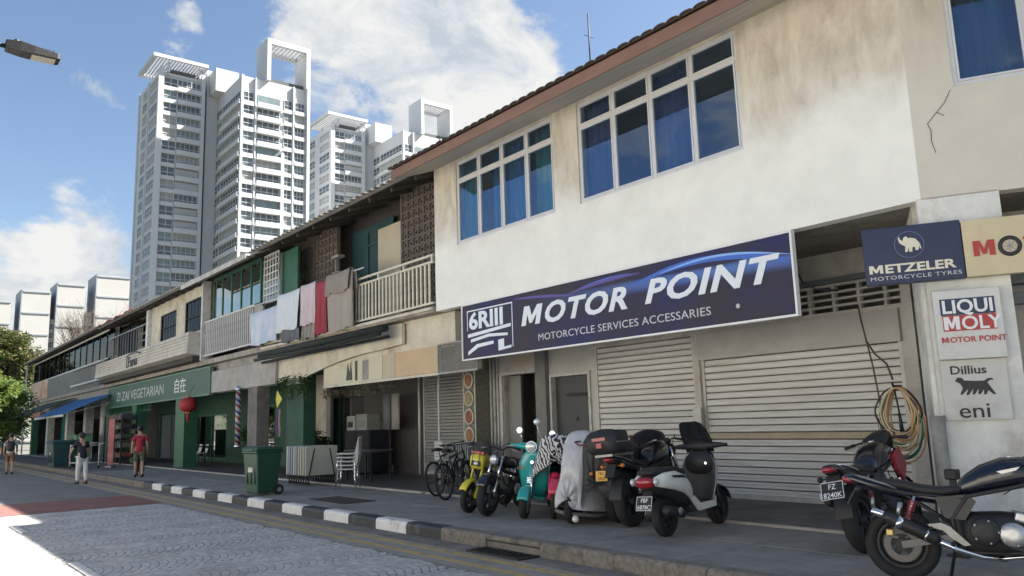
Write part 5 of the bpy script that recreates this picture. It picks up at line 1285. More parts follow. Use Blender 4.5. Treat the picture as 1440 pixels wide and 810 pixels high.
    for k in range(4): ex.tube([(1.1, -.12+.08*k, .66), (1.17, -.12+.08*k, .58), (1.14, -.10+.07*k, .36), (1.0, -.04+.03*k, .25), (.75, e*.08, .22)], .019, 8)
    ex.tube([(.8, e*.06, .22), (.62, e*.12, .235), (.42, e*.185, .30), (.25, e*.20, .385)], .026, 10)
    exo = ex.build('exhaust_pipe', M_chr, r_)
    MB().tube([(.30, e*.2, .362), (.26, e*.205, .385), (-.10, e*.215, .56), (-.13, e*.215, .575)], [.034, .055, .058, .045], 16).build('silencer', M_eng, exo)
    MB().tube([(-.11, e*.2155, .565), (-.16, e*.216, .59), (-.22, e*.216, .615)], [.048, .036, .034], 14).build('silencer_tip', M_chr, exo)
    MB().tube([(-.02, e*.21, .52), (.02, e*.21, .50)], .0605, 16).tube([(.2, e*.206, .415), (.215, e*.206, .408)], .0585, 16).build('silencer_band', M_chr, exo)
    MB().box(-.03, .03, -.03, .03, -.03, .03, Matrix.Translation((-.09, e*.13, .42))).build('rear_caliper', M_brass, r_, bevel=.01)
    # fork, headlamp, bars
    fk = MB()
    for s_ in (-1, 1):
        fk.tube([(wb, s_*.1, .305), (wb-.10, s_*.1, .60)], .03, 10).tube([(wb-.09, s_*.1, .57), (wb-.25, s_*.1, .98)], .021, 10)
    fk.build('fork', M_chr, r_)
    MB().loft([[Vector((wb+.345*math.cos(a), yy, .305+.35*math.sin(a))) for yy in (-.075, -.05, .05, .075)] for a in [R(t) for t in range(40, 151, 11)]], caps=False, closed=False).build('front_mudguard', paint, r_)
    Mx = Matrix.Translation((wb-.12, 0, .93)) @ Matrix.Rotation(R(90), 4, 'Y')
    hl = MB().lathe([(.03, -.10), (.08, -.06), (.098, .02), (.1, .05)], 20, Mx).build('headlamp', M_blk, r_)
    MB().lathe([(.094, .045), (.09, .06), (.0, .068)], 20, Mx).build('lens', M_clens, hl)
    for s_ in (-1, 1): MB().lathe([(.042, -.02), (.045, .015), (.03, .02)], 14, Matrix.Translation((wb-.2, s_*.055, 1.06)) @ Matrix.Rotation(R(-70), 4, 'Y')).build('instrument', M_blk, r_)
    handlebar(r_, wb-.28, 1.06)
    if mir: mirrors(r_, wb-.30, 1.08, .34)
    MB().bar((.42, .14, .26), (.36, .30, -.005+.0), .022).build('side_stand', M_blk, r_)
    if accent:
        for s_ in (-1, 1): MB().prism([(1.0, .92), (1.22, .98), (1.30, .78), (1.12, .62), (.98, .74)], s_*.16-.02, s_*.16+.02).build('side_fairing', accent, r_, bevel=.015)
        MB().loft([ring(.95, 1.02, .13, .03), ring(1.08, 1.10, .15, .05), ring(1.25, 1.12, .13, .08), ring(1.36, 1.02, .08, .10)], smooth=True).build('nose_fairing', M_blk, r_)
    if topbox:
        make_topbox(r_, -.20, .96)
    return r_
def make_topbox(r_, x, z, w_=.46, d=.38, h=.30, m=M_blk):
    tb = MB().loft([ring(x+.02, z+h*.5, w_*.40, h*.48, 20, 6), ring(x-.02, z+h*.5, w_*.49, h*.5, 20, 6), ring(x-d*.7, z+h*.5, w_*.5, h*.5, 20, 6), ring(x-d, z+h*.48, w_*.42, h*.42, 20, 5)]).build('top_box', m, r_)
    MB().box(x-d-.012, x-d+.05, -.10, .10, z+.17, z+.21).build('reflector', M_rlens, tb)
    MB().box(x-d*.8, x, -w_*.503, w_*.503, z+.135, z+.15).build('box_seam', M_steel, tb)
    MB().box(x-d-.02, x-d+.02, -.04, .04, z+.08, z+.14).build('latch', M_redp, tb)
    MB().box(x-d*.8, x+.25, -.13, .13, z-.035, z-.005).bar((x+.2, -.1, z-.02), (x+.3, -.11, z-.16), .02).bar((x+.2, .1, z-.02), (x+.3, .11, z-.16), .02).build('rack', M_steel, r_)
    return tb

# ---------------------------------------------------------------- scooters
def scooter(name, label, loc, heading, lean, paint, style='modern', group='motorcycles parked on the pavement', wb=1.32, plate_txt=None, windscreen=False, steer=0, topbox=False, cat='scooter', mir=True):
    r_ = thing(name, label, cat, loc, 0, group); r_.rotation_euler = (R(-lean), 0, R(heading))
    Rw = .235 if style == 'modern' else .215
    wheel(r_, 0, Rw, .125, M_eng, 5)
    St = Matrix.Translation((wb-.08, 0, 0)) @ Matrix.Rotation(R(steer), 4, 'Z') @ Matrix.Translation((-(wb-.08), 0, 0))
    wheel(r_, wb, Rw, .115, M_alum if style != 'modern' else M_eng, 6, disc=1, M=St)
    # rear body, seat
    if style == 'modern':
        for s_ in (-1, 1):
            body([(-.34, .66, .03, .05, s_*.13), (-.2, .665, .05, .09, s_*.16), (.0, .65, .06, .115, s_*.185), (.2, .60, .06, .115, s_*.185), (.34, .52, .05, .10, s_*.17), (.42, .42, .03, .06, s_*.15)], p=2.3).build('side_panel', paint, r_)
            MB().prism([(-.14, .72), (.12, .705), (.20, .665), (.05, .68), (-.10, .69)], s_*.243-.006, s_*.243+.006).build('panel_stripe', M_blkp, r_)
        body([(-.36, .66, .10, .06), (-.2, .62, .15, .13), (.1, .56, .17, .17), (.36, .46, .15, .18), (.44, .40, .12, .14)], p=3).build('rear_body', M_blk, r_)
        body([(-.42, .66, .07, .05), (-.38, .65, .12, .065), (-.31, .645, .13, .06)], p=3).build('tail_lamp', M_rlens, r_)
        for s_ in (-1, 1): MB().blob((-.37, s_*.16, .66), (.04, .03, .045), 10, 6).build('indicator', M_clens, r_)
    else:
        body([(-.40, .60, .09, .06), (-.3, .56, .19, .13), (-.08, .52, .23, .19), (.15, .52, .21, .19), (.32, .50, .15, .16), (.38, .48, .1, .1)], p=2.2).build('rear_body', paint, r_)
        body([(-.44, .60, .03, .05), (-.42, .60, .045, .06), (-.38, .60, .05, .06)], p=3).build('tail_lamp', M_rlens, r_)
    body([(-.36, .765, .10, .03), (-.2, .775, .14, .045), (.05, .76, .15, .05), (.22, .75, .15, .055), (.38, .735, .11, .045), (.43, .72, .07, .03)], p=3).build('seat', M_seat, r_)
    # engine / transmission and exhaust
    en = body([(-.12, .26, .05, .08, .14), (.1, .27, .065, .09, .14), (.35, .28, .06, .08, .13)], p=3).build('engine', M_eng, r_)
    MB().lathe([(.06, 0), (.055, .02), (.02, .025)], 16, Matrix.Translation((-.02, .205, .27)) @ Matrix.Rotation(R(-90), 4, 'X')).build('engine_cover', M_alum, en)
    ex = MB().tube([(.3, -.08, .2), (.2, -.14, .22), (.12, -.16, .25)], .02, 8).build('exhaust_pipe', M_steel, r_)
    MB().tube([(.16, -.165, .25), (.12, -.17, .26), (-.22, -.175, .33), (-.25, -.175, .335)], [.03, .058, .062, .04], 14).build('silencer', M_blk, ex)
    MB().lathe([(.045, 0), (.042, .012), (.01, .013)], 16, Matrix.Translation((-.02, -.175-.06, .30)) @ Matrix.Rotation(R(90), 4, 'X')).build('heat_shield', M_alum, ex)
    MB().bar((-.05, .12, .3), (-.2, .13, .60), .03).build('shock', M_chr, r_)
    # floorboard and leg shield
    MB().box(.36, .86, -.17, .17, .24, .34).build('floorboard', paint if style != 'modern' else M_blk, r_, bevel=.02)
    if style == 'modern':
        for s_ in (-1, 1): MB().prism([(.34, .42), (.42, .44), (.55, .34), (.90, .345), (.96, .40), (.95, .27), (.5, .25)], s_*.18-.015, s_*.18+.015).build('floor_rail', paint, r_, bevel=.01)
    ls = MB(); rows = []
    for x, z, hw in ((.86, .30, .17), (.90, .42, .20), (.93, .58, .235), (.96, .76, .24), (.985, .90, .17), (1.0, .98, .09)):
        rows.append([Vector((x-(.06 if style == 'modern' else .07)*abs(q)**1.8+.06, q*hw, z)) for q in (-1, -.8, -.5, -.2, 0, .2, .5, .8, 1)])
    o = ls.loft(rows, caps=False, closed=False).build('leg_shield', M_blk if style == 'modern' else paint, r_); sd = o.modifiers.new('s', 'SOLIDIFY'); sd.thickness = .03; sd.offset = 0
    if style == 'modern':
        e_ = MB()
        for s_ in (-1, 1): e_.tube([Vector((x+.0, s_*hw, z)) for x, z, hw in ((.86, .30, .175), (.90, .42, .205), (.93, .58, .24), (.96, .76, .245), (.985, .90, .175))], .012, 6)
        e_.build('shield_edge', M_steel, r_)
        body([(.96, .80, .20, .14), (1.05, .82, .19, .16), (1.14, .80, .13, .14), (1.18, .76, .06, .08)], p=2.6).build('front_fairing', M_blk, r_)
    else:
        e_ = MB()
        e_.tube([Vector((x-.01, s_*hw, z)) for s_ in (-1,) for x, z, hw in ((.86, .30, .172), (.90, .42, .205), (.93, .58, .24), (.96, .76, .245), (.985, .90, .175), (1.0, .98, .09))]+[Vector((x-.01, hw, z)) for x, z, hw in reversed(((.86, .30, .172), (.90, .42, .205), (.93, .58, .24), (.96, .76, .245), (.985, .90, .175), (1.0, .98, .09)))], .011, 6)
        e_.build('shield_edge', M_chr, r_)
        MB().loft([[Vector((x+.062, q*hw*s, z)) for q in (-1, 1)] for x, z, hw, s in ((.9, .42, .2, .06), (.96, .7, .2, .16), (.985, .86, .2, .2))], caps=False, closed=False).build('horn_cover', paint, r_)
        for s_ in (-1, 1):
            MB().blob((.985, s_*.17, .70), (.022, .035, .022), 10, 6).build('indicator', M_olens, r_)
        MB().tube([(.93, .04, 1.05), (1.0, .10, .98), (1.02, .06, .86)], .006, 5).tube([(.93, -.06, 1.05), (1.01, -.09, .99), (1.03, -.05, .86)], .006, 5).build('cable', M_cable, r_)
        MB().lathe([(.03, 0), (.026, .006)], 12, Matrix.Translation((1.055, 0, .80)) @ Matrix.Rotation(R(82), 4, 'Y')).build('badge', M_chr, r_)
        hc = MB().loft([ring(1.02, .50, .035, .10), ring(1.06, .62, .03, .2)], smooth=True).build('horn_casing', paint, r_)
        for k in range(4): MB().box(1.085, 1.092, -.045, .045, .50+.022*k, .51+.022*k).build('horn_slat', M_chr, hc)
    # front mudguard, fork
    fm = MB().loft([[St @ Vector((wb+(Rw+.045)*math.cos(a)*1.0, q*.085, Rw+(Rw+.05)*math.sin(a)-abs(q)**2*.03)) for q in (-1, -.6, 0, .6, 1)] for a in [R(t) for t in range(20, 166, 12)]], caps=False, closed=False)
    o = fm.build('front_mudguard', paint if style != 'modern' else M_blk, r_); sd = o.modifiers.new('s', 'SOLIDIFY'); sd.thickness = .012
    fk = MB()
    for s_ in ((-1, 1) if style == 'modern' else (1,)): fk.tube([St @ Vector((wb, s_*.075, Rw)), St @ Vector((wb-.1, s_*.06, .55)), St @ Vector((wb-.22, s_*.03, .8))], .018, 8)
    fk.build('fork', M_chr if style != 'modern' else M_steel, r_)
    # handlebar, headlamp, mirrors
    hb = MB().loft([[St @ p for p in ring(.0, 0, .001, .001)]]*2, caps=False) if False else None
    sec = [(-.36, .012), (-.33, .028), (-.16, .045), (-.07, .075), (.07, .075), (.16, .045), (.33, .028), (.36, .012)]
    rows = []
    for q, rr in sec:
        c = Vector((wb-.26-.04*abs(q)/.36, q, 1.02)); rows.append([St @ (c+Vector((rr*1.2*math.cos(2*PI*k/10), 0, rr*math.sin(2*PI*k/10)))) for k in range(10)])
    hb = MB().loft(rows).build('handlebar', M_blk if style == 'modern' else paint, r_)
    for s_ in (-1, 1): MB().tube([St @ Vector((wb-.30, s_*.25, 1.02)), St @ Vector((wb-.305, s_*.40, 1.02))], .019, 8).build('grip', M_rub, hb); MB().tube([St @ Vector((wb-.25, s_*.2, 1.02)), St @ Vector((wb-.22, s_*.3, 1.01)), St @ Vector((wb-.26, s_*.4, 1.005))], .006, 5).build('brake_lever', M_alum, hb)
    if style != 'modern':
        Mh = St @ Matrix.Translation((wb-.2, 0, 1.03)) @ Matrix.Rotation(R(90), 4, 'Y')
        h_ = MB().lathe([(.06, -.06), (.085, 0), (.09, .03), (.082, .045)], 20, Mh).build('headlamp', M_chr, r_)
        MB().lathe([(.08, .044), (.06, .055), (.0, .06)], 20, Mh).build('lens', M_clens, h_)
    else:
        Mh = Matrix.Translation((1.19, 0, .78)) @ Matrix.Rotation(R(70), 4, 'Y')
        MB().lathe([(.07, -.02), (.075, .005), (.0, .02)], 16, Mh).build('headlamp', M_clens, r_)
        MB().lathe([(.018, 0), (.018, .012)], 12, Matrix.Translation((.93, -.12, .80)) @ Matrix.Rotation(R(-90), 4, 'Y')).build('ignition_lock', M_chr, r_)
    if mir: mirrors(r_, wb-.26, 1.05, .27, M_chr if style != 'modern' else M_blk, .2)
    if windscreen:
        rows = [[Vector((x-.10*abs(q)**2, q*hw, z)) for q in (-1, -.6, -.25, .25, .6, 1)] for x, z, hw in ((1.14, .94, .20), (1.09, 1.08, .215), (1.01, 1.22, .20), (.94, 1.31, .16), (.91, 1.34, .10))]
        o = MB().loft(rows, caps=False, closed=False).build('windscreen', mat('smoked screen', (.02, .024, .03), .12, coat=.5), r_); sd = o.modifiers.new('s', 'SOLIDIFY'); sd.thickness = .006
    MB().bar((-.30, 0, .55), (-.42, 0, .36), .13, .014, (1, 0, 0)).build('plate_holder', M_blk, r_)
    if plate_txt: plate(r_, (-.42, 0, .42), R(-20), plate_txt, .21, .165, size=.07)
    MB().bar((.3, .12, .25), (.22, .24, .0), .022).build('side_stand', M_blk, r_)
    if topbox: make_topbox(r_, -.12, .84)
    return r_

P = .172
gm_ = 'motorcycles parked on the pavement'
hb_ = naked('motorcycle', 'black naked motorcycle with chrome-tipped exhaust in the right foreground', (-3.48, 6.90, P), 25, 4, M_navyp, None, exhaust_side=-1, plate_txt=None)
hb_.scale = (.93, .93, .93)
naked('motorcycle', 'black sport motorcycle with plate FZ 8240K, rear towards the kerb', (-4.35, 7.93, P), 98, 11, M_blkp, M_blkp, exhaust_side=1, plate_txt=('FZ', '8240K'), tail_up=-.03, accent=M_redp, mir=False)
scooter('scooter', 'white and black scooter with smoked windscreen and plate FBF 6878C', (-6.63, 7.51, P), 100, 3, M_wht, 'modern', plate_txt=('FBF', '6878C'), windscreen=True, mir=False)
naked('motorcycle', 'black motorcycle carrying a large top box beside the white scooter', (-7.55, 7.90, P), 104, 5, M_blkp, None, exhaust_side=1, topbox=True, mir=False)
def front_at(x, y, heading, wb): return (x-math.cos(R(heading))*wb, y-math.sin(R(heading))*wb, P)
scooter('scooter', 'turquoise classic scooter with round headlamp facing the road', front_at(-9.45, 7.58, -62, 1.25), -62, 7, M_tealp, 'classic', wb=1.25, steer=12)

# ---------------------------------------------------------------- small bikes facing the road
def minibike(name, label, loc, heading, lean, paint, fork_m, wb, Rw, wt, lampbox=True):
    r_ = thing(name, label, 'motorcycle', loc, 0, gm_); r_.rotation_euler = (R(-lean), 0, R(heading))
    wheel(r_, 0, Rw, wt, M_eng, 5); wheel(r_, wb, Rw, wt, M_eng, 5, disc=1)
    fr = MB().tube([(wb-.22, 0, .86), (wb-.4, 0, .66), (.3, 0, .55), (-.1, 0, .72)], .03, 8)
    for s_ in (-1, 1): fr.tube([(.32, s_*.1, .5), (0, s_*.09, Rw)], .017, 8).tube([(wb-.24, s_*.03, .78), (wb-.34, s_*.1, .45), (.4, s_*.1, .3)], .014, 8)
    fr.build('frame', M_blk if lampbox else M_eng, r_)
    en = body([(.34, .36, .12, .11), (.5, .36, .14, .13), (.66, .38, .12, .11)], p=3).build('engine', M_eng, r_)
    for s_ in (-1, 1): MB().lathe([(.09, 0), (.085, .03), (.03, .035)], 18, Matrix.Translation((.5, s_*.13, .36)) @ Matrix.Rotation(R(-90*s_), 4, 'X')).build('engine_cover', M_alum, en)
    for k in range(5): MB().box(.60+.028*k, .612+.028*k, -.09, .09, .38, .55).build('cooling_fin', M_eng, en)
    body([(.42, .70, .07, .05), (.5, .74, .12, .08), (.65, .78, .13, .09), (wb-.36, .80, .10, .08), (wb-.30, .80, .05, .04)], p=2.5).build('tank', paint, r_)
    body([(-.22, .76, .08, .03), (-.1, .765, .12, .045), (.2, .74, .12, .045), (.42, .72, .09, .03)], p=3).build('seat', M_seat, r_)
    fk = MB()
    for s_ in (-1, 1): fk.tube([(wb, s_*.085, Rw), (wb-.08, s_*.085, Rw+.22)], .026, 10).tube([(wb-.07, s_*.085, Rw+.2), (wb-.26, s_*.085, .95)], .017, 10)
    fk.build('fork', fork_m, r_)
    o = MB().loft([[Vector((wb+(Rw+.05)*math.cos(a), q*wt*.62, Rw+(Rw+.06)*math.sin(a)-abs(q)**2*.02)) for q in (-1, -.5, 0, .5, 1)] for a in [R(t) for t in range(30, 140, 12)]], caps=False, closed=False).build('front_mudguard', paint, r_); sd = o.modifiers.new('s', 'SOLIDIFY'); sd.thickness = .01
    if lampbox:
        lb = MB().loft([ring(wb-.26, .80, .11, .10, 16, 5), ring(wb-.12, .80, .13, .12, 16, 5), ring(wb-.09, .80, .12, .11, 16, 5)]).build('lamp_cowl', paint, r_)
        MB().box(wb-.092, wb-.075, -.085, .085, .73, .81).build('lens', M_blk, lb); MB().blob((wb-.085, 0, .77), (.025, .05, .035), 12, 6).build('bulb', M_clens, lb)
        MB().box(wb-.2, wb-.1, -.12, .12, .925, .96).build('front_rack', M_redp, r_)
    else:
        Mh = Matrix.Translation((wb-.14, 0, .84)) @ Matrix.Rotation(R(90), 4, 'Y')
        h_ = MB().lathe([(.04, -.08), (.075, -.03), (.085, .03)], 18, Mh).build('headlamp', M_blk, r_); MB().lathe([(.08, .028), (.05, .045), (0, .05)], 18, Mh).build('lens', M_clens, h_)
    handlebar(r_, wb-.28, 1.0, .33, rise=.08)
    ex = MB().tube([(.66, -.06, .34), (.74, -.1, .26), (.5, -.15, .2), (.1, -.17, .27)], .018, 8).build('exhaust_pipe', M_chr, r_)
    MB().tube([(.15, -.17, .262), (.1, -.172, .27), (-.25, -.175, .34)], [.03, .045, .04], 12).build('silencer', M_chr, ex)
    for s_ in (-1, 1): MB().cyl((0, s_*.12, Rw+.04), (.06, s_*.11, .66), .022, n=8).build('shock', M_chr, r_)
    MB().bar((.4, .12, .25), (.34, .26, .0), .02).build('side_stand', M_blk, r_)
    return r_
minibike('motorcycle', 'small black motorcycle with bright chrome fork between yellow moped and turquoise scooter', front_at(-10.12, 7.42, -64, 1.22), -64, 6, M_blkp, M_chr, 1.22, .30, .13, False)
minibike('moped', 'yellow mini moped with square lamp cowl next to the bicycles', front_at(-10.72, 7.50, -68, 1.12), -68, 8, M_yelp, M_yelp, 1.12, .24, .11)

# ---------------------------------------------------------------- covered bikes
def cover(name, label, loc, heading, lean, prof, m, folds, seed, front_x, bottom=.16, cat='covered scooter', hem=None):
    """cloth draped over a parked bike: cross sections along the bike, pleated towards the hem"""
    r_ = thing(name, label, cat, loc, 0, gm_); r_.rotation_euler = (R(-lean), 0, R(heading))
    rnd = random.Random(seed); rows = []; n = 44
    ph = [rnd.uniform(0, 6) for _ in range(6)]
    for i, (x, hw, zt, zb) in enumerate(prof):
        row = []
        for k in range(n+1):
            t = k/n*2-1                      # -1 .. 1 across, hem to hem
            a = abs(t); s_ = 1 if t >= 0 else -1
            if a < .3: y = hw*.62*a/.3; z = zt-.05*(a/.3)**2
            else:
                q = (a-.3)/.7; y = hw*(.62+.38*q**.6); z = zt-.05-(zt-.05-zb)*q
                w_ = folds*q*(.4+.6*q)
                y += w_*(math.sin(x*13+ph[0]+s_)+.6*math.sin(x*29+ph[1]*s_+q*3)+.5*math.sin(q*9+x*5+ph[2]))
                z += .012*math.sin(x*17+ph[3])
            xx = x+folds*.8*math.sin(z*9+ph[4]+s_*1.3)*min(1, a*1.6)
            row.append(Vector((xx, s_*y, z)))
        rows.append(row)
    o = MB().loft(rows, caps=False, closed=False).build('cover', m, r_, subsurf=1)
    sd = o.modifiers.new('s', 'SOLIDIFY'); sd.thickness = .004
    # close the two ends with gathered cloth
    for rw, sx_ in ((rows[0], -1), (rows[-1], 1)):
        zmin = min(p.z for p in rw); xs_ = rw[n//2].x
        e_ = MB(); rr = []
        for j in range(7):
            q = j/6; rr.append([Vector((p.x+sx_*.05*math.sin(q*PI)*(1+.4*math.sin(k*.9)), p.y*(1-q), p.z*(1-q)+(zmin+.35*(rw[n//2].z-zmin))*q)) for k, p in enumerate(rw)])
        e_.loft(rr, caps=False, closed=False).build('cover_end', m, r_)
    return r_
M_silv = mat('silver tarpaulin', (.62, .62, .63), .46, .12, var=.25, vscale=5, stretch=(3, 3, .6), bump=.5, bscale=14)
M_blkc = mat('black tarpaulin', (.018, .02, .026), .5, var=.3, vscale=4, bump=.4, bscale=14)
M_zeb = mat('zebra print cloth', (.62, .60, .60), .7)
t = M_zeb.node_tree; b_ = t.nodes['Principled BSDF']; tcn = t.nodes.new('ShaderNodeTexCoord'); wv = t.nodes.new('ShaderNodeTexWave'); wv.inputs['Scale'].default_value = 7; wv.inputs['Distortion'].default_value = 9; wv.inputs['Detail'].default_value = 1.5; wv.inputs['Detail Scale'].default_value = 1.2
wv.bands_direction = 'DIAGONAL'
t.links.new(tcn.outputs['Object'], wv.inputs['Vector']); rp = t.nodes.new('ShaderNodeValToRGB'); rp.color_ramp.interpolation = 'CONSTANT'; rp.color_ramp.elements[1].position = .5; rp.color_ramp.elements[0].color = (.03, .028, .03, 1); rp.color_ramp.elements[1].color = (.62, .60, .60, 1)
t.links.new(wv.outputs[0], rp.inputs[0]); t.links.new(rp.outputs[0], b_.inputs['Base Color'])
# zebra covered underbone with a crimson front, facing the road
h_ = -42; zb_ = front_at(-9.02, 7.80, h_, 1.22)
zc = cover('covered_scooter', 'zebra-print covered scooter with crimson front mudguard beside the silver cover', zb_, h_, 5, [(-.45, .16, .70, .40), (-.3, .24, .86, .35), (0, .27, .92, .33), (.3, .27, .93, .33), (.6, .27, 1.0, .36), (.8, .32, 1.12, .42), (.95, .36, 1.22, .5), (1.05, .30, 1.20, .58), (1.12, .2, 1.1, .68)], M_zeb, .022, 3, 1.2)
wheel(zc, 0, .27, .10, M_eng, 5); wheel(zc, 1.22, .27, .09, M_alum, 5, disc=1)
o = MB().loft([[Vector((1.22+.32*math.cos(a), q*.065, .27+.33*math.sin(a)-abs(q)**2*.02)) for q in (-1, -.5, 0, .5, 1)] for a in [R(t_) for t_ in range(20, 150, 12)]], caps=False, closed=False).build('front_mudguard', M_pink, zc); sd = o.modifiers.new('s', 'SOLIDIFY'); sd.thickness = .01
fk = MB()
for s_ in (-1, 1): fk.tube([(1.22, s_*.075, .27), (1.08, s_*.075, .62)], .022, 8)
fk.build('fork', M_pink, zc)
body([(.95, .60, .07, .07), (1.08, .56, .08, .09), (1.15, .53, .04, .06)], p=2.5).build('front_cowl', M_pink, zc)
MB().tube([(.95, -.25, 1.15), (.95, -.30, 1.28), (.93, -.32, 1.33)], .007, 6).blob((.93, -.32, 1.37), (.02, .05, .05), 12, 8).build('mirror', M_clens, zc)
# silver covered scooter
h_ = -66; sb_ = front_at(-8.40, 7.62, h_, 1.3)
sc = cover('covered_scooter', 'scooter under a shiny silver cover reaching to the ground', sb_, h_, 5, [(-.5, .16, .72, .20), (-.35, .27, .92, .14), (0, .31, .98, .12), (.35, .31, .98, .12), (.65, .31, 1.04, .13), (.85, .36, 1.2, .15), (1.0, .38, 1.28, .17), (1.15, .33, 1.22, .19), (1.35, .24, 1.0, .2), (1.5, .16, .62, .22)], M_silv, .034, 9, 1.3)
wheel(sc, 0, .25, .12, M_eng, 5); wheel(sc, 1.3, .25, .11, M_eng, 5)
MB().blob((1.5, .12, .10), (.05, .05, .05), 10, 6).build('tie_weight', M_wht, sc)
MB().tube([(-.4, .3, .13), (0, .36, .10), (.6, .36, .11), (1.2, .3, .13), (1.48, .0, .15), (1.2, -.3, .13), (.6, -.36, .11), (0, -.36, .10), (-.4, -.3, .13)], .03, 8).build('hem_roll', mat('grey hem', (.16, .16, .165), .6, var=.3), sc)
text('NOVOLO', .10, mat('cover blue print', (.08, .16, .26), .5), sc, (1.21, -.20, 1.06), rot=(R(68), 0, R(90)), extrude=.001, sx=1.0)
# black covered maxi scooter with maroon trim, rear to the road
bc = cover('covered_scooter', 'bulky black covered scooter with maroon piping and a yellow plate', (-7.98, 8.10, P), 103, 3, [(-.5, .22, 1.02, .30), (-.42, .32, 1.22, .20), (-.2, .36, 1.28, .15), (.0, .36, 1.26, .14), (.12, .34, 1.08, .14), (.5, .33, 1.0, .14), (.8, .36, 1.1, .16), (1.0, .38, 1.26, .2), (1.2, .32, 1.2, .25), (1.4, .2, .8, .3)], M_blkc, .022, 4, 1.3)
wheel(bc, 0, .25, .13, M_eng, 5); wheel(bc, 1.38, .25, .12, M_eng, 5)
pip = MB()
pip.tube([(-.52, -.20, 1.07), (-.44, -.33, 1.12), (0, -.37, 1.14), (.14, -.36, 1.0)], .012, 6).tube([(-.52, .20, 1.07), (-.44, .33, 1.12), (0, .37, 1.14)], .012, 6).tube([(-.53, -.2, 1.07), (-.55, 0, 1.08), (-.53, .2, 1.07)], .012, 6)
pip.build('piping', mat('maroon piping', (.16, .03, .05), .6), bc)
plate(bc, (-.60, -.16, .66), R(-6), ('FBC', '285G'), m=M_platey, mt=M_plateb, w_=.19, h_=.14, size=.055)
MB().blob((-.56, .02, .69), (.03, .03, .03), 10, 6).build('indicator', M_olens, bc)
MB().torus((-.45, -.34, .98), .045, .008, 'y', 16, 6).build('brand_ring', M_steel, bc)

# ---------------------------------------------------------------- bicycles
def bicycle(label, loc, heading, lean, seed):
    r_ = thing('bicycle', label, 'bicycle', loc, 0, 'bicycles leaning by the pier'); r_.rotation_euler = (R(-lean), 0, R(heading))
    Rw = .34; wb = 1.05
    wheel(r_, 0, Rw, .05, M_blk, wire=True); wheel(r_, wb, Rw, .05, M_blk, wire=True)
    fr = MB(); BB = (.43, 0, .30); ST = (.30, 0, .76); HT = (.90, 0, .86); HB = (.93, 0, .74)
    fr.tube([BB, ST], .017, 8).tube([ST, HT], .018, 8).tube([BB, HB], .022, 8).tube([HT, HB], .022, 8)
    for s_ in (-1, 1): fr.tube([(0, s_*.06, Rw), (.43, s_*.03, .30)], .010, 6).tube([(0, s_*.06, Rw), (.30, s_*.02, .72)], .009, 6).tube([(wb, s_*.05, Rw), (.95, s_*.05, .66), (.93, s_*.02, .72)], .013, 6)
    fr.build('frame', M_blkp, r_)
    MB().tube([(.30, 0, .76), (.27, 0, .88)], .014, 8).build('seat_post', M_steel, r_)
    body([(.12, .90, .075, .03), (.2, .905, .08, .035), (.32, .90, .04, .03), (.40, .895, .02, .02)], p=2.5).build('saddle', M_seat, r_)
    hb = MB().tube([(.88, 0, .87), (.86, 0, .98)], .014, 8).tube([(.80, -.30, 1.0), (.86, -.1, 1.0), (.86, .1, 1.0), (.80, .30, 1.0)], .012, 8).build('handlebar', M_blk, r_)
    for s_ in (-1, 1): MB().tube([(.80, s_*.30, 1.0), (.825, s_*.2, 1.0)], .017, 8).build('grip', M_rub, hb)
    cr = MB().lathe([(.09, -.004), (.09, .004)], 20, Matrix.Translation((.43, -.06, .30)) @ Matrix.Rotation(R(90), 4, 'X')).bar((.43, -.075, .30), (.50, -.08, .14), .02, .012).bar((.43, .075, .30), (.36, .08, .46), .02, .012).build('crank', M_steel, r_)
    for p in ((.50, -.12, .14), (.36, .12, .46)): MB().box(p[0]-.045, p[0]+.045, p[1]-.035, p[1]+.035, p[2]-.01, p[2]+.01).build('pedal', M_blk, cr)
    MB().tube([(.43, -.06, .39), (0, -.06, Rw+.04)], .004, 4).tube([(.43, -.06, .21), (0, -.06, Rw-.04)], .004, 4).build('chain', M_iron, r_)
    return r_
bicycle('black bicycle nearest the yellow moped, rear wheel towards the road', (-12.75, 8.42, P), 118, 6, 1)
bicycle('black bicycle behind the other one, at the pier with dish pictures', (-13.55, 8.75, P), 114, 9, 2)
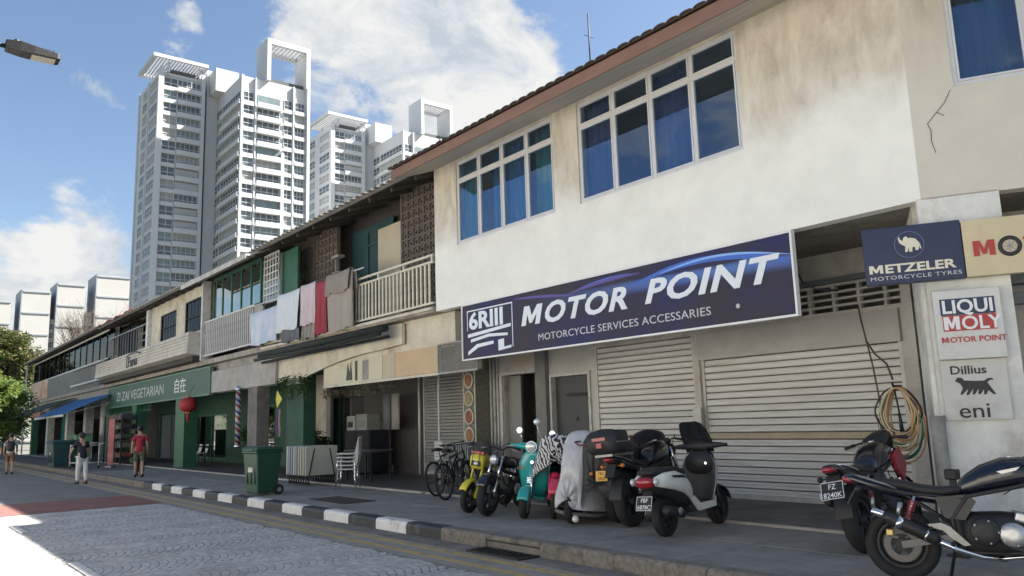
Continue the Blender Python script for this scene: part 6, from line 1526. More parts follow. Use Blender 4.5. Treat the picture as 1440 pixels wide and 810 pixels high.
# ================================================================== things on the pavement and in the shops
M_bing = mat('bin green plastic', (.018, .075, .045), .45, var=.2, vscale=4, stain=(.03, .075, .05), smin=.55, smax=.75)
M_bint = mat('bin dark teal plastic', (.02, .06, .065), .5, var=.2, vscale=4)
def bin_(label, loc, rz, m, w_=.62, d=.72, h=1.0):
    t = thing('wheelie_bin', label, 'bin', loc, rz, 'wheelie bins at the kerb')
    rings = [[Vector((sx*w_/2*k, sy*d/2*k+dy, z)) for sx, sy in ((-1, -1), (1, -1), (1, 1), (-1, 1))] for k, z, dy in ((.80, .05, .0), (.86, .3, 0), (1.0, h-.14, 0), (1.0, h-.10, 0))]
    MB().loft(rings, smooth=False).build('body', m, t, bevel=.03, segs=3)
    MB().box(-w_*.53, w_*.53, -d*.53, d*.53, h-.10, h-.055).build('rim', m, t, bevel=.012)
    l = MB().loft([[Vector((sx*w_*.52*k, sy*d*.52*k, z)) for sx, sy in ((-1, -1), (1, -1), (1, 1), (-1, 1))] for k, z in ((1.03, h-.05), (1.03, h-.02), (.94, h+.03), (.6, h+.045))], smooth=False).build('lid', m, t, bevel=.015)
    MB().box(-w_*.3, w_*.3, -d*.56, -d*.535, h-.045, h-.02).build('lid_grip', m, l)
    for i in (-1, 0, 1): MB().box(i*w_*.26-.018, i*w_*.26+.018, -d*.475, -d*.44, .25, h-.2).build('rib', m, t)
    MB().box(-.09, .09, -d*.482, -d*.470, h*.5, h*.5+.10).build('label', M_wline, t)
    MB().cyl((-w_*.45, d*.58, h-.08), (w_*.45, d*.58, h-.08), .018, n=8).bar((-w_*.3, d*.48, h-.08), (-w_*.3, d*.58, h-.08), .03).bar((w_*.3, d*.48, h-.08), (w_*.3, d*.58, h-.08), .03).build('handle', m, t)
    for s_ in (-1, 1): 
        w__ = MB().cyl((s_*w_*.38, d*.42, .11), (s_*w_*.5, d*.42, .11), .11, n=20).build('wheel', M_rub, t)
        MB().cyl((s_*w_*.505, d*.42, .11), (s_*w_*.51, d*.42, .11), .05, n=12).build('hubcap', M_grey, w__)
    return t
bin_('large green wheelie bin at the painted kerb', (-17.35, 6.68, P), R(10), M_bing, .58, .60, 1.0)
bin_('dark teal wheelie bin at the kerb near the blue awning', (-40.2, 6.5, P), R(5), M_bint, 1.0, 1.0, 1.15)

# folding tables stored on edge
M_tt = [mat('table top grey', (.34, .37, .39), .5, var=.1), mat('table top cream', (.54, .53, .43), .5, var=.1), mat('table top white', (.58, .60, .58), .5, var=.08)]
FT_LAB = ['white edged folded table, leftmost of the upright row by the green bin', 'second folded table from the left in the upright row', 'third folded table from the left in the upright row', 'white edged folded table, fourth from the left in the upright row', 'grey folded table in the middle of the upright row', 'first cream folded table from the left in the upright row', 'cream folded table third from the stacked chairs', 'cream folded table second from the stacked chairs', 'cream folded table showing its whole top, nearest the stacked chairs']
for i in range(9):
    x = -19.75+.14*i; m = M_tt[(2, 0, 0, 2, 0, 1, 1, 1, 1)[i]]
    t = thing('folded_table', FT_LAB[i], 'table', (x, 8.66, .205), 0, 'folded tables stored on edge')
    MB().box(-.022, .022, -.42, .42, .22, .92).build('table_top', m, t, bevel=.012)
    MB().box(.023, .028, -.36, .36, .28, .86).build('top_rim', m, t)
    for s_ in (-1, 1):
        MB().bar((-.04, s_*.38, .3), (-.04, s_*.30, 0.0), .025).build('leg', M_iron, t)
        MB().bar((.035, s_*.2, .86), (.035, s_*.38, 0.0), .022).build('leg', M_iron, t)
# plastic chairs
def chair(name, label, loc, rz, m_seat, m_leg, group, cat='chair', z0=0):
    t = thing(name, label, cat, loc, rz, group)
    rows = [[Vector((x, q*hw, z-.02*(1-abs(q)**2))) for q in (-1, -.6, 0, .6, 1)] for x, hw, z in ((.22, .19, .435), (.20, .21, .45), (0, .22, .44), (-.17, .21, .44), (-.21, .20, .49), (-.24, .20, .62), (-.27, .19, .76), (-.275, .14, .80))]
    o = MB().loft(rows, caps=False, closed=False).build('seat_shell', m_seat, t); sd = o.modifiers.new('s', 'SOLIDIFY'); sd.thickness = .018
    for sx, sy in ((1, 1), (1, -1), (-1, 1), (-1, -1)):
        MB().tube([(sx*.16, sy*.16, .43), (sx*.23-.01, sy*.23, 0)], .013, 8).build('leg', m_leg, t)
    MB().tube([(.19, -.19, .22), (.19, .19, .22)], .009, 6).build('stretcher', m_leg, t)
    return t
M_chw = mat('white plastic', (.66, .66, .62), .45, var=.06)
M_chb = mat('black plastic chair', (.02, .02, .022), .5)
gc = 'white plastic chairs stacked by the folded tables'
c0 = None
for i in range(5):
    lab = ['white plastic chair at the bottom of the stack by the folded tables', 'white plastic chair second from the bottom of the stack by the folded tables', 'white plastic chair in the middle of the stack by the folded tables', 'white plastic chair just below the top of the stack by the folded tables', 'white plastic chair on top of the stack by the folded tables'][i]
    if c0 is None: c0 = chair('plastic_chair', lab, (-16.75, 8.42, .205), R(-128), M_chw, M_chr, gc)
    else: dup(c0, (-16.75, 8.42, .205+.085*i), R(-128), lab)
for i in range(3):
    chair('plastic_chair', ['right white plastic chair of three inside the green restaurant', 'middle white plastic chair of three inside the green restaurant', 'left white plastic chair of three inside the green restaurant'][i], (-35.6-.85*i, 11.0, .205), R(-90), M_chw, M_steel, 'white chairs in the restaurant')
for n_, x, y, k in ((6, -13.95, 11.85, 0), (9, -13.55, 11.95, 1)):
    c1 = None
    for i in range(n_):
        lab = 'black plastic chair, %s in the %s stack inside the shop doorway' % (('lowest', 'second from the floor', 'third from the floor', 'fourth from the floor', 'fifth from the floor', 'sixth from the floor', 'seventh from the floor', 'eighth from the floor', 'topmost')[i if i < n_-1 else 8], ('shorter', 'taller')[k])
        if c1 is None: c1 = chair('plastic_chair', lab, (x, y, .205), R(-100), M_chb, M_blk, 'black chairs stacked in the doorway')
        else: dup(c1, (x, y, .205+.15*i), R(-100), lab)
def table(label, loc, rz, w_, d, h, m, ml):
    t = thing('table', label, 'table', loc, rz)
    MB().box(-w_/2, w_/2, -d/2, d/2, h-.035, h).build('table_top', m, t, bevel=.01)
    MB().box(-w_/2+.04, w_/2-.04, -d/2+.04, -d/2+.06, h-.10, h-.036).box(-w_/2+.04, w_/2-.04, d/2-.06, d/2-.04, h-.10, h-.036).build('apron', ml, t)
    for sx in (-1, 1):
        for sy in (-1, 1): MB().box(sx*(w_/2-.06)-.02, sx*(w_/2-.06)+.02, sy*(d/2-.06)-.02, sy*(d/2-.06)+.02, 0, h-.036).build('leg', ml, t)
    return t
table('dark bare table standing in front of the pink poster', (-18.9, 10.1, .205), R(4), 1.3, .7, .76, mat('dark laminate', (.10, .09, .085), .4), M_iron)
table('dark round-edged table inside the green restaurant', (-34.6, 10.6, .205), 0, 1.0, .9, .74, M_blk, M_iron)
# kitchen cart with boxes, apron cloths behind it
t = thing('dark_cabinet', 'dark cabinet behind the table with boxes stacked on top', 'cabinet', (-21.3, 11.3, .2))
MB().box(-.75, .75, -.3, .3, .05, 1.25).build('carcass', mat('blue black cabinet', (.018, .022, .032), .5, var=.2), t, bevel=.01)
MB().box(-.72, -.01, -.318, -.301, .08, 1.22).build('door', M_blk, t); MB().box(.01, .72, -.318, -.301, .08, 1.22).build('door', M_blk, t)
for i, (x, w_, h, m, lab) in enumerate(((-.45, .5, .42, mat('pale box', (.50, .50, .44), .7, var=.1), 'pale carton on the left of the dark cabinet'), (.22, .66, .46, mat('grey green box', (.28, .30, .27), .7, var=.1), 'grey green carton on the right of the dark cabinet'))):
    b = thing('carton', lab, 'box', (-21.3+x, 11.25, 1.452))
    MB().box(-w_/2, w_/2, -.22, .22, 0, h).build('box', m, b, bevel=.01); MB().box(-w_/2-.003, w_/2+.003, -.223, .223, h*.72, h*.76).build('tape', M_lgrey, b); MB().box(-w_*.36, w_*.3, -.2235, -.2205, h*.2, h*.6).build('print', M_blk if i == 0 else M_grey, b)
for i, (x, c, lab) in enumerate(((-19.95, (.35, .34, .30), 'grey cloth hanging behind the table'), (-20.45, (.16, .17, .18), 'dark cloth hanging behind the table'))):
    o = MB().loft([[Vector((.4*k/10-.2, .03*math.sin(k*1.4), z)) for k in range(11)] for z in (0, -.5, -1.0)], caps=False, closed=False).build('hanging_cloth', mat('cloth %d' % i, c, .9, var=.2, stretch=(4, 1, .5)))
    o.location = (x, 11.5, 2.45); tag(o, lab, 'cloth'); sd = o.modifiers.new('s', 'SOLIDIFY'); sd.thickness = .006
t = thing('plastic_crate', 'grey green slatted crate behind the bicycles', 'crate', (-14.9, 10.3, .75))
MB().box(-.5, .5, -.2, .2, 0, .03).build('base', M_grey, t)
for i in range(12): MB().box(-.49+.086*i, -.45+.086*i, -.2, -.175, .03, .36).build('slat', mat('crate grey', (.20, .22, .21), .6), t)
MB().box(-.5, .5, -.21, -.165, .361, .40).box(-.5, .5, .17, .21, .03, .40).box(-.5, -.47, -.16, .17, .03, .4).box(.47, .5, -.16, .17, .03, .4).build('rim', M_grey, t)
MB().box(-.46, -.42, -.16, -.12, -.545, 0).box(.42, .46, -.16, -.12, -.545, 0).box(-.46, -.42, .12, .16, -.545, 0).box(.42, .46, .12, .16, -.545, 0).build('stand', M_iron, t)
t = thing('notice_board', 'small white notice fixed to the pole left of the bicycles', 'notice', (-15.75, 10.2, .75))
MB().box(-.16, .16, 0, .02, 0, .42).build('board', M_wline, t)
for i in range(5): MB().box(-.12, .10-.05*(i % 2), -.003, -.0005, .33-.065*i, .35-.065*i).build('print_line', M_grey, t)
MB().cyl((0, .04, -.55), (0, .04, 2.2), .025, n=8).build('pole', M_wrail, t)

# red lantern, barber pole, yellow ornament
t = thing('paper_lantern', 'red paper lantern hanging below the green restaurant sign', 'lantern', (-31.1, 9.1, 2.55))
prof = [(.10, -.27)]+[(.33*math.sin(R(a))**.8, -.27*math.cos(R(a))) for a in range(25, 160, 15)]+[(.10, .27)]
MB().lathe(prof, 16).build('body', mat('lantern red', (.42, .03, .03), .6, var=.2), t)
MB().lathe([(.1, .27), (.1, .32)], 12).lathe([(.1, -.32), (.1, -.27)], 12).build('cap', mat('lantern gold', (.5, .33, .06), .4, .4), t)
MB().tube([(0, 0, .32), (0, .2, .75)], .008, 5).build('cord', M_cable, t)
MB().lathe([(.04, -.62), (.06, -.4), (.03, -.32)], 10).build('tassel', mat('lantern red', (.42, .03, .03)), t)
M_barb = mat('barber stripes', (.6, .6, .6), .35)
tn = M_barb.node_tree; b_ = tn.nodes['Principled BSDF']; tcn = tn.nodes.new('ShaderNodeTexCoord'); sp = tn.nodes.new('ShaderNodeSeparateXYZ'); tn.links.new(tcn.outputs['Object'], sp.inputs[0])
at_ = tn.nodes.new('ShaderNodeMath'); at_.operation = 'ARCTAN2'; tn.links.new(sp.outputs['Y'], at_.inputs[0]); tn.links.new(sp.outputs['X'], at_.inputs[1])
m1 = tn.nodes.new('ShaderNodeMath'); m1.operation = 'MULTIPLY_ADD'; tn.links.new(at_.outputs[0], m1.inputs[0]); m1.inputs[1].default_value = 1/(2*PI); m2 = tn.nodes.new('ShaderNodeMath'); m2.operation = 'MULTIPLY'; m2.inputs[1].default_value = 2.6; tn.links.new(sp.outputs['Z'], m2.inputs[0]); tn.links.new(m2.outputs[0], m1.inputs[2])
m3 = tn.nodes.new('ShaderNodeMath'); m3.operation = 'FRACT'; tn.links.new(m1.outputs[0], m3.inputs[0]); rp = tn.nodes.new('ShaderNodeValToRGB'); rp.color_ramp.interpolation = 'CONSTANT'
rp.color_ramp.elements[0].color = (.42, .42, .4, 1); rp.color_ramp.elements[1].position = .3; rp.color_ramp.elements[1].color = (.22, .03, .035, 1); e_ = rp.color_ramp.elements.new(.55); e_.color = (.42, .42, .4, 1); e_ = rp.color_ramp.elements.new(.75); e_.color = (.03, .06, .18, 1)
tn.links.new(m3.outputs[0], rp.inputs[0]); tn.links.new(rp.outputs[0], b_.inputs['Base Color'])
t = thing('barber_pole', 'striped barber pole on the grey column', 'barber pole', (-26.2, 9.25, 1.0))
MB().cyl((0, 0, .1), (0, 0, 1.85), .085, n=18).build('striped_tube', M_barb, t)
MB().lathe([(.10, 0), (.11, .05), (.10, .1)], 16).lathe([(.10, 1.85), (.11, 1.9), (.05, 1.98), (.02, 2.0)], 16).build('cap', M_chr, t)
MB().bar((0, .1, .05), (0, .2, .05), .04).bar((0, .1, 1.9), (0, .2, 1.9), .04).build('bracket', M_steel, t)
t = thing('hanging_ornament', 'yellow diamond ornament with coloured streamers hanging beside the green pier', 'ornament', (-22.7, 9.2, 2.42))
MB().add([(0, -.05, .26), (.24, 0, 0), (0, -.05, -.26), (-.24, 0, 0), (0, .05, 0)], [(0, 3, 2, 1), (0, 1, 4), (1, 2, 4), (2, 3, 4), (3, 0, 4)]).build('diamond', mat('ornament yellow', (.62, .55, .05), .5, var=.25, vscale=9), t)
MB().tube([(0, 0, .26), (0, .3, .9)], .006, 4).build('cord', M_cable, t)
for i, c in enumerate(((.1, .25, .5), (.5, .05, .06), (.5, .5, .5))):
    MB().loft([[Vector((-.12+.09*i+.03*math.sin(z*9+i), q*.03, -.28-z)) for q in (-1, 1)] for z in (0, .2, .4, .6, .8)], caps=False, closed=False).build('streamer', mat('streamer %d' % i, c, .7), t)
# plants
def potted(label, loc, m, seed, h=1.0, n=900):
    rnd = random.Random(seed); t = thing('potted_plant', label, 'plant', loc)
    MB().lathe([(.16, 0), (.22, .3), (.235, .3), (.235, .34), (.2, .34)], 16).build('pot', mat('clay pot', (.30, .14, .08), .8, var=.2), t)
    st = MB(); lf = MB()
    for i in range(9):
        e = Vector((rnd.uniform(-.35, .35), rnd.uniform(-.35, .35), h*rnd.uniform(.6, 1.0))); st.tube([(0, 0, .3), e*.5+Vector((0, 0, .25)), e], [.012, .009, .005], 5); leaves(lf, e, Vector((.22, .22, .22)), n//9, .16, rnd)
    st.build('stems', M_bark, t); lf.build('foliage', m, t); return t
potted('leafy potted plant by the shop window behind the barber pole', (-30.2, 11.3, .2), M_lf3, 4, 1.5, 1400)
potted('low potted plant beside the green pier', (-23.6, 10.6, .2), M_lf3, 5, 1.2, 900)
t = thing('hanging_plant', 'straggly green plant hanging at the end of the arched beam', 'plant', (-21.7, 9.25, 2.75))
lf = MB(); rnd = random.Random(2)
MB().bar((-.5, 0, .1), (.5, 0, .1), .12, .1).build('trough', M_grey, t)
for i in range(14): leaves(lf, Vector((rnd.uniform(-.7, .7), rnd.uniform(-.15, .1), rnd.uniform(-.25, .2))), Vector((.22, .15, .15)), 50, .12, rnd)
lf.build('foliage', M_lf3, t)

t = thing('garland', 'dry leafy garland strung under the old sign strip', 'garland', (-18.6, 9.6, 2.62))
lf = MB(); rnd = random.Random(6)
MB().tube([(-1.9+.38*k, 0, -.05-.05*(k % 2)) for k in range(11)], .01, 5).build('cord', M_cable, t)
for k in range(26): leaves(lf, Vector((-1.9+.15*k, 0, -.14)), Vector((.12, .06, .13)), 26, .10, rnd)
lf.build('foliage', leaf_mat('dry garland', (.10, .08, .05), (.22, .19, .13), .2), t)
# ---------------------------------------------------------------- restaurant sign
sg = thing('shop_sign', 'green ZI ZAI VEGETARIAN restaurant sign with white letters', 'shop sign', (-37.3, 9.3, 3.35))
MB().box(-8.0, 8.0, .0, .10, -.46, .46).build('board', mat('sign green', (.04, .105, .075), .5, var=.15, vscale=.6), sg)
MB().box(-8.05, 8.05, -.03, .11, .46, .52).box(-8.05, 8.05, -.03, .11, -.52, -.46).box(-8.05, -8.0, -.03, .11, -.46, .46).box(8.0, 8.05, -.03, .11, -.46, .46).build('frame', mat('sign frame green', (.10, .20, .15), .5), sg)
text('ZI ZAI VEGETARIAN', .62, M_lett2, sg, (-6.3, -.002, -.22), offset=-.004, sx=1.52)
text('自在', .62, M_signw, sg, (3.5, -.002, -.22), sx=1.35)

# ---------------------------------------------------------------- laundry on the balcony of the breeze block house
t = thing('clothes_pole', 'thin pole carrying laundry along the cream railing', 'pole', (-20.5, 9.12, 5.42))
MB().cyl((-4.3, 0, 0), (3.2, 0, 0), .018, n=8).build('rod', M_wrail, t)
for x in (-3.5, 0, 2.8): MB().bar((x, 0, 0), (x, .2, -.16), .02).build('bracket', M_iron, t)
def cloth(name, label, x0, x1, z0, z1, m, seed, y=9.07, cat='laundry', back=.5):
    rnd = random.Random(seed); n = 24; ph = rnd.uniform(0, 6); w_ = x1-x0
    rows = []
    for z, dy in ((z1-back, .075), (z1-.1, .06), (z1, .04), (z1+.015, .0), (z1, -.035), (z1-.15, -.05), (z1*.6+z0*.4, -.06), (z1*.3+z0*.7, -.065), (z0+.02, -.06), (z0, -.06)):
        k_ = (z1-z)/(z1-z0)
        rows.append([Vector((x0+w_*(.5+(k/n-.5)*(1-.04*k_)), y+.05+dy+.045*k_*math.sin(k*.8+ph)+.022*math.sin(k*2.1+ph*2)*k_, z+.03*math.sin(k*.35+ph)*k_-.02*math.sin(PI*k/n)*(1-k_))) for k in range(n+1)])
    c = (x0+x1)/2
    rows = [[p-Vector((c, y, z1)) for p in r_] for r_ in rows]
    o = MB().loft(rows, caps=False, closed=False).build(name, m); o.location = (c, y, z1)
    sd = o.modifiers.new('s', 'SOLIDIFY'); sd.thickness = .008
    return tag(o, label, cat, 'laundry on the balcony')
cl = lambda n_, c, v=.15: mat(n_, c, .9, var=v, vscale=4, stretch=(5, 1, .5))
cloth('towel', 'long beige grey towel hanging at the right of the laundry', -19.25, -17.8, 4.0, 5.46, cl('beige towel', (.36, .33, .28)), 1)
cloth('towel', 'short taupe towel folded over the beige towel', -19.2, -17.85, 4.95, 5.50, cl('taupe towel', (.29, .26, .22)), 2, y=9.02)
cloth('cloth', 'dark red cloth hanging between the pink and beige towels', -19.95, -19.3, 4.02, 5.44, cl('dark red cloth', (.33, .05, .07)), 3)
cloth('towel', 'pale pink towel hanging left of the red cloth', -20.95, -19.98, 4.35, 5.5, cl('pale pink towel', (.64, .55, .56), .25), 4)
cloth('cloth', 'patterned grey cloth hanging below the pale pink towel', -20.9, -20.0, 3.98, 4.5, cl('patterned cloth', (.36, .33, .30), .6), 5, y=9.12, back=.2)
cloth('sheet', 'white and pale blue bed sheet hanging in the middle', -22.6, -21.0, 4.35, 5.46, cl('pale blue sheet', (.66, .71, .75)), 6)
cloth('cloth', 'dark floral cloth hanging below the pale sheet', -22.4, -21.1, 4.02, 4.6, cl('dark floral cloth', (.20, .22, .24), .7), 7, y=9.12, back=.2)
cloth('sheet', 'sky blue and white quilt on the left end of the railing', -24.9, -22.75, 4.15, 5.2, mat('blue quilt', (.62, .66, .70), .9, var=.5, vscale=1.1, col2=(.36, .48, .62)), 8, y=9.1)

# ---------------------------------------------------------------- hose coil on the corner pillar
t = thing('hose_coil', 'green and orange hoses coiled on a hook by the shutter edge', 'hose', (-4.72, 9.62, 1.40))
hm = [mat('hose green', (.03, .14, .08), .4), mat('hose orange', (.50, .29, .14), .45), mat('hose tan', (.52, .41, .25), .5), mat('hose black', (.02, .02, .02), .5)]
rnd = random.Random(4)
for i in range(20):
    w_ = rnd.uniform(.15, .28); hh = rnd.uniform(.24, .45); dz = .44-hh; dx = rnd.uniform(-.03, .03); dy = rnd.uniform(-.05, .05)
    pts = [(dx+w_*math.sin(a)*(1-.35*max(0, math.cos(a))), dy+.02*math.sin(3*a), dz+hh*math.cos(a)) for a in [2*PI*k/36 for k in range(36)]]
    MB().tube(pts, .0105, 7, closed=True).build('hose_loop', hm[(2, 1, 2, 1, 0, 2, 3, 2, 0, 1)[i % 10]], t)
MB().tube([(0, .12, .46), (0, -.08, .46), (0, -.1, .5)], .014, 6).build('hook', M_iron, t)
MB().tube([(.0, -.06, .42), (.03, -.07, .2), (.035, -.07, .12)], .012, 6).tube([(.035, -.07, .13), (.045, -.07, -.08)], [.018, .026], 8).build('spray_gun', M_blk, t)
t = thing('tap_post', 'short black post with square head behind the motorcycle seat', 'post', (-3.62, 8.3, P))
MB().box(-.025, .025, -.025, .025, 0, .74).build('post', M_blk, t); MB().box(-.06, .06, -.05, .05, .72, .82).build('head', M_blk, t, bevel=.015); MB().box(-.1, .1, -.1, .1, 0, .02).build('base', M_blk, t)

# ---------------------------------------------------------------- far left details
t = thing('banner_stand', 'tall narrow red banner standing near the blue awning', 'banner', (-37.6, 7.9, P), R(30))
MB().box(-.16, .16, -.02, .02, .1, 2.0).build('banner', mat('banner red', (.30, .04, .05), .6, var=.4, vscale=3, col2=(.36, .16, .16)), t); MB().box(-.2, .2, -.12, .12, 0, .06).cyl((-.17, 0, .06), (-.17, 0, 2.05), .015, n=6).build('stand', M_steel, t)
t = thing('display_rack', 'dark metal rack with goods beside the red shirted person', 'rack', (-41.2, 9.0, .2))
for x in (-1.7, 1.7):
    for y in (-.3, .3): MB().box(x-.03, x+.03, y-.03, y+.03, 0, 2.2).build('post', M_blk, t)
rnd = random.Random(8)
for k in range(5):
    s_ = MB().box(-1.7, 1.7, -.3, .3, .3+.42*k, .33+.42*k).build('shelf', M_blk, t)
    for i in range(8):
        w_ = rnd.uniform(.12, .18); h = rnd.uniform(.12, .3); MB().box(-1.5+.4*i-w_, -1.5+.4*i+w_, -.25, .2, .332+.42*k, .332+.42*k+h).build('goods', mat('goods %d' % rnd.randrange(5), [(.10, .08, .07), (.05, .06, .08), (.22, .08, .06), (.08, .10, .07), (.2, .18, .15)][rnd.randrange(5)], .7), s_)
t = thing('green_cabinet', 'light green utility cabinet beside the bright tree', 'cabinet', (-46.5, 8.3, .2))
MB().box(-.9, .9, -.35, .35, 0, 1.35).build('carcass', mat('cabinet green', (.10, .30, .17), .6, var=.2), t, bevel=.02); MB().box(-.3, .35, -.362, -.351, .2, 1.2).build('panel', M_blk, t); MB().box(-.95, .95, -.4, .4, 1.351, 1.4).build('top', M_green2, t)
t = thing('metal_trolley', 'white tubular trolley frame next to the teal bin', 'trolley', (-37.6, 6.9, P), R(15))
fr = MB()
for x in (-.6, .6):
    for y in (-.3, .3): fr.tube([(x, y, .1), (x, y, 1.0)], .02, 8)
for z in (.25, .95): fr.tube([(-.6, -.3, z), (.6, -.3, z), (.6, .3, z), (-.6, .3, z)], .018, 8, closed=True)
fr.tube([(.6, -.3, .95), (1.0, -.3, 1.05), (1.0, .3, 1.05), (.6, .3, .95)], .018, 8); fr.build('frame', M_wrail, t)
MB().box(-.58, .58, -.28, .28, .26, .28).build('deck', M_grey, t)
for x in (-.6, .6):
    for y in (-.3, .3): MB().cyl((x, y-.02, .06), (x, y+.02, .06), .06, n=12).build('castor', M_rub, t)
t = thing('roof_tarpaulin', 'crumpled red tarpaulin lying on the far roof edge', 'tarpaulin', (-43.5, 9.4, 7.32))
rows = [[Vector((x, y*1.0, .42*y+.10+.05*math.sin(x*3+y*4)+.04*math.sin(x*7))) for y in (-.6, -.3, 0, .3, .6, 1.0)] for x in [-3+.4*i for i in range(16)]]
o = MB().loft(rows, caps=False, closed=False).build('sheet', mat('tarpaulin red', (.45, .05, .06), .7, var=.2), t); sd = o.modifiers.new('s', 'SOLIDIFY'); sd.thickness = .01

# ---------------------------------------------------------------- unseen shophouses added across the street to bounce sunlight onto the row
for i, (xa, xb, c) in enumerate(((-58, -36, (.72, .68, .60)), (-36, -14, (.76, .75, .72)), (-14, 10, (.74, .70, .62)))):
    t = thing('shophouse', ['unseen shophouse added across the street facing the far row', 'unseen shophouse added across the street facing the restaurant', 'unseen shophouse added across the street facing the corner house'][i], 'building', ((xa+xb)/2, -7.6, .15), group='unseen shophouses added across the street for bounce light')
    w_ = (xb-xa)/2; m = mat('opposite bounce plaster %d' % i, c, .85, var=.12, vscale=1)
    hs = [(-w_+1+k*3.6, -w_+3.4+k*3.6, 4.8, 6.4) for k in range(int(2*w_/3.6))]+[(-w_+1+k*3.6, -w_+4.0+k*3.6, .05, 2.7) for k in range(int(2*w_/3.6))]
    wall_cells(MB(), -w_, w_, 0, 7.4, -.3, 0, hs).build('wall', m, t)
    MB().box(-w_, w_, -5, -4.8, 0, 7.4).box(-w_, -w_+.2, -4.8, -.3, 0, 7.4).box(w_-.2, w_, -4.8, -.3, 0, 7.4).build('rear_wall', m, t)
    MB().loft([[Vector((x, .9, 7.2)), Vector((x, -4, 9.2)), Vector((x, -4, 9.3)), Vector((x, .9, 7.3))] for x in (-w_, w_)], smooth=False).loft([[Vector((x, -4.01, 9.2)), Vector((x, -9, 7.2)), Vector((x, -9, 7.3)), Vector((x, -4.01, 9.3))] for x in (-w_, w_)], smooth=False).build('roof', M_rtile, t)
    for h in hs:
        if h[2] > 3: MB().box(h[0], h[1], -.2, -.15, h[2], h[3]).build('window', M_twd, t)
        else: MB().box(h[0], h[1], -.2, -.15, h[2], h[3]).build('shutter', M_shut, t)

# ================================================================== people
M_skin = mat('skin', (.40, .24, .16), .55)
M_hair = mat('dark hair', (.018, .015, .013), .6)
def skin_mesh(name, pts, edges, m, parent, sub=2):
    me = bpy.data.meshes.new(name); me.from_pydata([p[0] for p in pts], edges, []); me.materials.append(m)
    o = bpy.data.objects.new(name, me); COL.objects.link(o); o.parent = parent
    md = o.modifiers.new('skin', 'SKIN'); md.use_smooth_shade = True
    for i, p in enumerate(pts):
        r_ = p[1]; sv = me.skin_vertices[0].data[i]; sv.radius = (r_, r_) if not isinstance(r_, tuple) else r_; sv.use_root = (i == 0)
    s_ = o.modifiers.new('sub', 'SUBSURF'); s_.levels = sub; s_.render_levels = sub
    return o
def hand(parent, p, d, side):
    """small hand: palm, four fingers and a thumb, slightly curled"""
    p = Vector(p); d = Vector(d).normalized(); a = Vector((1, 0, 0)) if abs(d.x) < .8 else Vector((0, 0, 1)); u = (a-d*a.dot(d)).normalized(); v = d.cross(u)*side
    mb = MB(); mb.tube([p-d*.01, p+d*.04, p+d*.085], [.022, .03, .026], 8)
    for i, ln in enumerate((.062, .072, .068, .052)):
        b = p+d*.078+u*(.024-.016*i); mb.tube([b, b+d*ln*.5+v*.004, b+d*ln*.85+v*.022], [.009, .008, .006], 6)
    b = p+d*.03+u*.026; mb.tube([b, b+d*.03+u*.02+v*.01, b+d*.055+u*.024+v*.018], [.010, .009, .006], 6)
    return mb.build('hand', M_skin, parent)
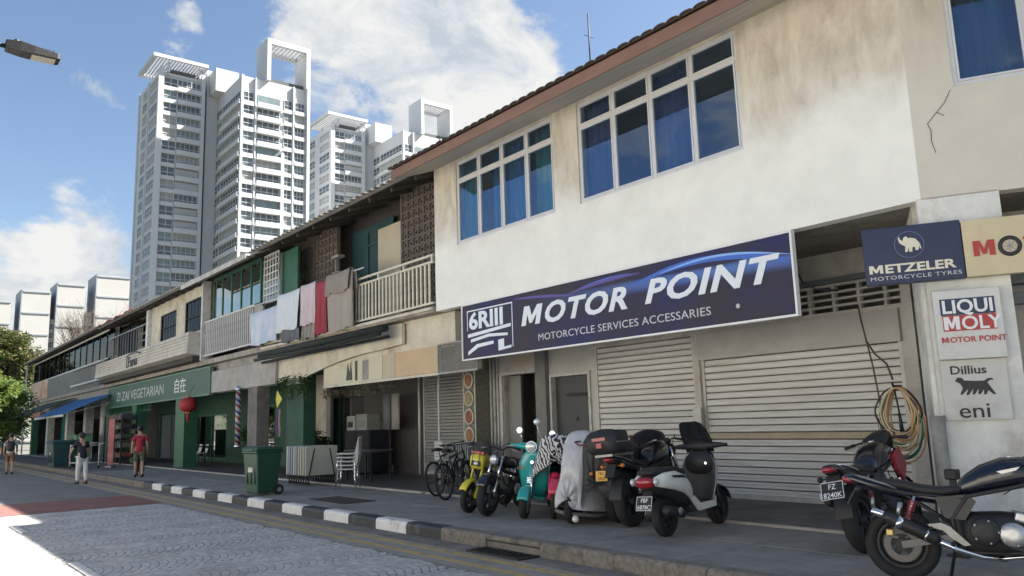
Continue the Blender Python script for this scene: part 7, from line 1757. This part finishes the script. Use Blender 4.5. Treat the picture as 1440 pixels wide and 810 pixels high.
def person(label, loc, heading, top, bottom, sleeves='short', trousers='long', lean=0, arms=None, step=.12, hair_long=False, cap=None, backpack=None, scale=1.0, shoe=M_blk):
    t = thing('person', label, 'person', loc, R(heading)); t.scale = (scale,)*3
    ln = math.sin(R(lean)); cz = math.cos(R(lean))
    S = lambda x, y, z: (x+(z-.9)*ln if z > .9 else x, y, .9+(z-.9)*cz if z > .9 else z)
    arms = arms or {1: ((-.03, .235, 1.13), (.06, .24, .90)), -1: ((-.03, -.235, 1.13), (.06, -.24, .90))}
    pts = [(S(0, 0, .95), .13), (S(0, 0, 1.13), .115), (S(0, 0, 1.30), (.14, .105)), (S(0, 0, 1.43), .075), (S(.015, 0, 1.50), .052), (S(.025, 0, 1.56), .066), (S(.02, 0, 1.64), .092), (S(.0, 0, 1.71), .075)]
    ed = [(i, i+1) for i in range(7)]
    legs = {}
    for s_ in (-1, 1):
        f = step*s_; b = len(pts)
        pts += [(S(0, s_*.09, .88), .092), ((f*.6+.02, s_*.1, .48), .058), ((f-.02, s_*.1, .09), .042), ((f+.12, s_*.115, .035), .034)]
        ed += [(0, b), (b, b+1), (b+1, b+2), (b+2, b+3)]; legs[s_] = b
        b = len(pts); e, w_ = arms[s_]
        pts += [(S(0, s_*.17, 1.40), .06), (e if lean == 0 else S(*e), .044), (w_ if lean == 0 else S(*w_), .032)]
        ed += [(3, b), (b, b+1), (b+1, b+2)]
    skin_mesh('body', pts, ed, M_skin, t)
    for s_ in (-1, 1):
        e, w_ = arms[s_]; e = Vector(e if lean == 0 else S(*e)); w_ = Vector(w_ if lean == 0 else S(*w_)); hand(t, w_, w_-e, s_)
    # shirt
    sp = [(S(0, 0, .80), .150), (S(0, 0, .95), .155), (S(0, 0, 1.12), .14), (S(0, 0, 1.30), (.165, .13)), (S(0, 0, 1.42), .095)]; se = [(0, 1), (1, 2), (2, 3), (3, 4)]
    for s_ in (-1, 1):
        b = len(sp); e, w_ = arms[s_]; e = Vector(e if lean == 0 else S(*e)); w_ = Vector(w_ if lean == 0 else S(*w_)); sh = Vector(S(0, s_*.17, 1.40))
        sp += [(tuple(sh), .078), (tuple(sh.lerp(e, .75)), .068)]; se += [(4, b), (b, b+1)]
        if sleeves == 'long': sp += [(tuple(e), .056), (tuple(e.lerp(w_, .9)), .044)]; se += [(b+1, b+2), (b+2, b+3)]
    skin_mesh('shirt', sp, se, top, t)
    bp = [(S(0, 0, .96), .145)]; be = []
    for s_ in (-1, 1):
        f = step*s_; b = len(bp); bp += [(S(0, s_*.09, .86), .108), ((f*.6+.02, s_*.1, .46 if trousers == 'long' else .50), .084)]; be += [(0, b), (b, b+1)]
        if trousers == 'long': bp += [((f-.015, s_*.1, .10), .074)]; be += [(b+1, b+2)]
    skin_mesh('trousers' if trousers == 'long' else 'shorts', bp, be, bottom, t)
    hc = Vector(S(-.005, 0, 1.655)); hr = MB(); hr.blob(hc+Vector((-.02, 0, .02)), (.108, .100, .112), 14, 9)
    if hair_long: hr.blob(hc+Vector((-.05, 0, -.1)), (.06, .085, .13), 12, 8)
    hr.build('hair', cap or M_hair, t)
    for s_ in (-1, 1):
        MB().blob(Vector(S(.02, s_*.096, 1.61)), (.018, .012, .03), 8, 6).build('ear', M_skin, t)
        f = step*s_; MB().loft([ring(f-.07, .045, .04, .045, 10, 3, s_*.1), ring(f+.0, .05, .045, .05, 10, 3, s_*.105), ring(f+.14, .03, .048, .03, 10, 3, s_*.115), ring(f+.19, .022, .03, .02, 10, 3, s_*.118)]).build('shoe', shoe, t)
    MB().blob(Vector(S(.108, 0, 1.61)), (.016, .012, .022), 8, 6).build('nose', M_skin, t)
    if backpack:
        bpk = MB().loft([ring(-.30, 1.16, .10, .13, 14, 4), ring(-.26, 1.18, .15, .2, 14, 4), ring(-.15, 1.20, .16, .22, 14, 4)]).build('backpack', backpack, t)
        for s_ in (-1, 1): MB().tube([(-.15, s_*.09, 1.38), (-.02, s_*.11, 1.47), (.12, s_*.11, 1.36), (.12, s_*.13, 1.15), (-.12, s_*.15, 1.05)], .016, 6).build('strap', backpack, bpk)
    return t
fab = lambda n_, c, **k: mat(n_, c, .9, var=.15, vscale=6, **k)
person('person in a red shirt and patterned shorts walking on the pavement', (-28.1, 6.75, P), 170, fab('red shirt', (.36, .03, .05)), mat('camouflage cloth', (.16, .15, .10), .9, var=.6, vscale=14, col2=(.06, .07, .05)), trousers='short', step=.14, scale=.93)
person('person in dark clothes standing behind the red shirted person', (-29.1, 7.02, P), 160, fab('charcoal shirt', (.03, .03, .035)), fab('charcoal trousers', (.03, .03, .033)), scale=.90)
person('person in black top and white trousers leaning forward at the road edge', (-29.4, 5.35, .008), 190, fab('black top', (.018, .02, .03)), fab('white trousers', (.62, .62, .62)), sleeves='short', lean=14, step=.10, scale=.94,
       arms={1: ((.18, .26, 1.18), (.36, .28, .98)), -1: ((.16, -.25, 1.16), (.34, -.22, .96))})
person('person with a black backpack and brown shorts walking away along the road', (-40.6, 4.6, .008), 172, fab('pale grey shirt', (.45, .46, .47)), fab('brown shorts', (.22, .12, .07)), trousers='short', step=.16, backpack=M_blk, scale=.98)
person('person in teal at the very left edge beside the backpack', (-41.6, 4.15, .008), 176, fab('teal shirt', (.06, .22, .22)), fab('brown shorts', (.22, .12, .07)), trousers='short', step=.12, scale=.92)
